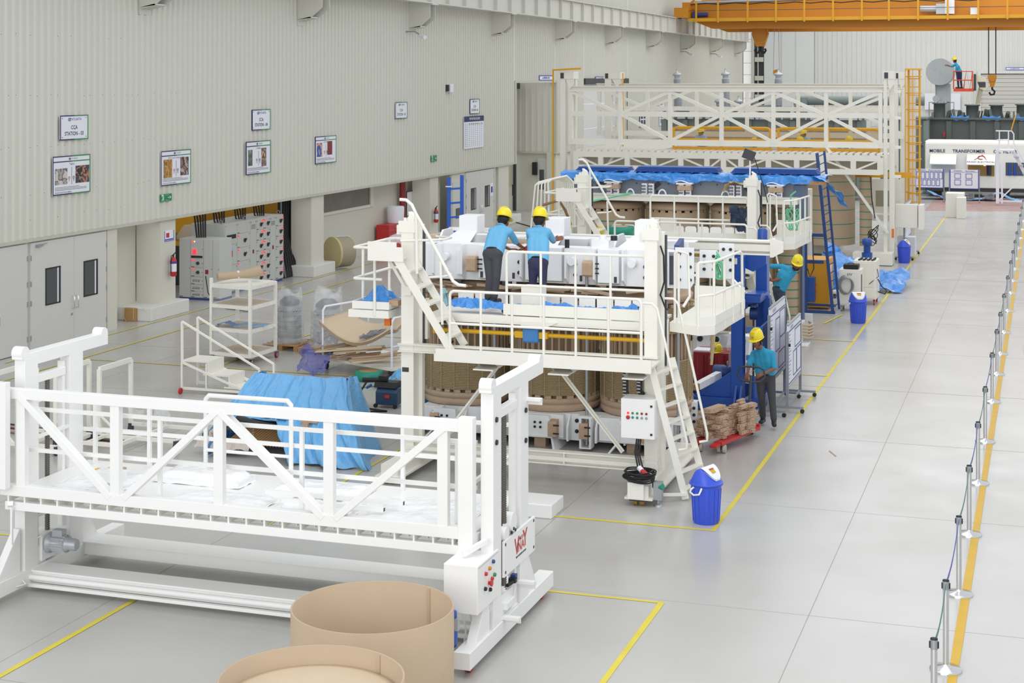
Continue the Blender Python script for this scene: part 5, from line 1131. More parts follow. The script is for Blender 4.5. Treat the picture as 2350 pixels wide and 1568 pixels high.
def person(name, label, org, J, shirt=shirtm, trouser=trou, hands=None, grp=None, sleeves=.5, scale=1.0, gloves=None, face=True, low=False):
    """J in world metres: hip knee ankle toe (L,R), pelvis chest neck head look shoulder elbow wrist (L,R)"""
    r = TH(name, label, 'person', org, grp); v = {k: V(x) for k, x in J.items()}; s = scale
    up = ((v['head']-v['neck']).normalized()*.5+V((0, 0, .6))).normalized(); look = V(J['look']).normalized(); look = (look-up*look.dot(up)).normalized(); side = look.cross(up)
    H = v['head']; vox = .0065 if not low else .012
    c = [(v['neck'], H-up*.05, .052*s, .05*s), (H+up*.03-look*.012, H+up*.035+look*.012, .088*s, .086*s), (H-up*.05+look*.02, H-up*.07+look*.045, .06*s, .042*s), (H+look*.03-up*.02, H+look*.045-up*.02, .065*s, .06*s),
         (H+look*.09+up*.012, H+look*.112-up*.02, .009, .014), (H+look*.085-up*.055, H+look*.088-up*.055, .018, .018), (H+look*.07-up*.09, H+look*.075-up*.09, .02, .02),
         (H+side*.085, H+side*.09-up*.03, .013, .011), (H-side*.085, H-side*.09-up*.03, .013, .011), (H+side*.032+look*.085+up*.03, H-side*.032+look*.085+up*.03, .012, .012)]
    for S in 'LR':
        c += [(v['sh'+S], v['el'+S], .042*s, .038*s), (v['el'+S], v['wr'+S], .038*s, .024*s), (v['neck'], v['sh'+S], .03*s, .034*s), (v['chest'], v['sh'+S], .05, .034),
              (v['hip'+S], v['kn'+S], .07, .048), (v['kn'+S], v['an'+S], .045, .032), (v['pelvis'], v['hip'+S], .07, .07)]
    c += [(v['pelvis'], v['chest'], .08, .09), (v['chest'], v['neck'], .08, .05)]
    for h in (hands or []): c += hand(*h)
    blob('body', c, skin, r, vox, 2)
    # shirt
    sc = []
    ax = (v['shR']-v['shL']); ax.normalize(); spine = (v['neck']-v['pelvis']).normalized(); fr = ax.cross(spine).normalized()
    hipax = (v['hipR']-v['hipL']).normalized()
    for k in (-1, 0, 1):
        sc.append((v['pelvis']+hipax*.085*k+spine*.03, v['chest']+ax*.085*k, .098*s, .108*s))
        sc.append((v['chest']+ax*.09*k, v['neck']+ax*.07*k-spine*.07, .10*s, .07*s))
    sc.append((v['shL'], v['shR'], .062*s, .062*s)); sc.append((v['neck']-spine*.04, v['neck']-spine*.0, .07*s, .062*s))
    for S in 'LR':
        e = v['sh'+S]+(v['el'+S]-v['sh'+S])*(.9 if sleeves >= .5 else sleeves*2)
        sc.append((v['sh'+S], e, .060*s, .056*s)); sc.append((v['chest'], v['sh'+S], .09*s, .055*s)); sc.append((v['neck']-spine*.015, v['sh'+S], .055*s, .06*s))
        if sleeves > .9: sc.append((v['el'+S], v['wr'+S]-(v['wr'+S]-v['el'+S])*.2, .055*s, .042*s))
    sh = blob('polo_shirt', sc, shirt, r, .013, 4)
    nb = v['neck']+up*.015; cb = MB().tube([nb+side*.062*math.cos(a)+look*.066*math.sin(a)-up*(.012*math.sin(a)) for a in [k*math.pi/8 for k in range(16)]], .012, 6, closed=True)
    OB('collar', cb, shirt, sh)
    # trousers, shoes
    tc = [(v['pelvis']+hipax*.07-spine*.0, v['pelvis']-hipax*.07, .11*s, .11*s)]
    for S in 'LR': tc += [(v['hip'+S], v['kn'+S], .094*s, .068*s), (v['kn'+S], v['an'+S]+(v['kn'+S]-v['an'+S])*.10, .066*s, .058*s), (v['pelvis']-spine*.03, v['hip'+S], .105*s, .096*s)]
    blob('trousers', tc, trouser, r, .013, 3)
    OB('belt', MB().tube([v['pelvis']+spine*.05+hipax*.158*math.cos(a)*s+fr*.105*math.sin(a)*s for a in [k*math.pi/12 for k in range(24)]], .014, 6, closed=True), black, r)
    for S in 'LR':
        a, t = v['an'+S], v['toe'+S]; f = (t-a).normalized(); g = V((f.x, f.y, f.z)); sd = g.cross(V((0, 0, 1))).normalized(); dn = g.cross(sd).normalized(); dn = dn if dn.z < 0 else -dn
        L = .25*s; heel = a-g*.045+dn*.045
        blob('shoe', [(heel, heel+g*.10, .043, .045), (heel+g*.10, heel+g*.19, .044, .040), (a+V((0, 0, .01)), heel+g*.07, .047, .045), (heel+g*.08+dn*.004+sd*.01, heel+g*.19+dn*.004+sd*.008, .038, .036)], shoe, r, .01, 2)
    # helmet, hair, eyes, mouth
    Rm = Matrix((side, look, up)).transposed().to_4x4()
    b = MB(); pr = [(.12, .05), (.122, 0), (.130, 0), (.128, .02), (.125, .06), (.112, .105), (.085, .135), (.045, .152), (.001, .155)]
    b.lathe((0, 0, 0), pr, 28, close=False)
    for i in range(len(b.v)): x, y, z = b.v[i]; b.v[i] = (x*.90, y*1.02, z)
    def brim(u_, v_):
        a = math.pi*2*u_; f = max(0, math.sin(a)); rr = .124+(.010+.048*f**2)*v_; return (rr*.92*math.cos(a), rr*1.02*math.sin(a), .004-.012*v_-.012*f*v_)
    b.sheet(brim, 28, 2); b.sheet(lambda u_, v_: V(brim(u_, v_))+V((0, 0, -.004)), 28, 2)
    for o_ in (-.03, 0, .03): b.tube([(o_, .1, .12), (o_, .05, .157), (o_, 0, .163), (o_, -.05, .157), (o_, -.1, .12)], .008, 6)
    M = Matrix.Translation(H+up*.072-look*.006) @ Rm @ Matrix.Scale(1.04*s, 4); b.xf(lambda p: M @ p); hm = OB('hard_hat', b, helm, r)
    bd = MB().box(-.024, .024, .125, .13, .03, .062); bd.xf(lambda p: M @ p); OB('helmet_badge', bd, press, hm)
    hc = [(H-look*.028+up*.02+side*.02, H-look*.03-up*.05, .086*s, .06*s), (H-look*.028+up*.02-side*.02, H-look*.03-up*.05, .086*s, .06*s)]
    blob('hair', hc, hair, r, .011, 2)
    if face:
        for sg in (-1, 1):
            e = H+look*.088+side*.033*sg+up*.012; OB('eye', MB().ball(e, .0115, 10), paper, r, label='white of the eye'); OB('pupil', MB().ball(e+look*.007, .0062, 8), hair, r)
            OB('eyebrow', MB().tube([e+up*.022-side*.018*sg+look*.008, e+up*.027+look*.012, e+up*.02+side*.02*sg+look*.004], .004, 6), hair, r)
        OB('mouth', MB().tube([H+look*.098-up*.062+side*.022, H+look*.107-up*.06, H+look*.098-up*.062-side*.022], .0045, 6), mat('lips', '6B3A30', .5), r)
    OB('chin_strap', MB().tube([H+side*.096+up*.05, H+side*.08-up*.04+look*.03, H-up*.115+look*.05, H-side*.08-up*.04+look*.03, H-side*.096+up*.05], .005, 5), black, r)
    return r, v, (H, look, up, side)
def pp(px, py, Y): return wy(px, py, Y)
# --- worker 1 (left on the deck), back to camera, leaning onto the clamp
def back_worker(nm, label, hx, dx, fy, J, **k): return person(nm, label, (hx, fy, 2.53), J, **k)
Y0 = 24.55
J = dict(anL=pp(1119, 690, Y0)+V((0, 0, .03)), anR=pp(1134, 690, Y0-.02)+V((0, 0, .03)), knL=pp(1124, 640, Y0+.05), knR=pp(1139, 640, Y0+.02), hipL=pp(1122, 592, Y0+.15), hipR=pp(1140, 592, Y0+.13), pelvis=pp(1131, 583, Y0+.15),
         chest=pp(1142, 543, Y0+.42), neck=pp(1151, 520, Y0+.58), head=pp(1156, 508, Y0+.68), look=(.35, 1, -.25), shL=pp(1129, 530, Y0+.52), shR=pp(1169, 531, Y0+.46), elL=pp(1140, 558, Y0+.85), elR=pp(1185, 557, Y0+.72), wrL=pp(1170, 572, Y0+1.15), wrR=pp(1203, 571, Y0+1.05))
J['toeL'] = J['anL']+V((-.03, .2, -.0)); J['toeR'] = J['anR']+V((.06, .2, .0))
person('person', 'worker in light blue polo and charcoal trousers leaning over the core, left of the two', (-8.6, Y0, 2.53), J, shirtl, trou, [(J['wrR'], (.75, .6, -.15), (0, 0, -1), (-.3, .6, .2), .3), (J['wrL'], (.8, .5, 0), (0, 0, -1), (0, -1, .2), .35)], face=False)
OB('wrist_band', MB().tube([J['wrR']+V((.028*math.cos(a), .01, .028*math.sin(a))) for a in [k*math.pi/5 for k in range(10)]], .009, 6, closed=True), red, bpy.data.objects['person'], label='red wrist band')
J = dict(anL=pp(1225, 690, Y0+.1), anR=pp(1245, 688, Y0-.1)+V((0, 0, .0)), knL=pp(1223, 645, Y0+.15), knR=pp(1246, 645, Y0+.1), hipL=pp(1225, 612, Y0+.15), hipR=pp(1244, 612, Y0+.12), pelvis=pp(1235, 603, Y0+.15),
         chest=pp(1235, 556, Y0+.40), neck=pp(1237, 524, Y0+.55), head=pp(1239, 508, Y0+.63), look=(.3, 1, -.2), shL=pp(1215, 532, Y0+.48), shR=pp(1257, 532, Y0+.45), elL=pp(1214, 566, Y0+.75), elR=pp(1270, 553, Y0+.7), wrL=pp(1211, 573, Y0+1.0), wrR=pp(1272, 551, Y0+.95))
J['toeL'] = J['anL']+V((0, .2, 0)); J['toeR'] = J['anR']+V((.03, .1, -.14))
J['elL'] = pp(1217, 562, Y0+.85); J['wrL'] = pp(1206, 573, Y0+1.05)
p2, v2, _ = person('person', 'worker in light blue polo and navy trousers leaning over the core, right of the two', (-7.9, Y0, 2.53), J, shirtl, trou2, [(J['wrR'], (.85, .3, .3), (-.2, 0, -1), (-.4, .3, .8), .35), (J['wrL'], (-.8, .5, 0), (0, 0, -1), (0, -1, .2), .35)], face=False)
blob('arm_guard', [(v2['shR']+(v2['elR']-v2['shR'])*.85, v2['elR'], .05, .048), (v2['elR'], v2['wrR']-(v2['wrR']-v2['elR'])*.15, .048, .036)], red, p2, .01, 2, label='red sleeve guard')
blob('arm_guard', [(v2['elL'], v2['wrL'], .046, .034)], red, p2, .01, 2, label='red sleeve guard')
sc_ = [pp(1150, 697, Y0-.1), pp(1163, 693, Y0), pp(1173, 699, Y0-.1)]
for k, (a, b_) in enumerate(((0, 1), (1, 2))):
    c = pp(1157+14*k, 699, Y0-.3); c.z = 2.58
    r = blob('work_shoe', [(c, c+V((.12, .03, .0)), .045, .045), (c+V((.12, .03, 0)), c+V((.2, .05, -.005)), .045, .038), (c, c+V((0, 0, .06)), .045, .04)], shoe, None, .01, 2)
    r['label'] = ('left one of a pair of dark shoes taken off on the near platform deck', 'right one of a pair of dark shoes taken off on the near platform deck')[k]; r['category'] = 'shoe'
# --- worker 3, standing, pulling the pallet truck; faces the camera-left, head bowed
Y3 = 28.9
J = dict(anL=pp(1776, 966, Y3-.15), anR=pp(1751, 960, Y3+.15), knL=pp(1772, 918, Y3-.05), knR=pp(1748, 916, Y3), hipL=pp(1768, 872, Y3+.02), hipR=pp(1746, 872, Y3+.02), pelvis=pp(1757, 862, Y3+.02), chest=pp(1752, 826, Y3-.02), neck=pp(1746, 802, Y3-.08), head=pp(1741, 790, Y3-.17),
         look=(-.35, -.85, -.38), shL=pp(1772, 812, Y3-.05), shR=pp(1730, 812, Y3-.0), elL=pp(1777, 846, Y3-.10), elR=pp(1718, 839, Y3-.12), wrL=pp(1752, 858, Y3-.34), wrR=pp(1716, 856, Y3-.32))
J['head'] = J['neck']+V((-.05, -.085, .155))
J['toeL'] = J['anL']+V((.05, -.2, 0)); J['toeR'] = J['anR']+V((-.02, -.2, 0))
person('person', 'worker in blue polo and yellow hard hat standing at the pallet truck handle', (-4.8, Y3, 0), J, shirtm, trou, [(J['wrL'], (-.75, -.5, -.25), (0, .3, -1), (-.1, .6, .5), .75), (J['wrR'], (-.1, -.6, -.8), (.3, .4, -1), (.9, -.2, .1), .7)])
# --- worker 4, leaning out from the ladder of the rear gantry, looking at the camera
Y4 = 35.4
J = dict(anL=pp(1800, 760, Y4+.1), anR=pp(1795, 765, Y4+.25), knL=pp(1800, 716, Y4-.05), knR=pp(1795, 722, Y4+.15), hipL=pp(1793, 674, Y4), hipR=pp(1783, 672, Y4+.1), pelvis=pp(1788, 664, Y4+.05), chest=pp(1802, 632, Y4), neck=pp(1820, 618, Y4-.03), head=pp(1830, 612, Y4-.06),
         look=(.28, -1, .12), shL=pp(1818, 624, Y4-.08), shR=pp(1796, 612, Y4+.1), elL=pp(1792, 640, Y4-.05), elR=pp(1768, 611, Y4+.15), wrL=pp(1772, 645, Y4-.05), wrR=pp(1750, 609, Y4+.12))
J['head'] = J['neck']+V((.09, -.09, .11))
J['toeL'] = J['anL']+V((-.12, .16, -.03)); J['toeR'] = J['anR']+V((-.12, .16, -.03))
p4, v4, (H, look, up, side) = person('person', 'bearded worker in blue polo leaning out sideways from the far gantry ladder', (-5.8, Y4, .9), J, shirtm, mat('trouser_denim', '3A4454', .85), [(J['wrR'], (-1, 0, .05), (0, -.3, -1), (0, -.5, .6), .9), (J['wrL'], (-.8, .1, .35), (0, .6, -.3), (.2, -.6, .7), .9)])
bc = [(H+look*.072-up*.088+side*.03, H+look*.072-up*.088-side*.03, .024, .024), (H+look*.05-up*.06+side*.06, H+look*.07-up*.088+side*.03, .02, .024), (H+look*.05-up*.06-side*.06, H+look*.07-up*.088-side*.03, .02, .024), (H+look*.1-up*.045+side*.02, H+look*.1-up*.045-side*.02, .008, .008)]
blob('beard', bc, hair, p4, .007, 2)
OB('lanyard_card', MB().box(v4['chest'].x+.12, v4['chest'].x+.17, v4['chest'].y-.13, v4['chest'].y-.125, v4['chest'].z+.05, v4['chest'].z+.1), paper, p4)
# ================================================================ TRANSFORMER IN THE FAR BAY: cardboard-wrapped coils, grey clamps
T3 = TH('transformer_core', 'transformer core with cardboard-wrapped coils, grey clamps and a blue sheet over it', 'transformer core', (-8.5, 39, 0))
Y3c = 39.0
def wrapped_coil(x, y, r, z0, z1, par, straps=5, name='wrapped_coil', top=True):
    c = OB(name, MB().lathe((x, y, 0), [(r, z0), (r, z1)], 56), kraft, par)
    if top:
        OB('top_ring', MB().lathe((x, y, 0), [(r-.02, z1+.05), (r+.02, z1+.06), (r+.02, z1+.14), (r-.05, z1+.2), (r-.2, z1+.24)], 56), press, c)
        sp = MB()
        for k in range(24):
            a = 2*math.pi*k/24; d = V((math.cos(a), math.sin(a), 0)); p = V((x, y, z1+.025))+d*(r-.03); sp.bar(p, p+d*.04, .12, .05)
        OB('spacer_ring', sp, press, c)
    b = MB()
    for k in range(straps):
        z = z0+(z1-z0)*(k+.5)/straps; b.lathe((x, y, 0), [(r+.004, z-.013), (r+.004, z+.013)], 56, close=False)
    OB('green_straps', b, green, c); return c
for x in (-10.35, -8.72, -7.08): wrapped_coil(x, Y3c, .78, .55, 3.02, T3)
wrapped_coil(-5.95, 38.9, .3, .5, 3.15, T3, 13, 'tall_wrapped_stack', False)
OB('stack_slats', MB().box(-5.72, -5.64, 38.75, 38.95, .5, 3.1), wood2, T3)
OB('stack_edge', MB().box(-5.64, -5.6, 38.7, 39.1, .45, 3.4), mat('edge_blue_grey', '3F5680', .5), T3)
wrapped_coil(-6.45, 40.2, .55, .5, 2.9, T3, 4, 'rear_wrapped_drum', False)
cg = OB('top_clamp', MB().box(-11.2, -5.75, 38.35, 38.45, 3.4, 3.84).box(-11.2, -5.75, 39.6, 39.7, 3.4, 3.84), clampg, T3)
bq = MB()
for k in range(26): bq.cyl((-11+.2*k, 38.35, 3.42+.3*(k % 2)), (-11+.2*k, 38.33, 3.42+.3*(k % 2)), .018, 8)
OB('bolt_heads', bq, dark, cg)
OB('clamp_ledge', MB().box(-11.1, -5.62, 38.0, 38.34, 3.31, 3.46), cream, T3)
OB('ledge_top', MB().box(-11.1, -5.62, 37.95, 38.35, 3.45, 3.47), cream2, T3)
for x in (-10.6, -9.2, -6.9): OB('clamp_stay', MB().bar((x, 38.34, 3.6), (x+.18, 38.34, 3.75), .12, .02, up=(0, 1, 0)).bar((x+.1, 38.33, 3.55), (x+.22, 38.33, 3.4), .06, .03, up=(0, 1, 0)), dark, T3)
OB('top_yoke', MB().box(-11.3, -5.7, 38.45, 39.6, 3.4, 3.84), clampg, T3)
OB('side_column', MB().box(-5.76, -5.45, 38.35, 38.6, 2.9, 3.75), mat('edge_grey_blue', '5F7088', .5), T3)
for x in (-9.7, -8.9, -7.35, -6.6): OB('shackle', MB().tube([(x+.09*math.cos(a), 38.1, 3.47+.12*math.sin(a)) for a in [k*math.pi/8 for k in range(9)]], .02, 8), paper, T3)
bs = OB('base_clamp', MB().box(-11.0, -5.5, 38.0, 38.06, .08, .5).box(-11, -5.5, 39.7, 39.76, .08, .5), clampw, T3)
OB('core_foot', MB().box(-5.95, -5.55, 37.9, 38.0, .05, .48).box(-6.05, -5.35, 37.75, 38.3, 0, .05).box(-5.6, -5.54, 37.8, 38.7, .05, .5), clampw, T3, bev=.01)
bq = MB()
for x in (-5.86, -5.7):
    for z in (.14, .27, .4): bq.cyl((x, 37.9, z), (x, 37.88, z), .028 if x > -5.8 else .016, 10)
OB('foot_bolts', bq, bolt, bs)
b = MB()
for k in range(5): b.tube([(-5.5, 38.0, .48-.07*k), (-5.35, 38.1, .46-.075*k), (-5.32, 38.5, .44-.075*k), (-5.45, 38.8, .44-.07*k)], .03, 6)
OB('padded_leads', b, kraft2, bs)
OB('white_tie_bar', MB().box(-6.35, -6.28, 37.9, 37.97, .1, 2.75), paper, T3)
crumple('core_cover_sheet', lambda u, v: (-11.55+6.55*u, 38.2-.25*(1-abs(2*v-1))+1.4*v*0+1.3*v, 3.93+.05*math.sin(3.14*v)-(.1 if v < .12 else 0)*(1+.3*math.sin(22*u))), 170, 22, tarp2, '', '', .04, 6, parent=None)
o = bpy.data.objects['core_cover_sheet']; o['label'] = 'blue plastic sheet spread over the top of the far transformer core'; o['category'] = 'plastic sheet'
crumple('core_cover_flap', lambda u, v: (-5.3+.75*u, 38.1+.5*v, 3.95-.45*u*u-.35*v*u+.02), 24, 16, tarp2, 'loose corner of blue sheet hanging off the right end of the far core', 'plastic sheet', .06, 5)
crumple('core_front_flap', lambda u, v: (-11.1+5.7*u, 38.1-.05*math.sin(9*u), 3.95-.2*v*(.75+.25*math.sin(17*u))), 140, 10, tarp2, 'blue plastic skirt hanging over the grey front clamp of the far core', 'plastic sheet', .05, 5)
for k, (x0, x1, n_, lb) in enumerate(((-11.2, -9.85, 3, 'left'), (-9.7, -7.6, 4, 'second'), (-7.4, -6.9, 4, ''), (-7.3, -5.2, 4, 'right'))):
    if not lb: continue
    for j in range(n_):
        OB('blue_barrier_board', MB().box(x0+.03*j, x1-.02*j, 38.5, 39.1, 4.0+j*.032, 4.026+j*.032), dblue, label='long blue board, one of the %s stack lying on the blue covered far core' % {'left': 'leftmost', 'second': 'middle', 'right': 'rightmost'}[lb], cat='board', group='blue boards, %s stack' % {'left': 'leftmost', 'second': 'middle', 'right': 'rightmost'}[lb], bev=.004)
for j in range(4): OB('timber_offcut', MB().box(-5.35+.02*j, -4.95, 38.2+.1*j, 38.3+.1*j, 3.78+.03*(j % 2), 3.86+.03*(j % 2)), wood2, label='wooden slat end poking out under the blue sheet corner of the far core', cat='wood slat', group='slats under the blue sheet corner')
for k, x in enumerate((-10.15, -9.27, -8.35, -7.12, -6.15)):
    r = TH('spacer_bundle', ('slotted spacer bundle with a white sheet, leftmost on the far clamp ledge', 'slotted white spacer pair, second from left on the far clamp ledge', 'white-topped timber and spacer bundle, middle of the far clamp ledge', 'slotted spacer bundle under the tan cloth on the far clamp ledge', 'white-topped spacer bundle at the right end of the far clamp ledge')[k], 'spacer bundle', (x, 38.15, 3.31)); r_s = r
    if k in (0, 2, 4): OB('paper_cover', MB().sheet(lambda u, v: (x-.2+.42*u, 37.95+.3*v, 3.63+.03*math.sin(5*u)+.02*math.sin(7*v)), 10, 6).box(x-.18, x+.2, 37.97, 38.2, 3.58, 3.62), paper, r); OB('wood_pack', MB().box(x-.15, x+.18, 37.98, 38.2, 3.44, 3.55), wood, r)
    q = MB().box(x-.12, x+.0, 38.0, 38.1, 3.32, 3.58).box(x+.05, x+.17, 38.0, 38.1, 3.32, 3.58); OB('slotted_spacer', q, paper, r)
    q = MB()
    for i in range(3):
        for j in range(3):
            for s in (-.115, .055): q.box(x+s+.035*i, x+s+.035*i+.02, 37.99, 38.0, 3.35+.075*j, 3.40+.075*j)
    OB('slots', q, dark, r); r.location.z += .155
crumple('work_cloth', lambda u, v: (-7.35+.5*u, 37.9+.35*v-.2*(u < .2), 3.82-.1*abs(u-.5)-.3*max(0, .25-u)*2), 26, 16, mat('cloth_tan', 'C9A878', .85), 'striped tan cloth thrown over the spacer bundle on the far core', 'cloth', .05, 9)
crumple('jeans_cloth', lambda u, v: (-6.84+.38*u, 36.1+.1*math.sin(4*u), 3.38-.48*v-.1*u*v), 20, 20, mat('denim_dark', '36465A', .85, noise_=.2), 'dark denim garment hanging over the far gantry railing', 'garment', .06, 8)
r = OB('strap_roll', MB().lathe((-9.55, 36.5, 2.62), [(.2, 0), (.34, 0), (.34, .2), (.2, .2)], 40), green, label='roll of green strapping lying on the far gantry deck behind its stairs', cat='strap roll')
OB('roll_core', MB().lathe((-9.55, 36.5, 2.62), [(.19, .0), (.2, .0), (.2, .205), (.19, .205)], 40), wood, r)
b = MB()
for k in range(3): b.tube([(-9.7+.04*k, 38.0, 3.5), (-10.2, 37.4+.05*k, 3.38), (-10.6, 36.6, 3.3+.02*k)], .018, 5)
OB('green_sling', b, greenl, label='green lifting sling stretched from the far core to the landing', cat='sling')
b = MB()
for k in range(6): b.tube([(-5.62+.02*k+.12*math.cos(a+k), 37.0, 3.05+.25*math.sin(a)) for a in [i*math.pi/8 for i in range(16)]], .012, 5, closed=True)
OB('green_rope', b.tube([(-5.6, 37, 3.3), (-5.62, 37, 3.6), (-5.5, 37.0, 3.7)], .02, 5), greenl, label='green rope bundle hanging at the right end of the far gantry', cat='rope')
b = MB()
for k in range(9): b.tube([(-4.92+.01*(k % 4)+.06*math.cos(a+.2*k), 24.9+.02*k, 3.27+(.13+.02*(k % 3))*math.sin(a)+.015*k) for a in [i*math.pi/8 for i in range(16)]], .011, 6, closed=True)
OB('green_rope_coil', b, greenl, label='light green rope coil hung inside the near right platform railing', cat='rope')
r = TH('flood_light', 'dark square flood lamp on a thin pole at the far gantry right post', 'flood light', (-6.45, 36.1, 4.1))
OB('pole', MB().cyl((-6.4, 36.1, 4.1), (-6.4, 36.1, 4.5), .02, 8), paper, r); OB('lamp_housing', MB().bar((-6.55, 36.1, 4.62), (-6.3, 36.12, 4.52), .1, .22), dark, r, bev=.01)
OB('lamp_cable', MB().tube([(-6.3, 36.1, 4.5), (-6.2, 36.1, 4.2), (-6.1, 36.1, 3.9), (-6.0, 36.1, 3.5)], .01), black, r)
for x, lb in ((-10.75, 'yellow hard hat lying on the white box at the left of the far gantry'), (-9.95, 'yellow hard hat half hidden behind the stairs of the far gantry')):
    hh, M = helmet((x, 36.2, 2.68 if x > -10.5 else 2.85), .5); hh['label'] = lb; hh['category'] = 'hard hat'
for k, (z, lb) in enumerate(((2.62, 'lower cream box stacked left of the far gantry post'), (2.45, 'thin cream tray under the boxes left of the far gantry post'))):
    OB('cream_box', MB().box(-11.0, -10.55, 35.9, 36.5, z, z+(.18, .14)[k]), cream, label=lb, cat='box', bev=.005)
r = TH('hoop_rack', 'rack of nested cream pipe hoops at the left end of the far gantry', 'rack', (-11.4, 37, 0))
for k in range(5): OB('pipe_hoop', MB().tube([(-11.75+.13*k, 36.4, 2.3), (-11.6+.08*k, 36.4, 3.75+.02*k), (-11.5+.08*k, 36.4, 3.83+.02*k), (-11.2+.05*k, 37.0, 3.87+.02*k), (-11.1+.05*k, 37.2, 3.8), (-11.05+.05*k, 37.2, 2.4)], .024, 8), cream, r)
OB('brown_belt', MB().tube([(-11.35, 36.2, 3.3), (-10.95, 36.2, 3.42), (-10.8, 36.2, 3.2), (-10.65, 36.2, 2.85)], .035, 5), mat('belt_brown', '9A7455', .6), r)
# rear-bay small white transformer parts seen under the near right platform
r = TH('clamp_assembly', 'white clamp castings with bolts seen behind the red cabinet', 'clamp assembly', (-6.6, 33.5, 0))
OB('clamp_plate', MB().box(-7.4, -6.4, 32.8, 33.6, 1.05, 1.12).prism([(-7.0, .4), (-6.6, .4), (-6.5, .9), (-6.95, 1.0)], 'y', 33.0, 33.3).prism([(-6.4, .4), (-5.9, .4), (-5.85, .95), (-6.3, 1.0)], 'y', 33.0, 33.3).box(-7.3, -5.8, 33.3, 33.5, 0, .9), clampw, r, bev=.01)
bq = MB()
for x in (-7.1, -6.9, -6.55, -6.0): bq.lathe((x, 33.0, .86), [(.06, 0), (.06, -.03), (.03, -.05)], 12, axis='y')
OB('bolt_heads', bq, bolt, r); OB('orange_clamp', MB().box(-6.35, -6.22, 32.6, 32.7, 1.25, 1.42), MATS['clamp_orange'], r)
OB('pressboard_blocks', MB().box(-6.7, -5.9, 33.6, 33.9, .95, 1.3), strip, r)
# ================================================================ FAR TRUSS GANTRY
g4 = TH('truss_gantry', 'tall cream truss gantry with yellow guard rails across the hall, the largest frame', 'gantry', (-10.7, 55.5, 0))
GY = 55.5; GX = [wy(px, 250, GY).x for px in (1311, 1424, 1538, 1656, 1775, 1896, 2021)]
def truss(Y, xs, zt, zm, zb, par, x0, x1, odd=1):
    b = MB().ibeam((x0, Y, zt-.1), (x1, Y, zt-.1), .2, .2, .03).bar((x0, Y, zm), (x1, Y, zm), .12, .17).bar((x0, Y, zb), (x1, Y, zb), .14, .2)
    o = OB('truss_chords', b, cream2, par)
    for x in xs: OB('truss_vertical', MB().bar((x, Y, zb), (x, Y, zt-.15), .13, .16, up=(0, 1, 0)), cream2, o)
    n = len(xs)
    for i in range(n-1):
        a, c = xs[i], xs[i+1]
        if i % 2 == 0: p, q = a, c
        else: p, q = c, a
        # q side carries the mid-height node
        OB('truss_diagonal', MB().bar((p, Y, zt-.2), (q, Y, zm), .11, .13, up=(0, 1, 0)), cream2, o)
        if i > 0: OB('truss_diagonal', MB().bar((q, Y, zm), (p, Y, zb+.05), .11, .13, up=(0, 1, 0)), cream2, o)
    return o
truss(GY, GX, 6.03, 5.03, 4.03, g4, -16.4, -5.1)
truss(62.5, [x*1.0 for x in (-17.2, -15.2, -13.2, -11.2, -9.2, -7.2, -5.2)], 6.1, 5.1, 4.1, g4, -17.3, -5.2)
def gpost(x, y, w_=.36):
    o = OB('mast', MB().box(x, x+w_*.55, y, y+.3, .2, 6.4).box(x+w_*.75, x+w_+.12, y+.4, y+.6, .2, 6.3), cream2, g4, bev=.01)
    OB('mast_head', MB().box(x-.03, x+w_+.15, y-.02, y+.65, 6.28, 6.55).prism([(x+w_*.6, 6.28), (x+w_+.15, 6.28), (x+w_+.15, 6.1), (x+w_, 5.9)], 'y', y, y+.05), cream2, g4)
    OB('head_plate', MB().box(x+.03, x+.15, y-.04, y-.02, 6.3, 6.5), dark, o)
    return o
gpost(-16.72, 55.4); gpost(-5.28, 55.4, .2); gpost(-16.95, 62.4, .5); gpost(-5.55, 62.4, .25)
OB('rear_post', MB().box(-4.95, -4.62, 60.4, 60.6, .2, 6.35), cream2, g4)
OB('mast_rollers', MB().box(-5.0, -4.75, 55.9, 56.0, 4.9, 5.0).box(-5.0, -4.75, 55.9, 56.0, 3.9, 4.0).box(-5.0, -4.75, 55.9, 56.0, 2.9, 3.0).box(-5.0, -4.75, 55.9, 56.0, 5.8, 5.9), cream, g4)
for a, b_ in (((1895, 335), (2037, 535)), ((1425, 330), (1388, 392))): OB('long_brace', MB().bar(wy(*a, GY-.15), wy(*b_, GY-.15), .08, .17, up=(0, 1, 0)), cream2, g4)
# working deck and its shallow girder
zt, zb = 3.62, 3.06
OB('deck_girder', MB().box(-16.1, -5.35, 55.0, 55.15, zt-.12, zt+.08).box(-16.1, -5.35, 55.0, 55.15, zb-.02, zb+.16), cream2, g4)
gx = [wy(px, 370, 55).x for px in (1322, 1378, 1439, 1500, 1562, 1622, 1660, 1700, 1763, 1828, 1888, 1958, 2020)]
for i, x in enumerate(gx):
    OB('girder_vertical', MB().box(x-.09, x+.09, 55.0, 55.12, zb, zt), cream2, g4)
    if i < len(gx)-1:
        a, c = (zt-.12, zb+.14) if i % 2 == 0 else (zb+.14, zt-.12); OB('girder_diagonal', MB().bar((x+.1, 55.06, a), (gx[i+1]-.1, 55.06, c), .06, .09, up=(0, 1, 0)), cream2, g4)
OB('deck_skirt', MB().box(-16.0, -5.5, 56.4, 56.45, zb+.02, zt+.06), mat('skirt_khaki', 'B7B1A0', .6), g4)
OB('rear_girder', MB().box(-16.1, -5.35, 61.0, 61.15, zb-.1, zt+.1), cream2, g4)
sl = MB()
for k in range(44): x = -16.0+k*.245; sl.box(x, x+.16, 55.0, 61.0 if x < -13.2 else 56.3, zt+.08, zt+.14)
OB('deck_slats', sl, cream2, g4)
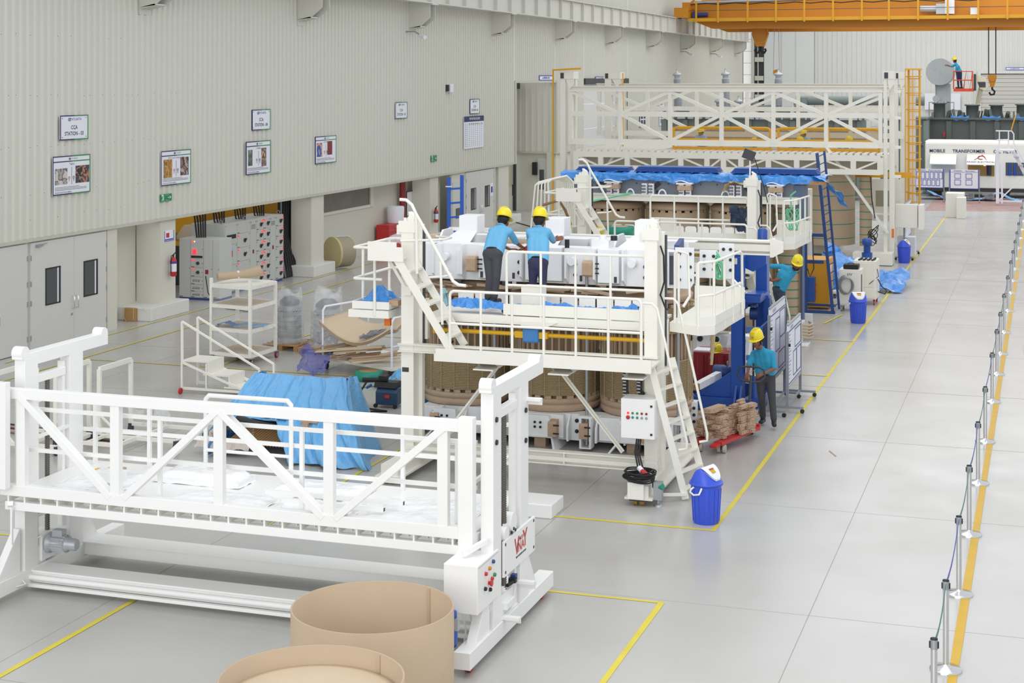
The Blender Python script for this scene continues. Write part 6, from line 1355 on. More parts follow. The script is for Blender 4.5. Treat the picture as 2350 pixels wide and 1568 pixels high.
for x_ in (-16.1, -5.45): OB('deck_end', MB().box(x_, x_+.1, 55, 61, zb, zt), cream2, g4)
mesh_m = mat('guard_mesh', 'B79A6A', .6, alpha=.2)
def yrail(px0, px1, lb):
    a, c = wy(px0, 292, 56.3), wy(px1, 292, 56.3); zt_, z0_ = 4.55, 3.62
    r = OB('guard_rail_yellow', MB().tube([(a.x, 56.3, z0_), (a.x, 56.3, zt_-.12), (a.x+.05, 56.3, zt_-.03), (a.x+.14, 56.3, zt_), (c.x-.14, 56.3, zt_), (c.x-.05, 56.3, zt_-.03), (c.x, 56.3, zt_-.12), (c.x, 56.3, z0_)], .045, 8).box(a.x, c.x, 56.26, 56.33, 3.70, 3.86).box(a.x, c.x, 56.28, 56.32, 4.1, 4.16), cageY, g4)
    for k in range(1, 3): x = a.x+(c.x-a.x)*k/2 if k < 2 else a.x+.001; OB('rail_post', MB().box(x-.04, x+.04, 56.26, 56.34, z0_, zt_), cageY, r)
    OB('mesh_infill', MB().box(a.x+.05, c.x-.05, 56.295, 56.3, 4.16, zt_-.05), mesh_m, r)
yrail(1546, 1768, ''); yrail(1786, 2018, '')
for y in (60.3,):
    a, c = wy(1546, 292, y), wy(2015, 292, y)
    OB('rear_guard_rail', MB().box(a.x, c.x, y, y+.04, 3.85, 3.95).box(a.x, c.x, y, y+.04, 4.35, 4.42), cageY, g4)
OB('rear_mesh', MB().box(wy(1560, 292, 60.2).x, wy(2015, 292, 60.2).x, 60.2, 60.21, 3.75, 4.35), mesh_m, g4)
# yellow caged ladder
lx0, lx1 = -4.86, -4.40; yl_ = 60.0
ct = TH('caged_ladder', 'yellow caged ladder standing upright at the right of the truss gantry', 'ladder', (-4.3, yl_, 0))
zbm = wy(2100, 528, yl_).z
OB('ladder_stile', MB().box(lx0, lx0+.07, yl_, yl_+.07, max(.05, zbm), 6.63), cageY, ct); OB('ladder_stile', MB().box(lx1-.07, lx1, yl_, yl_+.07, max(.05, zbm), 6.63), cageY, ct)
zz = max(.1, zbm)+.1; k = 0
while zz < 6.5:
    OB('rung', MB().box(lx0+.07, lx1-.07, yl_+.02, yl_+.05, zz, zz+.03), cageY, ct)
    if k % 2 == 0 and zz > 1.6: OB('cage_hoop', MB().tube([(lx0, yl_, zz+.1), (lx0-.05, yl_-.3, zz+.1), (lx0+.15, yl_-.62, zz+.1), (lx1-.15, yl_-.62, zz+.1), (lx1+.05, yl_-.3, zz+.1), (lx1, yl_, zz+.1)], .02, 6), cageY, ct)
    zz += .3; k += 1
for x in (lx0-.03, (lx0+lx1)/2, lx1+.03): OB('cage_bar', MB().box(x-.015, x+.015, yl_-.64, yl_-.6, 1.7, 6.6), cageY, ct)
OB('top_rail', MB().box(lx0-.05, lx1+.05, yl_-.65, yl_+.05, 6.6, 6.66), cageY, ct)
ct2 = OB('vertical_pipe', MB().tube([(-16.95, 55.3, .3), (-16.95, 55.3, 6.6), (-15.9, 55.3, 6.66)], .04), cageY, g4); OB('vertical_pipe', MB().cyl((-15.05, 58, 3.7), (-15.05, 58, 6.5), .025, 8), cageY, g4)
for a_, b_ in ((-6.25, -4.95), (-16.9, -15.9)): OB('foot_box', MB().box(a_, b_, 54.9, 55.6, .02, .42), cream2, g4, bev=.01)
OB('control_cabinet', MB().box(-5.0, -4.25, 56.6, 57.0, 1.15, 1.95).box(-4.22, -4.05, 56.5, 57.2, 1.1, 1.95), cream, g4, bev=.01)
OB('lower_cabinet', MB().box(-5.0, -4.4, 57.4, 58.0, .1, .75), paper, g4)
b = MB()
for k in range(6): b.tube([(-5.62+.14*math.cos(a+k)+.02*k, 54.8, .85+.12*k*.6+.17*math.sin(a)) for a in [i*math.pi/7 for i in range(14)]], .014, 5, closed=True)
OB('hanging_cables', b.tube([(-5.5, 54.8, 1.6), (-5.6, 54.8, 2.2), (-5.65, 54.8, 3.0)], .02, 5), black, g4)
OB('orange_switch', MB().box(-5.02, -4.95, 55.5, 55.6, .9, 1.2), MATS['clamp_orange'], g4)
OB('top_beam_yellow', MB().box(-6.6, -4.6, 58.5, 58.6, 2.75, 2.95), cageY, g4)
OB('floor_rail', MB().box(-8.6, -6.3, 53.0, 53.1, .35, .4).box(-8.6, -5.7, 54.2, 54.35, .15, .25), cream2, g4)
# far transformer under the truss gantry
T4 = TH('transformer_core', 'transformer core with tall cardboard cylinders standing under the truss gantry', 'transformer core', (-8.5, 58, 0))
def px_coil(px0, px1, Y, z0, z1, n, par, top=False):
    a, c = wy(px0, 400, Y).x, wy(px1, 400, Y).x; return wrapped_coil((a+c)/2, Y, (c-a)/2, z0, z1, par, n, 'wrapped_coil', top)
px_coil(1840, 1962, 57.0, .5, 2.95, 5, T4); px_coil(1973, 2001, 56.0, .55, 2.9, 9, T4)
for x in (-13.4, -11.4, -9.4): wrapped_coil(x, 58, .9, .5, 2.95, T4, 4, top=False)
OB('cream_frame', MB().box(-6.0, -4.9, 57.6, 57.7, 1.55, 2.75).box(-6.2, -4.8, 57.4, 58, 1.3, 1.5), cream2, T4); OB('frame_opening', MB().box(-5.75, -5.2, 57.58, 57.6, 1.8, 2.35), mat('opening_olive', '9E9A80', .6), T4)
OB('strap_post', MB().box(-7.05, -6.95, 56.6, 56.7, .4, 2.95), paper, T4); OB('yoke', MB().box(-14, -6.0, 57.4, 59.2, 2.9, 3.05), press, T4)
OB('base', MB().box(-14, -7, 57.2, 58.8, .1, .5), cream2, T4); OB('wrapped_panel', MB().box(-7.3, -6.7, 47.8, 48.4, .9, 3.0), mat('wrap_pale', 'CFC8BB', .4), T4)
OB('top_lead_parts', MB().box(-12.9, -12.3, 57.4, 58.0, 3.8, 3.95).box(-9.9, -9.2, 57.4, 58, 3.8, 3.9), paper, T4)
# workers on the far deck (small in the photo)
def far_worker(px, py, lean, lb, turn=1, Y=58.5):
    base = wy(px, 330, Y); x = base.x; z0 = 3.06; L = lean
    J = dict(anL=(x-.1, Y, z0+.08), anR=(x+.1, Y, z0+.08), knL=(x-.12, Y-.1, z0+.45), knR=(x+.12, Y-.1, z0+.45), hipL=(x-.1, Y+.05, z0+.75-.35*L), hipR=(x+.1, Y+.05, z0+.75-.35*L), pelvis=(x, Y+.05, z0+.8-.35*L))
    J['chest'] = (x+.18*L*turn, Y-.12*L, z0+1.12-.45*L); J['neck'] = (x+.34*L*turn, Y-.2*L, z0+1.34-.6*L); J['head'] = (x+.42*L*turn, Y-.26*L, z0+1.46-.68*L); J['look'] = (turn*.8, -.4, -.5)
    c, n = V(J['chest']), V(J['neck'])
    J['shL'] = n+V((-.17, 0, -.06)); J['shR'] = n+V((.17, 0, -.06)); J['elL'] = n+V((-.2+.1*turn, -.15, -.32)); J['elR'] = n+V((.2+.1*turn, -.15, -.32)); J['wrL'] = J['elL']+V((.15*turn, -.15, -.12)); J['wrR'] = J['elR']+V((.15*turn, -.15, -.12))
    J['toeL'] = V(J['anL'])+V((.2*turn, -.05, 0)); J['toeR'] = V(J['anR'])+V((.2*turn, -.05, 0))
    person('person', lb, (x, Y, z0), J, mat('shirt_far', '7FB6DC', .8), trou2, [(J['wrL'], (turn, -.3, -.5), (0, 0, -1), (0, -1, .3), .5), (J['wrR'], (turn, -.3, -.5), (0, 0, -1), (0, -1, .3), .5)], face=False, low=True)
far_worker(1612, 300, .35, 'far worker in pale blue behind the left yellow guard rail, standing upright', -.3)
far_worker(1708, 315, .9, 'far worker crouching low left of the gap between the yellow guard rails', 1)
far_worker(1815, 312, .8, 'far worker in a yellow hat bending right behind the right yellow rail', 1)
far_worker(1855, 305, .4, 'far worker in pale blue bending toward his bowed colleague on the truss deck', -1)
far_worker(1928, 308, .75, 'rightmost far worker on the truss gantry deck, bent to the right', 1)
# ================================================================ LEFT SIDE: switchboards, trolleys, wrapped goods
def door(b, x, y0, y1, z0, z1, ax): pass
sb = TH('switchboard', 'tall grey switchboard with many dark rotary switches and red lamps', 'switchboard', (-23.1, 43.2, 0))
SXB = -22.6
OB('enclosure', MB().box(-23.7, SXB, 41.3, 45.05, .08, 2.07), panelm, sb, bev=.01); OB('plinth_strip', MB().box(-23.68, SXB-.02, 41.32, 45.03, 0, .08), navy, sb)
def pdoor(y0, y1, z0, z1, kind):
    d = OB('panel_door', MB().box(SXB, SXB+.015, y0+.008, y1-.008, z0+.008, z1-.008), panelm, sb, bev=.003); X = SXB+.016
    q = MB(); q.ball((X, y0+.05, z1-.05), .014, 6).ball((X, y1-.05, z1-.05), .014, 6).box(X, X+.004, y0+.02, y0+.14, z0+.02, z0+.035)
    if kind in 'sSb':
        c = (y0+y1)/2+.05; q.lathe((X, c, (z0+z1)/2), [(.055, 0), (.05, .03)], 12, axis='x'); q.bar((X+.03, c-.03, (z0+z1)/2-.06), (X+.05, c+.04, (z0+z1)/2+.05), .03, .03)
    OB('switch_and_locks', q, dark, d)
    if kind in 'sb': OB('indicator_lamp', MB().box(X, X+.008, (y1-.13 if kind == 's' else y0+.06), (y1-.05 if kind == 's' else y0+.14), z1-.085, z1-.045), ledr, d)
    if kind == 'v':
        q = MB()
        for k in range(4): q.box(X, X+.003, y0+.06, y1-.06, z1-.15-.035*k, z1-.14-.035*k)
        OB('vent_slots', q, dark, d); OB('hazard_label', MB().box(X, X+.005, (y0+y1)/2-.045, (y0+y1)/2+.045, (z0+z1)/2-.02, (z0+z1)/2+.09), dred, d)
    if kind == 'm':
        for k, m_ in enumerate((ledr, ledy, ledb)): OB('indicator_lamp', MB().ball((X+.004, (y0+y1)/2-.08+.07*k, z1-.12), .022, 8), m_, d)
        OB('breaker', MB().box(X, X+.03, (y0+y1)/2-.05, (y0+y1)/2+.03, z0+.25, z0+.42), red, d)
    return d
pdoor(41.3, 42.03, 1.45, 2.05, 'n'); pdoor(41.3, 42.03, .85, 1.45, 'm'); pdoor(41.3, 42.03, .1, .85, 'S')
for z0, z1, k in ((1.72, 2.05, 'n'), (1.3, 1.72, 'b'), (.9, 1.3, 'b'), (.1, .9, 'b')): pdoor(42.03, 42.84, z0, z1, k)
pdoor(42.84, 43.23, .1, 2.05, 'v')
for i in range(6):
    z1 = 2.05-.325*i; pdoor(43.23, 43.69, z1-.325, z1, 's'); pdoor(43.69, 44.14, z1-.325, z1, 'b')
pdoor(44.14, 44.5, .1, 2.05, 'v')
for i in range(6): z1 = 2.05-.325*i; pdoor(44.5, 45.04, z1-.325, z1, 's')
OB('title_strip', MB().box(SXB+.018, SXB+.024, 41.4, 41.95, 1.62, 1.74), black, sb)
for y in (41.35, 42.8, 45.0): OB('lifting_eye', MB().tube([(-22.75+.05*math.cos(a), y, 2.13+.05*math.sin(a)) for a in [k*math.pi/5 for k in range(10)]], .012, 6, closed=True), galv, sb)
s2 = TH('switchboard', 'low grey three-column control panel standing left of the tall switchboard', 'switchboard', (-22.9, 40.6, 0)); PY = 40.3
OB('enclosure', MB().box(-23.5, -22.2, PY, 41.0, .06, 1.74), panelm, s2, bev=.01); OB('plinth_strip', MB().box(-23.5, -22.2, PY, 41, 0, .06), navy, s2)
def fdoor(x0, x1, z0, z1, kind):
    d = OB('panel_door', MB().box(x0+.008, x1-.008, PY-.015, PY, z0+.006, z1-.006), panelm, s2, bev=.003); Y = PY-.016; c = (x0+x1)/2
    q = MB().ball((x1-.03, Y, (z0+z1)/2), .012, 6).box(x0+.02, x0+.12, Y-.003, Y, z0+.015, z0+.03)
    if kind == 's': q.lathe((c+.03, Y, (z0+z1)/2), [(.05, 0), (.045, -.03)], 10, axis='y').box(c+.0, c+.06, Y-.06, Y-.02, (z0+z1)/2-.02, (z0+z1)/2+.02)
    if kind == 'h':
        for k in range(4): q.box(x0+.07+.06*k, x0+.1+.06*k, Y-.006, Y, (z0+z1)/2-.02, (z0+z1)/2)
        q.box(x0+.06, x1-.1, Y-.004, Y, (z0+z1)/2+.02, (z0+z1)/2+.026)
    OB('switch_and_locks', q, dark, d)
    if kind == 's': OB('indicator_lamp', MB().box(x0+.04, x0+.12, Y-.008, Y, z1-.06, z1-.03), ledr, d)
    if kind == 'm':
        for k, m_ in enumerate((ledr, ledy, ledb)): OB('indicator_lamp', MB().ball((x0+.07+.06*k, Y, z1-.06), .022, 8), m_, d)
        OB('breaker', MB().box(x0+.08, x0+.18, Y-.03, Y, z0+.12, z0+.26), ledr, d); OB('title_strip', MB().box(x0+.02, x1-.03, Y-.005, Y, z0+.02, z0+.08), black, d)
fdoor(-23.5, -23.13, .07, 1.72, 'n')
for z0, z1, k in ((1.18, 1.72, 'm'), (.92, 1.18, 's'), (.66, .92, 's'), (.44, .66, 'h'), (.24, .44, 'h'), (.07, .24, 'h')): fdoor(-23.13, -22.72, z0, z1, k)
fdoor(-22.72, -22.42, .07, 1.72, 'n'); fdoor(-22.42, -22.2, .07, 1.72, 'n'); OB('hazard_label', MB().box(-22.66, -22.56, PY-.02, PY-.016, .75, .87), dred, s2)
for k, (y, lb) in enumerate(((40.6, 'leftmost'), (41.7, 'second'), (43.0, 'third'), (44.2, 'rightmost'))):
    b = MB()
    for j in range(5): b.tube([(-23.1+.05*j, y+.03*j, 1.7 if k == 0 else 2.05), (-23.15+.05*j, y+.05*j, 2.1+.1*j), (-23.2+.03*j, y-.1, 2.9)], .025, 6)
    OB('supply_cables', b, black, label='bundle of black supply cables rising from the switchboards, %s bundle' % lb, cat='cable')
b = MB()
for j in range(10): b.tube([(-23.1+.03*(j % 3), 45.75+.11*j, 2.6), (-23.1, 45.75+.11*j, 1.3), (-22.95+.02*j, 45.6+.12*j, .5), (-22.75, 45.45+.12*j, .03)], .045, 6)
r = OB('cable_run', b, black, label='wide run of thick black cables down the wall beside the tall switchboard', cat='cable')
OB('tray_edge', MB().tube([(-22.95, 46.7, 2.6), (-22.95, 46.75, .7), (-22.7, 46.5, .05)], .03, 4).tube([(-22.95, 45.6, 2.6), (-22.95, 45.6, .9), (-22.7, 45.4, .05)], .02, 4), galv, r)
r = OB('yellow_machine', MB().box(-25.5, -24.5, 43, 50, 1.6, 2.6).box(-25.5, -24.4, 43, 50, 1.2, 1.35), cageY, label='yellow machine in the dark room behind the switchboards', cat='machine')
OB('machine_base', MB().box(-25.6, -24.4, 43, 50, 0, 1.2), dark, r); OB('pale_cover', MB().lathe((-24.3, 42.5, 1.5), [(.5, 0), (.5, .1), (.3, .4)], 20), kraft2, r)
r = TH('cable_reel', 'wooden cable reel wrapped in plastic behind the second wall column', 'cable reel', (-22.2, 48.6, 0))
OB('reel_flange', MB().cyl((-22.4, 48.2, .55), (-22.36, 48.27, .55), .52, 32), mat('reel_pale', 'C7B98C', .6), r); OB('reel_drum', MB().cyl((-22.36, 48.27, .55), (-22.1, 48.75, .55), .5, 32), mat('reel_wrap', 'A59A82', .4, bump=.4), r)
crumple('reel_film', lambda u, v: (-22.25+.35*u+.55*math.cos(1.5+3*v)*.3, 48.5+.3*u, .55+.53*math.sin(.2+2.6*v)-.25*(v > .8)), 14, 16, film, '', '', .04, 6, r)
bpy.data.objects['reel_film'].pop('label', 0); bpy.data.objects['reel_film'].pop('category', 0)
r = OB('carton', MB().box(-22.75, -22.4, 36.2, 36.45, 0, .34), mat('carton_brown', 'B08A55', .7), label='brown carton with open flaps beside the first column plinth', cat='carton', bev=.01)
OB('straw_ties', MB().tube([(-22.72, 36.19, .34), (-22.73, 36.18, .1), (-22.66, 36.17, .01)], .01).tube([(-22.45, 36.19, .34), (-22.44, 36.18, .05)], .01), kraft2, r)
crumple('carton_film', lambda u, v: (-22.4+.3*u, 36.2+.2*v, .36-.3*u*v), 12, 10, film, 'clear film scrap hanging out of the brown carton', 'film', .05, 10)
r = TH('red_tool_cabinet', 'red tool cabinet with a white container on top below the red pipe', 'cabinet', (-22.6, 54, 0))
a, b_ = wx(893, 545, -22.6), wx(925, 545, -22.6)
OB('cabinet_body', MB().box(-23.1, -22.6, a.y, b_.y+.3, 0, .98), red, r, bev=.01); OB('drawer_lines', MB().box(-22.6, -22.59, a.y+.05, b_.y, .7, .71).box(-22.6, -22.59, a.y+.05, b_.y, .4, .41), dark, r)
OB('cabinet_handle', MB().box(-22.59, -22.56, a.y+.5, a.y+.8, .85, .88), galv, r)
r = OB('white_drum', MB().lathe((-22.8, 54.6, .985), [(.3, 0), (.32, .55), (.3, .6)], 24), paper, label='white drum standing on the red tool cabinet', cat='drum')
# blue ladder leaning beside the far double door: foot hidden behind the near gantry
lb_ = TH('blue_ladder', 'bright blue steel ladder standing upright left of the far double door', 'ladder', (-14.6, 40, 0))
xa, xb = wy(1029, 500, 40).x, wy(1053, 500, 40).x; zt_ = wy(1029, 407, 40).z
OB('ladder_stile', MB().box(xa-.04, xa+.04, 40, 40.08, 0, zt_), mat('ladder_blue', '2F62C4', .4), lb_); OB('ladder_stile', MB().box(xb-.04, xb+.04, 40.2, 40.28, 0, zt_+.05), MATS['ladder_blue'], lb_)
z = .3
while z < zt_: OB('rung', MB().bar((xa, 40.04, z), (xb, 40.24, z+.02), .035, .05), MATS['ladder_blue'], lb_); z += .38
OB('white_tie', MB().tube([(xa+.08*math.cos(a), 40.04+.08*math.sin(a), zt_-.25) for a in [k*math.pi/6 for k in range(12)]], .018, 6, closed=True), paper, lb_)
# ---------------- shelf trolley with film sides
A, B, Cc = wz(485, 813, .16), wz(574, 822, .16), wz(632, 804, .16); D_ = A+(Cc-B)
tr_ = TH('shelf_trolley', 'cream four-deck shelf trolley wrapped in clear film, a kraft roll on top', 'trolley', ((A.x+Cc.x)/2, (A.y+Cc.y)/2, 0)); H_ = 1.72
for P in (A, B, Cc, D_): OB('corner_post', MB().box(P.x-.03, P.x+.03, P.y-.03, P.y+.03, .14, H_+(.14 if P in (A, B) else 0)), cream, tr_)
for z in (.2, .74, 1.26, H_-.02):
    s_ = OB('shelf', MB().hexa([P+V((0, 0, z-.16)) for P in (A, B, Cc, D_)]+[P+V((0, 0, z-.14)) for P in (A, B, Cc, D_)]), kraft2 if z < 1.5 else cream, tr_)
    OB('shelf_rim', MB().bar(A+V((0, 0, z-.17)), B+V((0, 0, z-.17)), .04, .08).bar(B+V((0, 0, z-.17)), Cc+V((0, 0, z-.17)), .04, .08).bar(D_+V((0, 0, z-.17)), Cc+V((0, 0, z-.17)), .04, .08).bar(A+V((0, 0, z-.17)), D_+V((0, 0, z-.17)), .04, .08), cream, s_)
for P, m_ in ((A, paper), (B, paper), (Cc, red), (D_, paper)):
    cs = OB('caster', MB().cyl((P.x+.02, P.y-.02, .075), (P.x+.06, P.y-.02, .075), .075, 18), black if m_ is paper else dred, tr_); OB('caster_hub', MB().cyl((P.x+.06, P.y-.02, .075), (P.x+.066, P.y-.02, .075), .05, 14).box(P.x-.02, P.x+.08, P.y-.06, P.y+.04, .14, .16), galv, cs)
fm_ = MB()
for P, Q in ((A, B), (B, Cc)):
    N_ = (Q-P).cross(V((0, 0, 1))).normalized()*.02; fm_.sheet(lambda u, v: P+(Q-P)*u+N_*(1+1.2*noise.noise(V((u*9, v*14, P.x))))+V((0, 0, .06+(H_-.22)*v)), 30, 40)
OB('film_wrap', fm_, mat('film_thin', 'F2F4F6', .12, alpha=.16, bump=.3, bscale=8), tr_)
r = OB('kraft_roll', MB().cyl(A+V((.1, .1, 1.72)), A+V((.65, .62, 1.75)), .085, 28), kraft, label='brown kraft paper roll tied in white lying on the shelf trolley top', cat='paper roll')
OB('roll_inside', MB().cyl(A+V((.096, .096, 1.72)), A+V((.1, .1, 1.72)), .055, 20), press, r); OB('white_tie', MB().cyl(A+V((.42, .41, 1.737)), A+V((.45, .44, 1.739)), .09, 24), paper, r)
OB('loose_end', MB().cyl(A+V((.5, .485, 1.74)), A+V((.82, .78, 1.80)), .088, 24, r2=.12), kraft, r)
for k in range(9): p_ = A+V((.15+.085*k, .1+.06*(k % 4), .62)); OB('wrapped_strip', MB().bar(p_, p_+V((.35, .3, .02*(k % 3))), .05, .03), (press, galv, tarp)[k % 3], label='wrapped strip number %s from the left on the trolley middle shelf' % ('one', 'two', 'three', 'four', 'five', 'six', 'seven', 'eight', 'nine')[k], cat='strip', group='wrapped strips on the trolley middle shelf')
crumple('blue_film_scrap', lambda u, v: A+V((.05+.5*u, .05+.2*v, .62+.08*math.sin(3*u))), 14, 8, tarp2, 'blue film scrap on the left of the trolley middle shelf', 'film', .05, 9)
# ---------------- mobile steps
sx, sy = -16.2, 28.0
sp_ = TH('mobile_steps', 'cream three-tread mobile steps with sloping handrails on the left', 'steps', (-15.6, 28.3, 0))
a0, b0 = wy(418, 738, 28.3), wy(592, 848, 28.3); tz0 = .62
W_ = .62
for k in range(3):
    x0 = a0.x+.0+k*.47; z = (.66, .41, .18)[k]; OB('step', MB().box(x0, x0+.6, 28.3, 28.3+W_, z-.03, z).box(x0+.57, x0+.6, 28.3, 28.3+W_, z-.26, z), cream2, sp_)
for y in (28.3, 28.3+W_):
    zt0 = a0.z+.0
    OB('handrail', MB().bar((a0.x, y, 0.05), (a0.x, y, zt0), .04, .04).bar((a0.x, y, zt0), (a0.x+1.72, y, zt0-.86), .035, .035).bar((a0.x+1.72, y, zt0-.86), (a0.x+1.72, y, .1), .035, .035), cream, sp_)
    OB('stringer', MB().bar((a0.x, y, .62), (a0.x+1.65, y, .0+.04), .03, .05).bar((a0.x, y, .1), (a0.x+1.7, y, .1), .03, .05).bar((a0.x+.55, y, .62), (a0.x+.55, y, .1), .03, .04), cream, sp_)
for x in (a0.x, a0.x+1.7):
    OB('caster', MB().cyl((x, 28.2, .06), (x+.04, 28.2, .06), .06, 14), red, sp_)
# ---------------- plastic wrapped motors on pallets
def wrapped(px, Y, w_, top, lb, plb):
    c = wy(px, 700, Y).x
    p_ = TH('pallet', plb, 'pallet', (c, Y, 0))
    for k in range(5): OB('pallet_board', MB().box(c-w_*.75, c+w_*.75, Y-.5+.22*k, Y-.36+.22*k, .11, .135), wood2, p_)
    for x in (-.65, 0, .65): OB('pallet_bearer', MB().box(c+x*w_-.05, c+x*w_+.05, Y-.5, Y+.5, 0, .11), wood2, p_)
    t_ = TH('wrapped_cylinder', lb, 'wrapped unit', (c, Y, .137))
    OB('core_cylinder', MB().lathe((c, Y, .14), [(w_*.46, 0), (w_*.46, .78), (w_*.3, .9)], 32), mat('core_grey', '8A9190', .4, metal=.3), t_); q = MB()
    for i in range(13):
        for j in range(7):
            a = math.pi*(1.0+i/12.0); q.ball((c+w_*.46*math.cos(a), Y+w_*.46*math.sin(a), .2+.115*j), .028, 8)
    OB('knobs', q, galv, t_); OB('dark_cap', MB().lathe((c, Y, .9), [(w_*.4, .12), (w_*.38, .2), (w_*.2, .3)], 16), dark, t_)
    def f(u, v):
        a = 2*math.pi*u; rr = w_*(.56-.14*v*v)*(1+.05*math.sin(6*a+4*v))+.06*(v < .04); return (c+rr*math.cos(a), Y+rr*math.sin(a), .14+top*v+(.05*math.sin(3*a) if v > .9 else 0))
    b = MB(); b.sheet(lambda u, v: V(f(u, v))+noise.noise_vector(V(f(u, v))*7)*.035, 60, 30); OB('film_cover', b, mat('film_cover', 'EEF1F4', .12, alpha=.38, bump=.5, bscale=9), t_)
wrapped(665, 33.9, .6, 1.22, 'film-wrapped metal cylinder on a pallet right beside the shelf trolley', 'wooden pallet under the wrapped cylinder nearest the shelf trolley')
wrapped(752, 33.7, .72, 1.3, 'larger film-wrapped metal cylinder on a pallet behind the scrap cart', 'wooden pallet under the wrapped cylinder behind the scrap cart')
# ---------------- scrap cart
ca, cb_, cc_ = V((-14.9, 31.6, .2)), V((-12.95, 30.8, .2)), V((-12.5, 32.2, .2)); cd_ = ca+(cc_-cb_)
sc2 = TH('platform_cart', 'cream platform cart loaded with cardboard and pressboard scrap', 'cart', (-13.7, 31.6, 0))
OB('cart_deck', MB().hexa([ca, cb_, cc_, cd_]+[P+V((0, 0, .06)) for P in (ca, cb_, cc_, cd_)]), cream2, sc2)
for P, Q, h in ((ca, cd_, 1.15), (cb_, cc_, 1.1)): OB('push_hoop', MB().tube([P+V((0, 0, .05)), P+V((0, 0, h-.08)), P+(Q-P)*.05+V((0, 0, h)), P+(Q-P)*.95+V((0, 0, h)), Q+V((0, 0, h-.08)), Q+V((0, 0, .05))], .025, 8).tube([P+V((0, 0, .5)), Q+V((0, 0, .5))], .02), paper, sc2)
for P in (ca, cb_, cc_, cd_): P2 = P*.93+(ca+cc_)*.035; OB('caster', MB().cyl((P2.x-.02, P2.y, .07), (P2.x+.02, P2.y, .07), .07, 14).box(P2.x-.04, P2.x+.04, P2.y-.05, P2.y+.05, .13, .2), black, sc2)
for k in range(3):
    def f(u, v, k=k): return V((-15.0+2.1*u+.25*v, 31.6-.7*u+.9*v, 1.05-.38*math.sin(math.pi*min(1, u*1.08))+.42*u*v-.028*k+.1*v))
    o = OB('curved_cardboard', MB().sheet(f, 30, 12), kraft2 if k < 1 else kraft, label='large curved cardboard sheet sagging over the scrap cart, %s layer' % ('top', 'middle', 'bottom')[k], cat='cardboard sheet', group=None); s_ = o.modifiers.new('s', 'SOLIDIFY'); s_.thickness = .012
random.seed(11)
for k in range(26):
    t_ = random.random(); p_ = V((-14.6+1.7*t_+random.uniform(-.1, .1), 31.35-.6*t_+random.uniform(0, .7), .30+.03*(k % 9)+random.uniform(0, .05))); a = random.uniform(.1, .9); L = random.uniform(.35, .7)
    OB('pressboard_strip', MB().bar(p_-V((L*math.cos(a), L*math.sin(a)*.6, .05)), p_+V((L*math.cos(a)*.8, L*math.sin(a)*.5, random.uniform(0, .12))), random.choice((.05, .08, .16)), random.choice((.012, .03, .05))), random.choice((wood, press, kraft, kraft2)), label='loose brown pressboard strip in the tangle on the scrap cart', cat='pressboard strip', group='pressboard strips heaped on the scrap cart')
crumple('navy_film', lambda u, v: V((-15.2+.75*u, 30.9+.35*v-.25*u, .05+(.5*v)*(1-.3*u)+.07*math.sin(8*u))), 24, 18, mat('film_navy', '5A5FB0', .2, alpha=.7, bump=.4), 'violet-blue translucent film sack hanging off the left of the scrap cart', 'film', .08, 5)
crumple('clear_film_heap', lambda u, v: V((-15.2+.45*u, 31.9+.3*v, .1+.75*math.sin(math.pi*(.15+.7*u))*(1-.3*v))), 20, 16, mat('film_grey', 'D8DCE2', .15, alpha=.6, bump=.5), 'clear crumpled film heap between the scrap cart and wrapped cylinder', 'film', .1, 6)
crumple('film_on_cart', lambda u, v: V((-13.9+.9*u, 31.2+.25*v, .78+.22*u+.06*math.sin(9*v))), 20, 10, mat('film_smoke', '8C8C9C', .2, alpha=.7, bump=.5), 'smoky film bundle lying across the pressboard on the scrap cart', 'film', .06, 7)
r = OB('paper_sheet', MB().box(-14.75, -14.3, 30.3, 30.5, .002, .006), paper, label='white paper sheet on the floor in front of the scrap cart', cat='paper')
# ---------------- strapping roll, vacuum, tarps
r = OB('green_strap_roll', MB().lathe((-13.45, 30.75, 0), [(.2, 0), (.29, 0), (.29, .2), (.2, .2)], 48), green, label='roll of green strapping lying on the floor in front of the scrap cart', cat='strap roll')
OB('roll_core', MB().lathe((-13.45, 30.75, 0), [(.17, .0), (.2, .0), (.2, .205), (.17, .205)], 40), wood2, r)
OB('loose_strap', MB().tube([(-13.16, 30.7, .02), (-13.0, 30.4, .012), (-13.1, 30.0, .012), (-13.5, 29.7, .012), (-13.9, 29.6, .012)], .01, 5), green, r)
vc = TH('vacuum_cleaner', 'blue workshop vacuum cleaner with black hose left of the near gantry post', 'vacuum cleaner', (-12.0, 28.4, 0))
OB('canister', MB().prism([(28.2, .06), (28.65, .06), (28.65, .3), (28.55, .38), (28.3, .38), (28.2, .3)], 'x', -12.2, -11.75), mat('vac_blue', '24405E', .4), vc, bev=.02)
OB('top_unit', MB().prism([(28.25, .38), (28.6, .38), (28.55, .48), (28.3, .48)], 'x', -12.25, -11.8).cyl((-12.5, 28.3, .5), (-12.0, 28.35, .52), .045, 12).box(-12.15, -12.0, 28.25, 28.4, .54, .6), black, vc)
OB('power_plug', MB().cyl((-12.4, 28.25, .36), (-12.3, 28.25, .42), .025, 8), blue, vc); OB('red_switch', MB().box(-12.0, -11.9, 28.19, 28.2, .2, .26), red, vc)
OB('hose', MB().tube([(-12.4, 28.3, .5), (-12.5, 28.2, .3), (-12.4, 28.1, .06), (-12.2, 27.9, .04), (-11.8, 27.8, .04), (-12.3, 27.6, .04), (-12.7, 27.7, .04)], .02, 8), black, vc); OB('wheels', MB().cyl((-12.2, 28.2, .04), (-12.2, 28.24, .04), .04, 12).cyl((-11.8, 28.2, .04), (-11.8, 28.24, .04), .04, 12), black, vc)
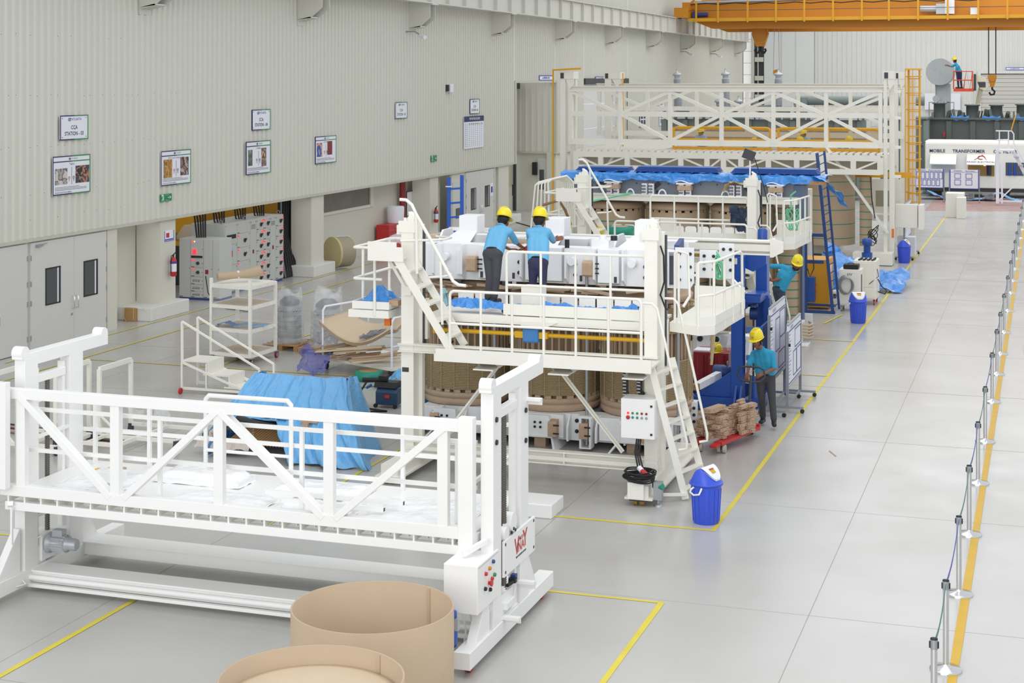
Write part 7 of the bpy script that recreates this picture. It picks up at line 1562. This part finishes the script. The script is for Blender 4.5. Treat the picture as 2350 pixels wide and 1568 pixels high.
crumple('floor_tarp', lambda u, v: V((-13.0+1.5*u, 29.9+.5*v, .02+.4*math.sin(math.pi*u)*math.sin(math.pi*(.2+.6*v)))), 36, 16, tarp, 'small blue tarpaulin bunched on the floor behind the near gantry left post', 'tarpaulin', .1, 5)
# big tarpaulin-covered pile
TP = TH('tarpaulin_pile', 'large bright blue tarpaulin draped over a stack behind the white platform', 'tarpaulin pile', (-11.8, 24.4, 0))
q = [wy(590, 856, 24.9), wy(800, 866, 24.9)]
xL, xR, zT = q[0].x, q[1].x, q[0].z
def ft(u, v):
    # v 0 bottom front, .5 top edge, 1 rear; u left-right
    top0, top1 = xL, xR; bot0, bot1 = xL-.75+.4, -10.3
    if v < .62:
        t = v/.62; f_ = t**.8; x = (bot0+(bot1-bot0)*u)*(1-f_)+(top0+(top1-top0)*u)*f_; y = 23.6+1.3*t**1.3; z = .02+(zT-.02)*t**.85
        cut = max(0, 1-abs(u-.24)/.30)
        if z < .62 and u < .56: y += .5*cut; z = z+(.62-z)*min(1, cut*2.2)*(1 if u < .56 else 0)
    else: t = (v-.62)/.38; x = top0+(top1-top0)*u; y = 24.9+.35*t; z = zT-(zT-.05)*t*t
    fold = .06*math.sin(u*26+2*math.sin(v*5))*(1-v)+.03*math.sin(u*60+v*9)*(1-v)
    return V((x, y-fold, z))
b = MB(); b.sheet(lambda u, v: ft(u, v)+noise.noise_vector(ft(u, v)*3)*.035+V((0, -1, .3))*(.05*(1-abs(noise.noise(V((u*9, v*2.5, 3))))*2.5)+.02*(1-abs(noise.noise(V((u*24, v*7, 8))))*2)), 200, 110); OB('tarpaulin', b, tarp, TP)
b = MB(); b.sheet(lambda u, v: V(((-10.33+(xR-.02+10.3)*v**.8)*(1-u)+(xR+(-10.3-xR)*(1-v)*.45)*u+.03*math.sin(9*u), (23.58+1.3*v**1.3)*(1-u)+25.25*u, .02+(zT-.03)*v**.85))+noise.noise_vector(V((u*3, v*3, 1)))*.06, 24, 40); OB('tarpaulin_side', b, tarp, TP)
b = MB(); b.sheet(lambda u, v: V((xL+.03-.35*(1-v**.8), (23.58+1.3*v**1.3)*(1-u)+25.25*u, .02+(zT-.03)*v**.85))+noise.noise_vector(V((u*3, v*3, 4)))*.06, 20, 30); OB('tarpaulin_side', b, tarp2, TP)
OB('stack_boxes', MB().box(xL+.1, xR-.2, 24.6, 25.1, .0, zT-.35), dark, TP); OB('timber_inside', MB().box(xL+1.3, xL+1.6, 23.95, 24.2, .62, .70).box(xL+1.35, xL+1.45, 23.9, 24.2, .55, .62), wood, TP)
b = MB()
for k in range(30):
    x = xL-.1+.055*k; b.bar((x, 23.95, .18), (x+.35, 24.25, .5), .028, .02)
OB('slatted_boards', b, mat('slat_brown', '9C7A4C', .7, noise_=.15), TP); OB('dark_bars', MB().bar((xL-.3, 24.0, .5), (xL+.9, 24.1, .62), .08, .06).bar((xL-.1, 23.95, .42), (xL+.7, 24.1, .64), .06, .05).bar((xL+.1, 24.0, .62), (xL+1.2, 24.0, .48), .07, .05), dark, TP)
crumple('packed_parcel', lambda u, v: V((xL-.55+1.0*u, 23.72+.25*v, .12+.16*math.sin(math.pi*v)+.02*math.sin(9*u))), 26, 12, mat('parcel_film', 'D3C6BC', .2, bump=.6), 'film-wrapped parcel lying at the foot of the blue tarpaulin pile', 'parcel', .03, 9)
OB('timber_board', MB().box(xL-.9, xL-.2, 24.9, 25.0, .06, .1), wood, TP)
# ---------------- cream frame dollies left behind the white platform
def frame_dolly(x0, y0, w_, h, lb, L=1.6, rot=0):
    r = TH('frame_dolly', lb, 'dolly', (x0, y0, 0)); a_ = math.radians(rot); ex = V((math.cos(a_), math.sin(a_), 0)); ey = V((-math.sin(a_), math.cos(a_), 0)); O = V((x0, y0, 0))
    for s in (0, 1): P = O+ey*w_*s; OB('upright', MB().bar(P+V((0, 0, .12)), P+V((0, 0, h)), .07, .05), cream2, r)
    OB('top_bar', MB().bar(O+V((0, 0, h)), O+ey*w_+V((0, 0, h)), .05, .08), cream2, r)
    OB('base_frame', MB().bar(O+V((0, 0, .14)), O+ex*L+V((0, 0, .14)), .05, .06).bar(O+ey*w_+V((0, 0, .14)), O+ex*L+ey*w_+V((0, 0, .14)), .05, .06).bar(O+ex*L+V((0, 0, .14)), O+ex*L+ey*w_+V((0, 0, .14)), .05, .06).bar(O+V((0, 0, .5)), O+ex*L*.3+V((0, 0, .14)), .03, .03).bar(O+ex*L*.5+V((0, 0, .14)), O+ex*L*.5+ey*w_+V((0, 0, .14)), .05, .05), cream2, r)
    for P in (O, O+ex*L, O+ey*w_, O+ex*L+ey*w_): OB('caster', MB().cyl(P+V((-.03, 0, .06)), P+V((.03, 0, .06)), .06, 14).box(P.x-.03, P.x+.03, P.y-.04, P.y+.04, .1, .15), dark, r)
    return r
p0 = wz(228, 1018); frame_dolly(p0.x, p0.y, 1.0, 1.28, 'cream frame dolly right of the others, nearest the steps', 1.5)
p0 = wz(128, 1030); frame_dolly(p0.x, p0.y, 1.0, 1.32, 'cream frame dolly in the middle, seen through the left mast of the white platform', 1.2)
p0 = wz(2, 1035); frame_dolly(p0.x-.1, p0.y, 1.0, 1.3, 'cream frame dolly at the left picture edge behind the white mast', 1.2)
for k in range(4):
    OB('steel_bar', MB().cyl((-18.2, 24.6-.12*k, .04+.0*k), (-15.2, 24.15-.12*k, .04), .03, 8), (dark, mat('bar_pink', 'B59A8C', .5))[k % 2], label='long round bar on the floor behind the white platform, %s of four' % ('rearmost', 'second from rear', 'third from rear', 'frontmost')[k], cat='bar')
for x, y, lb in ((-16.0, 25.0, 'clear film scrap on the middle frame dolly'), (-15.2, 24.7, 'clear film scrap on the frame dolly nearest the steps')): crumple('film_scrap', lambda u, v: V((x+.5*u, y+.3*v, .2+.2*math.sin(math.pi*u))), 14, 10, film, lb, 'film', .08, 8)
crumple('black_floor_cable', lambda u, v: V((-22.4+1.6*u, 39.6-1.6*u+.02*v, .006+.0*v)), 12, 1, black, 'thin black cable trailing from the control panel across the floor', 'cable', .0, 1)
b = MB().tube([(-22.6, 40.2, .7), (-22.3, 39.8, .3), (-21.8, 39.3, .04), (-21.2, 38.9, .02), (-20.4, 38.6, .02)], .014, 6); r = bpy.data.objects['black_floor_cable']; bpy.data.objects.remove(r)
OB('floor_cable', b, black, label='thin black cable trailing from the low control panel to the floor', cat='cable')
OB('floor_cable', MB().tube([(-22.0, 66.3, .02), (-20.5, 64.2, .02), (-18.8, 63.8, .02), (-17, 64.2, .02)], .02, 6), black, label='black cable on the floor in front of the roller door recess', cat='cable')
r = OB('door_operator', MB().box(-23.3, -23.1, 72.6, 72.9, 1.7, 2.3), black, label='black box and hanging cord beside the roller door recess', cat='control box')
# ================================================================ BRIDGE CRANE
cr = TH('bridge_crane', 'large orange double-girder bridge crane spanning the top right of the hall', 'crane', (-10, 95.8, 8))
gm = MB().prism([(-19.3, 9.32), (3, 9.25), (3, 11.0), (-20.6, 11.0), (-20.6, 9.85)], 'y', 95.8, 96.6)
OB('main_girder', gm, orange, cr); OB('rear_girder', MB().prism([(-19.0, 9.2), (3, 9.15), (3, 11.2), (-20.6, 11.2), (-20.6, 9.8)], 'y', 99.0, 99.8), orange, cr)
OB('end_carriage', MB().box(-21.35, -20.5, 94.5, 101, 9.95, 10.55).box(-21.0, -20.5, 95.2, 95.8, 10.2, 10.9).prism([(-20.9, 10.5), (-20.3, 10.5), (-20.3, 11.2)], 'y', 95.5, 95.6), orange, cr)
OB('carriage_wheels', MB().cyl((-21.2, 95.0, 9.99), (-21.0, 95.0, 9.99), .1, 16), dark, cr)
OB('walkway', MB().box(-20.6, 3, 94.9, 95.8, 9.82, 9.9), orange, cr)
OB('walkway_edge', MB().box(-20.6, 3, 94.86, 94.9, 9.72, 9.92), mat('crane_orange_light', 'D29A1C', .45), cr)
for px in (1598, 1648, 1716, 1781, 1846, 1912, 1978, 2040, 2107, 2175, 2245, 2312):
    x = wy(px, 30, 94.86).x; OB('handrail_post', MB().box(x-.05, x+.05, 94.8, 94.86, 9.65, 10.95), MATS['crane_orange_light'], cr)
OB('hand_line', MB().box(-20.5, 3, 94.84, 94.86, 10.36, 10.39), dark, cr)
OB('festoon_tube', MB().cyl((-20.3, 95.3, 10.85), (-3.2, 95.3, 11.2), .09, 12), galv, cr)
OB('festoon_cable', MB().tube([(-20.5+.9*k, 95.2, 10.75+.08*(k % 2)) for k in range(20)], .03, 6), black, cr)
OB('carriage_motor', MB().cyl((-20.3, 95.5, 10.15), (-19.5, 95.5, 10.15), .14, 14).box(-20.4, -20.2, 95.35, 95.65, 9.95, 10.35), navy, cr)
OB('travel_drive', MB().cyl((-7.0, 95.3, 10.3), (-6.1, 95.3, 10.3), .2, 14).box(-6.1, -5.2, 95.0, 95.5, 10.0, 10.6), alum, cr)
OB('electric_cabinet', MB().box(-5.6, -5.1, 95.0, 95.6, 10.0, 11.0).box(-4.2, -3.8, 95.0, 95.5, 9.95, 10.35), paper, cr)
OB('trolley', MB().box(-18.5, -13.5, 96.4, 99.2, 10.95, 11.6), orange, cr)
OB('hoist_trolley', MB().box(-4.2, -1.9, 96.4, 99.2, 11.0, 11.5), orange, cr)
OB('rear_walkway_rail', MB().box(-3.0, 3, 99, 99.05, 10.5, 10.55).box(-3.0, 3, 99, 99.05, 10.95, 11.0).box(-.9, -.8, 99, 99.05, 9.9, 11.2), dark, cr)
hb_ = TH('hook_block', 'large orange hook block with a black double hook hanging left of centre from the crane', 'hook block', (-16.4, 97.6, 8))
def tz_(px, py, Y): return wy(px, py, Y)
a = tz_(1745, 60, 97.5); x = a.x
OB('block_body', MB().prism([(x-.42, 9.35), (x+.42, 9.35), (x+.5, 9.0), (x+.25, 8.25), (x-.25, 8.25), (x-.5, 9.0)], 'y', 97.3, 97.7).cyl((x, 97.25, 9.0), (x, 97.75, 9.0), .42, 28), orange, hb_)
OB('double_hook', MB().tube([(x+.08, 97.5, 8.25), (x+.05, 97.5, 8.1), (x+.1, 97.5, 7.88), (x+.24, 97.5, 7.85), (x+.33, 97.5, 8.0), (x+.28, 97.5, 8.12)], .07, 10).tube([(x-.08, 97.5, 8.25), (x-.05, 97.5, 8.1), (x-.1, 97.5, 7.88), (x-.24, 97.5, 7.85), (x-.33, 97.5, 8.0), (x-.28, 97.5, 8.12)], .07, 10), black, hb_)
OB('hoist_rope', MB().cyl((x+.2, 97.5, 9.3), (x+.2, 97.5, 11.3), .03, 6).cyl((x-.2, 97.5, 9.3), (x-.2, 97.5, 11.3), .03, 6), dark, hb_)
h2 = TH('hook_block', 'orange hook block on two long ropes hanging at the right of the picture', 'hook block', (-3, 97.5, 6))
a, b_ = wy(2277, 172, 97.5), wy(2277, 200, 97.5); x = a.x
OB('block_body', MB().prism([(x-.26, a.z-.1), (x-.2, a.z+.02), (x+.2, a.z+.02), (x+.26, a.z-.1), (x+.1, b_.z), (x-.1, b_.z)], 'y', 97.4, 97.7).cyl((x, 97.35, a.z-.2), (x, 97.72, a.z-.2), .2, 20), orange, h2)
OB('hook', MB().tube([(x, 97.5, b_.z), (x, 97.5, b_.z-.12), (x+.14, 97.5, b_.z-.25), (x+.1, 97.5, b_.z-.42), (x-.08, 97.5, b_.z-.45), (x-.17, 97.5, b_.z-.3)], .06, 10), black, h2)
for s in (-.2, .2): OB('hoist_rope', MB().cyl((x+s, 97.5, a.z), (x+s, 97.5, 11.05), .035, 6), dark, h2)
h3 = TH('hook_block', 'small orange pulley on thin ropes above a grey bushing', 'pulley', (-14.9, 97.5, 6.5)); a = wy(1782, 167, 97.5)
OB('pulley', MB().cyl((a.x, 97.4, a.z), (a.x, 97.6, a.z), .2, 20), orange, h3)
for s in (-.18, .18): OB('hoist_rope', MB().cyl((a.x+s, 97.5, a.z), (a.x+s*.6, 97.5, 10.8), .018, 5), galv, h3)
# ================================================================ FAR END: container, tanks, bushings, lift
FY = 88.0; c0, c1 = -6.22, 2.0
ct_ = TH('oil_filter_trailer', 'long cream container trailer lettered MOBILE TRANSFORMER OIL FILTER', 'trailer', (-2.5, 88, 0))
OB('container_body', MB().box(c0, c1, FY, FY+2.5, .5, 2.86).prism([(FY, 2.86), (FY+2.5, 2.86), (FY+2.3, 2.98), (FY+.2, 2.98)], 'x', c0, c1), cream, ct_, bev=.05)
OB('chassis', MB().box(c0, c1, FY+.1, FY+2.3, .3, .5), dark, ct_)
for x in (-5.6, -2.2, 1): OB('wheel', MB().cyl((x, FY+.2, .32), (x, FY+.5, .32), .32, 20), black, ct_)
t = MB()
for s_, px in (('MOBILE', 2151), ('TRANSFORMER', 2223), ('OIL', 2288), ('FILTER', 2318)): p = wy(px, 347, FY-.03); t.text(s_, (p.x, FY-.03, 2.44), (1, 0, 0), UZ, .24, 0, .014)
OB('lettering', t, ink, ct_, label='navy capital lettering')
def hatch(px0, px1, flap_t, win_b, glassm, nm):
    a, c = wy(px0, 350, FY-.1).x, wy(px1, 350, FY-.1).x
    OB('window_opening', MB().box(a+.05, c-.05, FY-.03, FY, win_b, 1.9), glassm, ct_)
    return OB('hatch_flap', MB().hexa([(a, FY-.6, 1.75), (c, FY-.6, 1.75), (c, FY, 2.25), (a, FY, 2.25), (a, FY-.6, 1.79), (c, FY-.6, 1.79), (c, FY, 2.29), (a, FY, 2.29)]), cream, ct_), a, c
hatch(2135, 2195, 0, 1.3, mat('inside_pale', 'BFC6C9', .3), ''); f2, a, c = hatch(2219, 2284, 0, 1.15, mat('inside_ochre', '9C7B3C', .5), '')
d_ = V((0, .6, .5)).normalized(); N_ = V((0, -.5, .6)).normalized()
q = MB().text('AKASH ELECTRICAL', V(((a+c)/2, FY-.46, 1.885))+N_*.03, (1, 0, 0), d_, .16, 0, .008)
o_ = V(((a+c)/2+.02, FY-.2, 2.10))+N_*.03
q.tube([o_+V((.18*math.cos(t_), 0, 0))+d_*.13*math.sin(t_) for t_ in [k*math.pi/8 for k in range(14)]], .025, 5, 1); q.bar(o_+V((-.35, 0, 0))-d_*.18, o_+V((.05, 0, 0))+d_*.22, .03, .01, 0).bar(o_+V((.05, 0, 0))+d_*.22, o_+V((.25, 0, 0))-d_*.15, .03, .01, 1)
OB('lettering', q, [mat('letter_grey', '3A3F55', .5), red], f2, label='AKASH ELECTRICAL lettering with red emblem')
OB('inside_lamp', MB().ball((a+.9, FY-.04, 1.75), .07, 10), mat('warm_lamp', 'FFC878', .4, emit=2.5), ct_); OB('inside_cylinder', MB().cyl((c-.3, FY-.05, 1.2), (c-.3, FY-.05, 1.7), .1, 12).box(a+1.0, a+1.08, FY-.06, FY-.03, 1.2, 1.9), mat('inside_navy', '2C2F4A', .5), ct_)
p = wy(2308, 375, FY); OB('window_opening', MB().box(p.x, c1, FY-.03, FY, 1.2, 1.88), mat('inside_dark', '4A4E50', .3), ct_)
OB('inside_pipes', MB().cyl((p.x+.2, FY-.05, 1.2), (p.x+.2, FY-.05, 1.85), .06, 8).cyl((p.x+.45, FY-.05, 1.2), (p.x+.45, FY-.05, 1.85), .06, 8).box(p.x, c1, FY-.05, FY-.03, 1.3, 1.36), blue, ct_)
# notice boards in front of the container
def fboard(px0, px1, zb_, Y, lb, cells, ttl):
    a, c = wy(px0, 400, Y).x, wy(px1, 400, Y).x
    r = TH('mobile_notice_board', lb, 'notice board', ((a+c)/2, Y, 0)); z1 = 1.66
    OB('board_panel', MB().box(a, c, Y, Y+.03, zb_, z1), paper, r); OB('board_header', MB().box(a, c, Y-.01, Y, z1-.13, z1-.12).box(a, c, Y-.01, Y, zb_, zb_+.03).box(a, a+.03, Y-.01, Y, zb_, z1).box(c-.03, c, Y-.01, Y, zb_, z1), inkb, r)
    q = MB()
    for (u0, v0, u1, v1) in cells:
        X0, X1, Z0, Z1 = a+(c-a)*u0, a+(c-a)*u1, zb_+(z1-zb_)*v0, zb_+(z1-zb_)*v1
        for (e, f, g_, h_) in ((X0, X1, Z0, Z0+.02), (X0, X1, Z1-.02, Z1), (X0, X0+.02, Z0, Z1), (X1-.02, X1, Z0, Z1)): q.box(e, f, Y-.012, Y, g_, h_)
    OB('ruled_boxes', q, inkb, r)
    OB('lettering', MB().text('ATLANTA      '+ttl, ((a+c)/2, Y-.012, z1-.065), (1, 0, 0), UZ, .09), ink, r)
    for x in (a-.03, c+.03): OB('stand_leg', MB().box(x-.025, x+.025, Y, Y+.05, .08, z1).box(x-.025, x+.025, Y-.3, Y+.3, .07, .11).cyl((x, Y-.3, .04), (x+.03, Y-.3, .04), .04, 8), MATS['stand_grey'], r)
fboard(2101, 2165, .68, 84.6, 'far white notice board with small empty boxes, behind the yellow caged ladder', [(.04+.16*k, .48, .17+.16*k, .84) for k in range(6)]+[(.1+.16*k, .12, .23+.16*k, .44) for k in range(5)], 'Work Instruction')
fboard(2180, 2246, .68, 84.4, 'far white notice board with four bordered pictures, in front of the cream trailer', [(.16, .54, .38, .8), (.55, .54, .77, .8), (.16, .2, .38, .48), (.55, .2, .77, .48)], 'Tips & Alerts')
# white mobile steps at the right edge
ms = TH('mobile_steps', 'white aluminium mobile stairs at the right edge in front of the cream trailer', 'steps', (-1.6, 83, 0))
OB('upright', MB().box(-2.45, -2.3, 82.9, 83.05, .1, 2.75).box(-2.2, -2.12, 82.9, 83, .1, 2.0), paper, ms)
OB('platform', MB().box(-2.3, -1.6, 82.6, 83.4, 2.7, 2.78), paper, ms)
OB('guard', MB().tube([(-2.28, 82.8, 2.78), (-2.28, 82.8, 3.7)], .03).tube([(-1.85, 82.8, 2.78), (-1.85, 82.8, 3.7)], .03).tube([(-2.45, 82.8, 3.7), (-1.7, 82.8, 3.7), (-1.6, 82.8, 3.55), (-1.6, 82.8, 3.1), (-1.2, 82.8, 2.4), (-.9, 82.8, 1.8)], .03).tube([(-2.4, 82.8, 3.25), (-1.85, 82.8, 3.27)], .03), paper, ms)
OB('stringer', MB().bar((-1.65, 82.9, 2.75), (-.4, 82.9, .2), .06, .16).bar((-2.3, 82.9, .25), (-1.1, 82.9, 1.5), .05, .06).box(-2.4, -.8, 82.9, 83, .18, .26), paper, ms)
for k in range(6): OB('tread', MB().box(-1.6+.2*k, -1.35+.2*k, 82.6, 83.2, 2.4-.4*k, 2.44-.4*k), galv, ms)
OB('yellow_strut', MB().bar((-1.72, 82.8, 3.75), (-1.52, 82.8, 4.45), .05, .05), cageY, ms)
# blue sheeted pallet items on the floor
crumple('blue_ground_sheet', lambda u, v: (-6.3+5.2*u, 85.6+1.3*v, .03+.45*math.exp(-((u-.07)/.1)**2)*(1-v*.3)+.35*math.exp(-((u-.75)/.1)**2)), 60, 14, tarp, 'blue sheet with grey parts on the floor under the cream trailer', 'plastic sheet', .08, 3)
for x, lb in ((-4.9, 'left'), (-3.9, 'middle'), (-2.9, 'right')):
    q = MB()
    for k in range(14): a = random.random()*6.28; q.bar((x+.3*math.cos(a), 85.7+.2*math.sin(a), .1+.02*k), (x-.3*math.cos(a+.6), 85.6-.2*math.sin(a), .12+.02*k), .08, .06)
    OB('metal_fittings_pile', q, galv, label='heap of grey metal fittings, the %s one on the blue floor sheet' % lb, cat='metal parts')
# tanks
def tank(x0, x1, y, z1, lb, m=tgreen, turrets=(), h0=0, n=6):
    r = TH('transformer_tank', lb, 'transformer tank', ((x0+x1)/2, y, 0))
    OB('tank_body', MB().box(x0, x1, y, y+3, h0+.2, z1), m, r); st_ = MB(); 
    for k in range(n+1): x = x0+(x1-x0)*k/n; st_.box(x-.14, x+.14, y-.16, y, h0+.2, z1-.1)
    st_.box(x0, x1, y-.1, y, z1-1.45, z1-1.38).box(x0-.1, x1+.1, y-.25, y+3.1, z1-.02, z1+.08); OB('stiffeners', st_, m, r)
    for tx, tr, th in turrets:
        tu = OB('turret', MB().lathe((tx, y+.5, z1), [(tr, .08), (tr, th), (tr*1.25, th), (tr*1.25, th+.07), (.05, th+.08)], 20), m, r); q = MB()
        for k in range(12): a = k*math.pi/6; q.box(tx+tr*1.15*math.cos(a)-.03, tx+tr*1.15*math.cos(a)+.03, y+.5+tr*1.15*math.sin(a)-.03, y+.5+tr*1.15*math.sin(a)+.03, z1+th+.07, z1+th+.12)
        OB('flange_bolts', q, tsilver, tu)
    return r
tk = tank(-6.6, 2.5, 93.5, 4.0, 'large dark grey-green transformer tank behind the cream trailer', tdark, ((-5.85, .32, .85), (-4.05, .34, .75), (-2.75, .32, .75), (-1.35, .32, .8), (.6, .34, .8)), n=7)
q = MB(); random.seed(3)
for k in range(40): x = -6.2+k*.2; q.cyl((x, 93.9+random.uniform(-.3, .3), 4.05), (x+random.uniform(-.1, .1), 93.9, 4.2+random.uniform(0, .4)), random.uniform(.03, .12), 8)
OB('cover_fittings', q, tdark, tk)
for x in (-4.7, -3.0, -1.2): OB('blue_wrap', MB().sheet(lambda u, v: (x-.5+1.0*u, 93.3-.04*math.sin(9*u), 4.18-.22*v+.04*math.sin(14*u)), 14, 4), tarp2, tk)
for x in (-5.6, 1.0): OB('red_marks', MB().box(x, x+.1, 93.32, 93.33, 3.0, 3.3), red, tk)
t2 = tank(-8.6, -6.3, 90, 4.1, 'grey-green ribbed tank seen behind the caged ladder', tgreen, (), n=4)
t3 = tank(-19.5, -9.2, 84, 4.2, 'wide grey-green transformer tank behind the truss gantry with tall bushings', tgreen, ((-18.6, .35, .5), (-15.9, .35, .5), (-13.2, .35, .5)), n=9)
OB('conservator_pipe', MB().cyl((-12.4, 84.5, 5.15), (-6.0, 84.5, 5.15), .25, 18).cyl((-19, 84.2, 4.4), (-12.5, 84.2, 4.4), .09, 10).cyl((-12.2, 84.3, 4.2), (-12.2, 84.3, 5.3), .28, 14).tube([(-15.2, 84.3, 4.3), (-15.2, 84.3, 4.6), (-15.0, 84.3, 4.75), (-13.6, 84.3, 4.85)], .09, 8).cyl((-14.7, 84.3, 4.4), (-14.7, 84.3, 5.1), .2, 12).cyl((-13.4, 84.3, 4.85), (-13.4, 84.3, 4.6), .12, 8), tgreen, t3)
q = MB()
for k in range(60): x = random.uniform(-19, -6.5); q.box(x, x+random.uniform(.05, .3), 83.6, 83.9, 4.15, 4.25+random.uniform(.05, .3))
OB('cover_fittings', q, alum, t3)
q = MB()
for k in range(11): q.box(-8.6, -7.9, 83.5, 83.9, 2.6+.12*k, 2.66+.12*k)
OB('radiator_fins', q, tsilver, t3)
def bushing(px, ztop, Y, lb, h=2.4, r0=.23, lean=.0):
    p = wy(px, 300, Y); pr = []; z = 0
    while z < h: rr = r0*(1-.25*z/h); pr += [(rr, z), (rr*1.22, z+.03), (rr, z+.06)]; z += .075
    r = TH('bushing', lb, 'bushing', (p.x, Y, ztop-h-.5)); z0 = ztop-h-.5
    OB('porcelain_sheds', MB().lathe((p.x, Y, z0), pr, 20), porc, r); OB('head_fitting', MB().lathe((p.x, Y, z0+h), [(.15, 0), (.15, .15), (.26, .2), (.2, .3), (.06, .34), (.04, .5), (.05, .52)], 16), alum, r)
    r.rotation_euler = (0, lean, 0); return r
bushing(1558, 6.78, 84.5, 'tall grey ribbed bushing, leftmost of three above the truss', lean=-.04); bushing(1667, 6.8, 84.5, 'tall grey ribbed bushing, middle one of three above the truss', lean=-.02); bushing(1785, 6.78, 84.5, 'tall grey ribbed bushing under the small orange pulley', lean=.01)
for k, px in enumerate((1650, 1695, 1828)): bushing(px, 5.35, 84.5, 'short grey bushing %s of the tall middle bushing behind the truss' % ('just left', 'just right', 'well right')[k], h=.8, r0=.14)
# conservator on its column
cv = TH('conservator', 'round grey oil conservator drum on a square column high at the back', 'conservator', (-5.9, 96, 4)); p = wy(2157, 165, 97.0)
OB('drum', MB().lathe((p.x, 97.0, p.z), [(.78, 0), (.8, .05), (.8, 1.8), (.6, 2.0)], 40, axis='y'), tsilver, cv)
OB('drum_marks', MB().box(p.x-.35, p.x-.28, 96.97, 97, p.z+.1, p.z+.45).box(p.x+.0, p.x+.06, 96.97, 97, p.z-.2, p.z+.15).box(p.x+.28, p.x+.34, 96.97, 97, p.z-.5, p.z-.2), alum, cv)
OB('column', MB().box(p.x-.3, p.x+.55, 97.5, 98.3, 4.0, p.z-.7).box(p.x-.3, p.x-.25, 97.4, 97.5, 4, p.z-.7), tsilver, cv)
OB('frame', MB().tube([(p.x-.6, 96.8, 4.0), (p.x-.6, 96.8, 4.9), (p.x+.8, 96.8, 4.9), (p.x+.8, 96.8, 4.0)], .04).tube([(p.x+.1, 96.8, 4.9), (p.x+.1, 96.8, 4.0)], .04).cyl((p.x-.2, 96.7, 5.1), (p.x-.2, 96.8, 5.1), .2, 14).box(p.x+.2, p.x+.6, 96.6, 96.9, 4.95, 5.2), alum, cv)
# boom lift with worker
bl_ = TH('boom_lift', 'cream boom lift raising an orange basket before the back wall', 'boom lift', (-4, 96, 0)); p = wy(2212, 208, 95.5)
OB('basket', MB().box(p.x-.55, p.x+.55, 95.1, 95.9, p.z-.05, p.z+.12).tube([(p.x-.55, 95.1, p.z+.1), (p.x-.55, 95.1, p.z+1.1), (p.x+.5, 95.1, p.z+1.1), (p.x+.5, 95.1, p.z+.1)], .035).tube([(p.x+.0, 95.1, p.z+.1), (p.x+.15, 95.1, p.z+1.15), (p.x+.35, 95.1, p.z+.1), (p.x+.5, 95.1, p.z+1.1)], .035).tube([(p.x-.55, 95.1, p.z+.6), (p.x+.5, 95.1, p.z+.6)], .03), mat('lift_orange', 'D8492C', .45), bl_)
OB('boom_head', MB().prism([(p.x+.6, p.z+.95), (p.x+1.2, p.z+.75), (p.x+1.35, p.z+.2), (p.x+1.2, p.z-.0), (p.x+.9, p.z+.1), (p.x+.7, p.z+.6)], 'y', 95.4, 95.8), mat('lift_cream', 'D9D2B4', .5), bl_)
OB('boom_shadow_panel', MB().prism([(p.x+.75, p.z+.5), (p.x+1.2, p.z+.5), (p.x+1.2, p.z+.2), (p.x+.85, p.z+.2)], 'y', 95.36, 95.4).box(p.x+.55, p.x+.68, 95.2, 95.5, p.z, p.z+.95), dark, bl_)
OB('boom', MB().bar((p.x+.95, 95.6, p.z+.2), (p.x+.55, 95.9, 3.9), .16, .2), MATS['lift_cream'], bl_)
x, Y, z = p.x-.25, 95.5, p.z+.13
J = dict(anL=(x-.05, Y, z+.08), anR=(x+.12, Y, z+.08), knL=(x-.08, Y, z+.48), knR=(x+.08, Y, z+.48), hipL=(x-.1, Y, z+.88), hipR=(x+.06, Y, z+.88), pelvis=(x-.03, Y, z+.95), chest=(x-.1, Y, z+1.25), neck=(x-.2, Y, z+1.45), head=(x-.25, Y, z+1.58), look=(-1, .2, 0),
         shL=(x-.22, Y-.15, z+1.38), shR=(x-.18, Y+.15, z+1.38), elL=(x-.45, Y-.15, z+1.25), elR=(x-.42, Y+.15, z+1.25), wrL=(x-.66, Y-.1, z+1.35), wrR=(x-.66, Y+.1, z+1.3), toeL=(x-.25, Y, z+.08), toeR=(x-.08, Y, z+.08))
person('person', 'small worker in blue reaching toward the drum from the orange lift basket', (x, Y, z), J, shirtm, trou2, [(J['wrL'], (-1, 0, 0), (0, 0, -1), (0, -1, .3), .5), (J['wrR'], (-1, 0, 0), (0, 0, -1), (0, -1, .3), .5)], face=False, low=True)
for k, px in enumerate((2135, 2163, 2188)):
    p = wy(px, 235, 121); OB('wall_notice', MB().box(p.x-.45, p.x+.45, 121.7, 121.75, 4.0, 5.2), paper, label='pale wall notice sheet low on the back wall, %s of three' % ('leftmost', 'middle', 'rightmost')[k], cat='notice', group=None)
r = OB('far_machine', MB().box(-4.4, -3.6, 75, 76, 0, 1.1).box(-3.9, -3.5, 74.5, 75.2, 0, .95), cream, label='cream machine cabinet on the floor behind the yellow caged ladder', cat='machine', bev=.02)
# seated/standing person behind the ladder: only dark trousers visible
